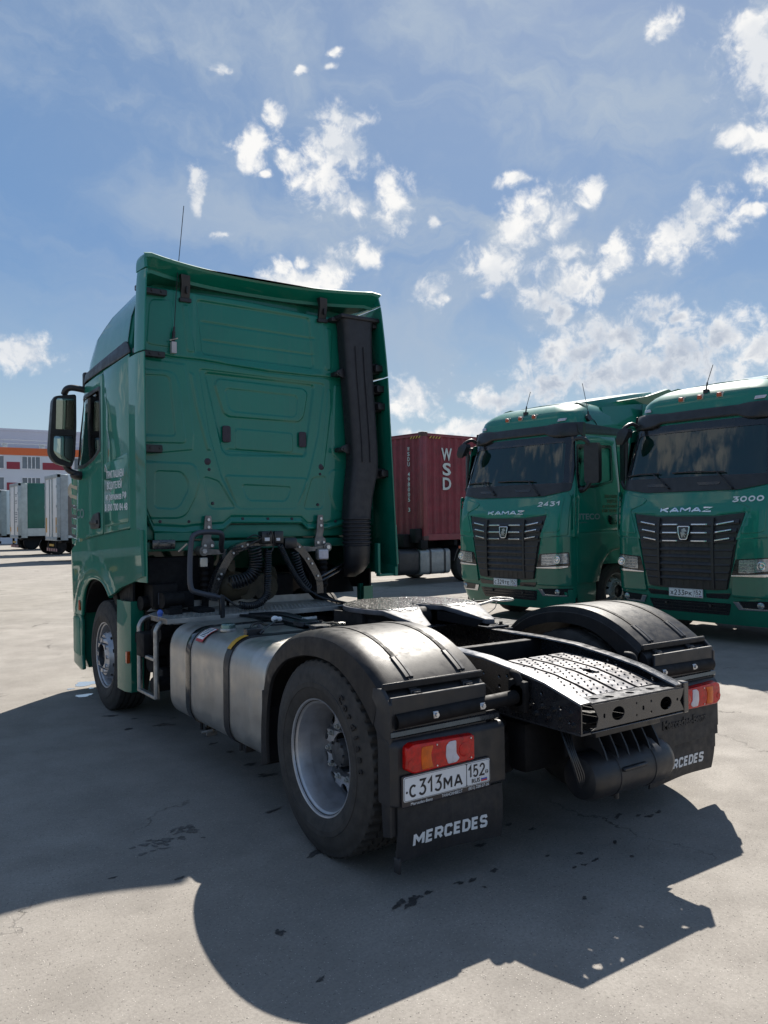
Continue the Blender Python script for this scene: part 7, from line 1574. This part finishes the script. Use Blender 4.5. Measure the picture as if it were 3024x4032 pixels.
# ------------------------------------------------------------------ container, lorry under it, trailers and warehouse
m_cont = mat('container_maroon', (0.20, 0.017, 0.030), 0.55, var=0.18, vs=3, dust=0.2, dustc=(0.16, 0.05, 0.05), bump=0.2, bs=60, streak=0.25)
m_cont_f = mat('container_frame', (0.21, 0.022, 0.034), 0.5, var=0.15, vs=4, dust=0.2)
def box_container():
    L_, W_, H_ = 12.19, 2.44, 2.90
    T = thing('shipping_container', 'maroon corrugated container lettered W S D, carried on a lorry behind the trucks', 'container', (9.76, 13.46, 1.18), radians(6))
    # local: x along length away from the corner, y width (away from us), z up
    g = G()
    def corr(n, pitch, d): 
        o = []
        for k in range(n):
            x = k*pitch; o += [(x, 0), (x+pitch*0.26, 0), (x+pitch*0.5, d), (x+pitch*0.76, d)]
        return o
    P = [(p[0]+0.14, p[1]) for p in corr(43, 0.277, 0.036)]; P.append((12.05, 0))
    g.loft([[(x, 0.018+y, z) for x, y in P] for z in (0.16, 2.80)], closed=False, caps=False)
    g.loft([[(x, W_-0.018-y, z) for x, y in P] for z in (0.16, 2.80)], closed=False, caps=False)
    Q = [(p[0]+0.14, p[1]) for p in corr(9, 0.24, 0.04)]; Q.append((2.30, 0))
    g.loft([[(0.02+y, x, z) for x, y in Q] for z in (0.16, 2.80)], closed=False, caps=False)
    g.box(0, L_, 0, W_, 2.84, 2.87, 0.004); g.box(0.05, L_-0.05, 0.05, W_-0.05, 0.02, 0.12, 0.0)
    g.build('corrugated_walls', m_cont, T, ang=20)
    g = G()
    for x in (0, L_-0.14):
        for y in (0, W_-0.14): g.box(x, x+0.14, y, y+0.14, 0, H_-0.01, 0.01)
    for y in (0, W_-0.06):
        g.box(0.1, L_-0.1, y, y+0.06, 2.79, 2.87, 0.006); g.box(0.1, L_-0.1, y, y+0.06, 0.0, 0.17, 0.006)
    for x in (0, L_-0.06): g.box(x, x+0.06, 0.1, W_-0.1, 2.78, 2.88, 0.006); g.box(x, x+0.06, 0.1, W_-0.1, 0.0, 0.17, 0.006)
    g.box(L_-0.03, L_, 0.1, W_-0.1, 0.1, 2.8, 0.01)
    g.build('corner_posts_and_rails', m_cont_f, T)
    g = G()
    for x in (0, L_-0.18):
        for y in (-0.006, W_-0.17):
            for z in (0, H_-0.118): g.box(x-0.006, x+0.18, y, y+0.176, z, z+0.12, 0.012)
    g.build('corner_castings', mat('casting_brown', (0.075, 0.03, 0.028), 0.6, var=0.2, dust=0.2), T)
    g = G()
    for ch, z in (('W', 2.17), ('S', 1.765), ('D', 1.37)): g.text(ch, 0.46, (0.885, -0.003, z), (1, 0, 0), (0, 0, 1), ext=0.004, align='CENTER', width=0.40 if ch == 'W' else 0.32, off=0.012)
    g.build('container_letters', mat('container_white', (0.55, 0.58, 0.56), 0.6, var=0.1), T, smooth=False)
    g = G()
    for k, ch in enumerate('WSDU 498005 3'):
        if ch != ' ': g.text(ch, 0.155, (-0.004, 0.56, 2.42-k*0.137), (0, -1, 0), (0, 0, 1), ext=0.003, align='CENTER', width=0.085, off=0.002)
    g.build('container_number', MATS['container_white'], T, smooth=False)
    g = G()
    for k in range(4):
        g.flat([(0.24+k*0.11, 2.735), (0.28+k*0.11, 2.735), (0.34+k*0.11, 2.80), (0.30+k*0.11, 2.80)], (), 0.003, lambda a, b, c: Vector((a, -0.002-c, b))); g.flat([(0.22+k*0.11, 2.735), (0.26+k*0.11, 2.735), (0.32+k*0.11, 2.80), (0.28+k*0.11, 2.80)], (), 0.003, lambda a, b, c: Vector((-0.003-c, 0.72-a+0.0, b)))
    g.build('hazard_marks', mat('hazard_yellow', (0.50, 0.36, 0.05), 0.6), T, smooth=False)
    V = thing('container_lorry', 'dark lorry with twin-strapped silver tank carrying the maroon container', 'lorry', (9.76, 13.46, 0), radians(6))
    g = G(); g.box(-1.2, 13.0, 0.75, 0.90, 0.85, 1.1, 0.01); g.box(-1.2, 13.0, 1.54, 1.69, 0.85, 1.1, 0.01)
    for x in frange(0.0, 12.5, 1.2): g.box(x, x+0.12, 0.05, 2.4, 1.02, 1.17, 0.01)
    g.box(-0.1, 0.15, -0.0, 0.16, 0.95, 1.2, 0.01); g.box(-0.45, -0.02, 0.3, 1.0, 1.0, 1.35, 0.03); g.box(-0.25, 0.0, 0.05, 0.3, 1.12, 1.5, 0.03); g.build('frame', m_under, V)
    g = G(); rr = lambda x, k: [(x, 0.35+(b-0.35)*k, 0.60+(c-0.60)*k) for b, c in rpoly([(0.02, 0.95), (0.68, 0.95), (0.68, 0.27), (0.02, 0.27)], [.10, .04, .04, .10])]
    g.loft([rr(-0.10, 0.95), rr(-0.06, 1), rr(0.98, 1), rr(1.02, 0.95)]); tk = g.build('fuel_tank', mat('dull_aluminium', (0.30, 0.31, 0.31), 0.5, metal=0.6, var=0.15, dust=0.3), V)
    g = G()
    for x in (0.22, 0.76): g.loft([[(x+d, 0.35+(p[1]-0.35)*1.02, 0.60+(p[2]-0.60)*1.02) for p in rr(0, 1)] for d in (0, 0.07)], caps=False)
    g.build('tank_straps', m_blk, tk)
    g = G(); rr2 = lambda x, k: [(x, 0.37+(b-0.37)*k, 0.62+(c-0.62)*k) for b, c in rpoly([(0.05, 0.95), (0.68, 0.95), (0.68, 0.28), (0.05, 0.28)], [.12, .04, .04, .16])]
    g.loft([rr2(-0.85, 0.9), rr2(-0.82, 1), rr2(-0.15, 1), rr2(-0.12, 0.95)]); g.build('battery_box', m_blk, V)
    def wh(x, y, s, nm='wheel'):
        g = G(); g.lathe([(0.0, -0.03), (0.26, -0.02), (0.29, 0), (0.40, 0.012), (0.49, -0.01), (0.51, -0.05), (0.51, -0.25), (0.48, -0.29), (0.0, -0.29)], (x, y, 0.51), '-y' if s < 0 else 'y', 48); return g.build(nm, m_tyre, V)
    for x in (-2.9, 1.75): wh(x, 0.02, -1); wh(x, 2.42, 1)
    for x in (8.6, 9.9, 11.2): wh(x, 0.02, -1); wh(x, 2.42, 1)
    g = G(); g.loft([[(1.75+r*cos(a), y, 0.51+r*sin(a)) for r in (0.60, 0.63) for a in ([pi*(0.05+0.9*i/14) for i in range(15)] if r == 0.60 else [pi*(0.95-0.9*i/14) for i in range(15)])] for y in (0.0, 0.62)]); g.build('mudguard', m_blk, V, ang=40)
    g = G(); g.box(1.30, 1.42, -0.02, 0.0, 0.93, 1.0, 0.003); g.build('side_marker', m_orange, V)
    g = G(); g.loft([[(-4.35, 0.1, z), (-4.45, 0.5, z), (-4.45, 1.94, z), (-4.35, 2.34, z), (-2.1, 2.42, z), (-2.1, 0.02, z)] for z in (0.95, 2.2)]+[[(-4.2, 0.15, z), (-4.25, 0.5, z), (-4.25, 1.94, z), (-4.2, 2.29, z), (-2.1, 2.36, z), (-2.1, 0.08, z)] for z in (3.0, 3.3)]); cb = g.build('cab_body', m_green_k, V)
    g = G(); g.box(-3.9, -3.1, 0.0, 0.06, 2.1, 2.8, 0.03); g.build('door_window', m_blk_g, cb)
box_container()
m_tr_w = mat('trailer_white', (0.78, 0.77, 0.74), 0.5, var=0.06, vs=1.0, dust=0.25, dustc=(0.35, 0.32, 0.27), streak=0.15)
m_tr_side = mat('trailer_side_blue_white', (0.66, 0.74, 0.76), 0.45, var=0.05, vs=0.6, dust=0.15, dustc=(0.35, 0.33, 0.3))
m_tr_g = mat('green_tarpaulin', (0.005, 0.10, 0.075), 0.5, var=0.15, vs=1.2, dust=0.1)
m_tr_f = mat('trailer_frame_grey', (0.34, 0.38, 0.39), 0.5, metal=0.3, var=0.12)
def trailer(name, label, x, y, side_mat, curtain=False, door_mat=None, top=4.0, zb=1.08, graphic=False, lowrail=False):
    T = thing(name, label, 'trailer', (x, y, 0), 0, 'trailers parked in a row in front of the warehouse')
    L_, W_ = 13.6, 2.5
    g = G(); g.box(0.04, L_, 0.03, W_-0.03, zb, top, 0.02); g.build('box_body', side_mat, T)
    g = G()
    for a, b in ((0.12, 1.22), (1.28, 2.38)): g.box(-0.03, 0.04, a, b, zb+0.05, top-0.16, 0.01)
    dr = g.build('rear_doors', door_mat or m_tr_w, T)
    g = G()
    for yv in ((0.98, 1.52) if graphic else (1.1,)): g.cyl((-0.055, yv, zb+0.05), (-0.055, yv, top-0.18), 0.02, 8)
    for yv in (0.10, 2.40):
        for zv in (zb+0.5, zb+1.4, zb+2.3): g.box(-0.07, 0.0, yv-0.06, yv+0.06, zv, zv+0.12, 0.01)
    g.build('locking_bars', m_tr_f, dr)
    g = G(); g.box(-0.05, 0.10, 0.0, 0.12, zb-0.1, top, 0.01); g.box(-0.05, 0.10, W_-0.12, W_, zb-0.1, top, 0.01); g.box(-0.06, 0.12, 0, W_, top-0.16, top+0.02, 0.02); g.box(-0.05, 0.1, 0, W_, zb-0.12, zb+0.05, 0.01); g.box(0.10, 0.42, -0.01, 0.03, zb-0.1, top-0.02, 0.004)
    g.build('rear_frame', m_tr_f, T)
    g = G()
    for a in (0.15, 2.15): g.box(-0.05, -0.03, a, a+0.2, zb+0.25, zb+0.5 if not graphic else zb+0.95, 0.0)
    g.build('reflective_strips', m_yellow if False else mat('strip_orange', (0.55, 0.30, 0.10), 0.5), T)
    g = G(); g.box(0.3, L_, 0.6, 1.9, 0.85, zb, 0.01)
    g.box(-0.02, 0.12, 0.15, W_-0.15, 0.45, 0.62, 0.01)
    for yv in (0.5, W_-0.6): g.box(0.0, 0.1, yv, yv+0.08, 0.6, 1.0, 0.0)
    for xv in (2.0, 3.3, 4.6):
        for yv, s in ((0.03, -1), (W_-0.03, 1)): g.lathe([(0.0, -0.05), (0.25, -0.02), (0.30, 0), (0.45, 0.0), (0.50, -0.05), (0.50, -0.3), (0, -0.3)], (xv, yv, 0.50), '-y' if s < 0 else 'y', 32)
    g.box(10.5, 10.65, 0.5, 0.7, 0.1, 1.0, 0.01); g.build('running_gear', m_under, T)
    g = G()
    for k in range(5): g.box(-0.035, -0.02, 0.2+k*0.44, 0.42+k*0.44, 0.47, 0.60, 0)
    g.build('under_run_bar_stripes', mat('stripe_pink', (0.45, 0.22, 0.20), 0.5), T)
    g = G(); g.box(-0.05, -0.02, 0.8, 1.6, 0.70, 0.80, 0); g.build('rear_plate', m_yellow, T)
    if curtain:
        g = G(); g.box(0.42, L_-0.1, -0.012, 0.03, zb, zb+0.42, 0.004); g.build('side_boards', mat('side_board', (0.42, 0.46, 0.46), 0.5, var=0.1), T)
        g = G()
        for (zz, a, b) in ((3.35, 1.55, 1.95), (3.27, 1.6, 1.9), (3.0, 1.5, 2.0), (2.88, 1.55, 1.9), (2.35, 1.45, 2.05), (2.25, 1.4, 2.0), (2.10, 1.45, 2.05), (1.98, 1.5, 2.0), (1.85, 1.5, 2.0)): g.box(-0.036, -0.03, a-1.05, b-1.05, zz, zz+0.05, 0)
        g.build('door_print', mat('print_grey', (0.22, 0.24, 0.25), 0.6), dr)
    if graphic:
        r = random.Random(4)
        g = G(); g.flat([(0.75+0.42*cos(2*pi*i/26)*0.8, 3.35-0.1+0.42*sin(2*pi*i/26)) for i in range(26)], (), 0.004, lambda a, b, c: Vector((a, 0.028-c, b))); g.build('printed_disc', mat('print_beige', (0.50, 0.42, 0.30), 0.6), T)
        g = G()
        for k in range(70):
            t = r.random(); z = 1.2+t*1.75; w_ = 0.30+(1-t)*0.75; xx = 0.45+r.random()*w_
            g.flat(blob(xx, z, 0.05+0.13*r.random(), 0.05+0.12*r.random(), r.random()*3, 12, r, .6), (), 0.001, lambda a, b, c, q=0.0271-0.0002*k/7: Vector((a, q-c, b)))
        g.flat([(0.43, 1.2), (0.85, 1.2), (0.75, 2.0), (0.6, 2.9), (0.43, 3.0)], (), 0.002, lambda a, b, c: Vector((a, 0.028-c, b)))
        g.build('printed_trees', mat('print_brown', (0.15, 0.14, 0.13), 0.6), T, smooth=False)
    return T
trailer('box_trailer', 'white box trailer with grey printed trees, largest of the parked trailers at left', 5.45, 35.1, m_tr_side, graphic=True)
trailer('curtain_trailer', 'dark green curtain-sided trailer with white rear doors, left of the printed white one', 5.48, 44.2, m_tr_g, curtain=True, top=4.0)
trailer('box_trailer', 'plain pale trailer cut by the left edge, farthest of the parked trailers', 6.30, 55.2, m_tr_side)

refl_trailer = trailer('curtain_trailer', 'green curtain-sided trailer added outside the picture on the left for the cab side to reflect', 0, 0, m_tr_g, curtain=False, door_mat=m_tr_g)
refl_trailer.rotation_euler = (0, 0, radians(90)); refl_trailer.location = (-2.15, 12.0, 0)  # unseen trailer, added so the cab side has something dark to reflect
def warehouse():
    W = thing('warehouse', 'white warehouse with orange band and dark red panels behind the trailers at left', 'warehouse', (0, 75, 0))
    m_wall = mat('cladding_white', (0.58, 0.60, 0.66), 0.6, var=0.04, vs=0.3)
    m_gr = mat('cladding_lilac_grey', (0.36, 0.37, 0.43), 0.6, var=0.05, vs=0.2); m_or = mat('band_orange', (0.62, 0.13, 0.035), 0.6, var=0.05, vs=0.5); m_rd = mat('panel_red', (0.26, 0.025, 0.045), 0.6, var=0.05); m_wf = mat('window_frame_white', (0.7, 0.7, 0.72), 0.5); m_wg = mat('window_dark_glass', (0.10, 0.12, 0.15), 0.12, coat=0.5, var=0.3, vs=0.5)
    x0, x1 = -75, 70
    g = G(); g.box(x0, x1, 0, 18, 0, 8.55, 0.0); g.build('wall', m_wall, W, smooth=False)
    g = G(); g.box(x0, x1, -0.06, 0.0, 7.94, 8.60, 0.0); g.build('orange_band', m_or, W, smooth=False)
    g = G(); g.box(x0, x1, 7.0, 60, 0, 11.0, 0.0); g.box(x0, x1, 6.9, 7.02, 10.85, 11.05, 0.0)
    g.build('rear_hall', m_gr, W, smooth=False)
    g = G()
    for x in frange(-2, 34, 3.0): g.cyl((x, 0.4, 8.6), (x, 0.4, 9.35), 0.02, 6)
    for z in (9.0, 9.33): g.cyl((-2, 0.4, z), (34, 0.4, z), 0.018, 6)
    g.build('roof_railing', m_tr_f, W)
    for xx in (10.0, 13.2): 
        g = G(); g.box(xx, xx+0.4, 1.0, 1.4, 8.55, 8.98, 0.03); g.box(xx-0.05, xx+0.45, 0.95, 1.45, 8.98, 9.05, 0.02); g.build('roof_vent', m_tr_f, W)
    g = G()
    for k in range(-8, 5):
        b = k*7.54
        for zb, zt in ((6.68, 7.32), (4.80, 5.47), (2.2, 2.85)):
            g.box(10.15+b, 11.25+b, -0.03, 0.0, zb, zt, 0); g.box(13.17+b, 15.70+b, -0.03, 0.0, zb, zt, 0)
    g.build('red_panels', m_rd, W, smooth=False)
    for k in range(-7, 5):
        b = k*7.54
        for zr in (6.75, 4.85):
            for xs in (8.36+b, 11.39+b):
                g = G()
                if k in (0, 1, -1):
                    g.flat([(xs, zr-0.05), (xs+1.60, zr-0.05), (xs+1.60, zr+1.12), (xs, zr+1.12)], [rrect(xs+0.05, xs+0.46, zr, zr+1.06, 0.01)[::-1], rrect(xs+0.53, xs+0.80, zr, zr+1.06, 0.01)[::-1], rrect(xs+0.87, xs+1.13, zr, zr+1.06, 0.01)[::-1], rrect(xs+1.19, xs+1.55, zr, zr+1.06, 0.01)[::-1]], 0.06, lambda a, c_, c: Vector((a, -c, c_)))
                else: g.box(xs, xs+1.60, -0.05, 0.0, zr-0.05, zr+1.12, 0)
                wn = g.build('window', m_wf, W, smooth=False)
                g = G(); g.box(xs+0.03, xs+1.57, -0.02 if k in (0, 1, -1) else -0.06, -0.001, zr-0.02, zr+1.09, 0); g.build('pane', m_wg, wn, smooth=False)
warehouse()
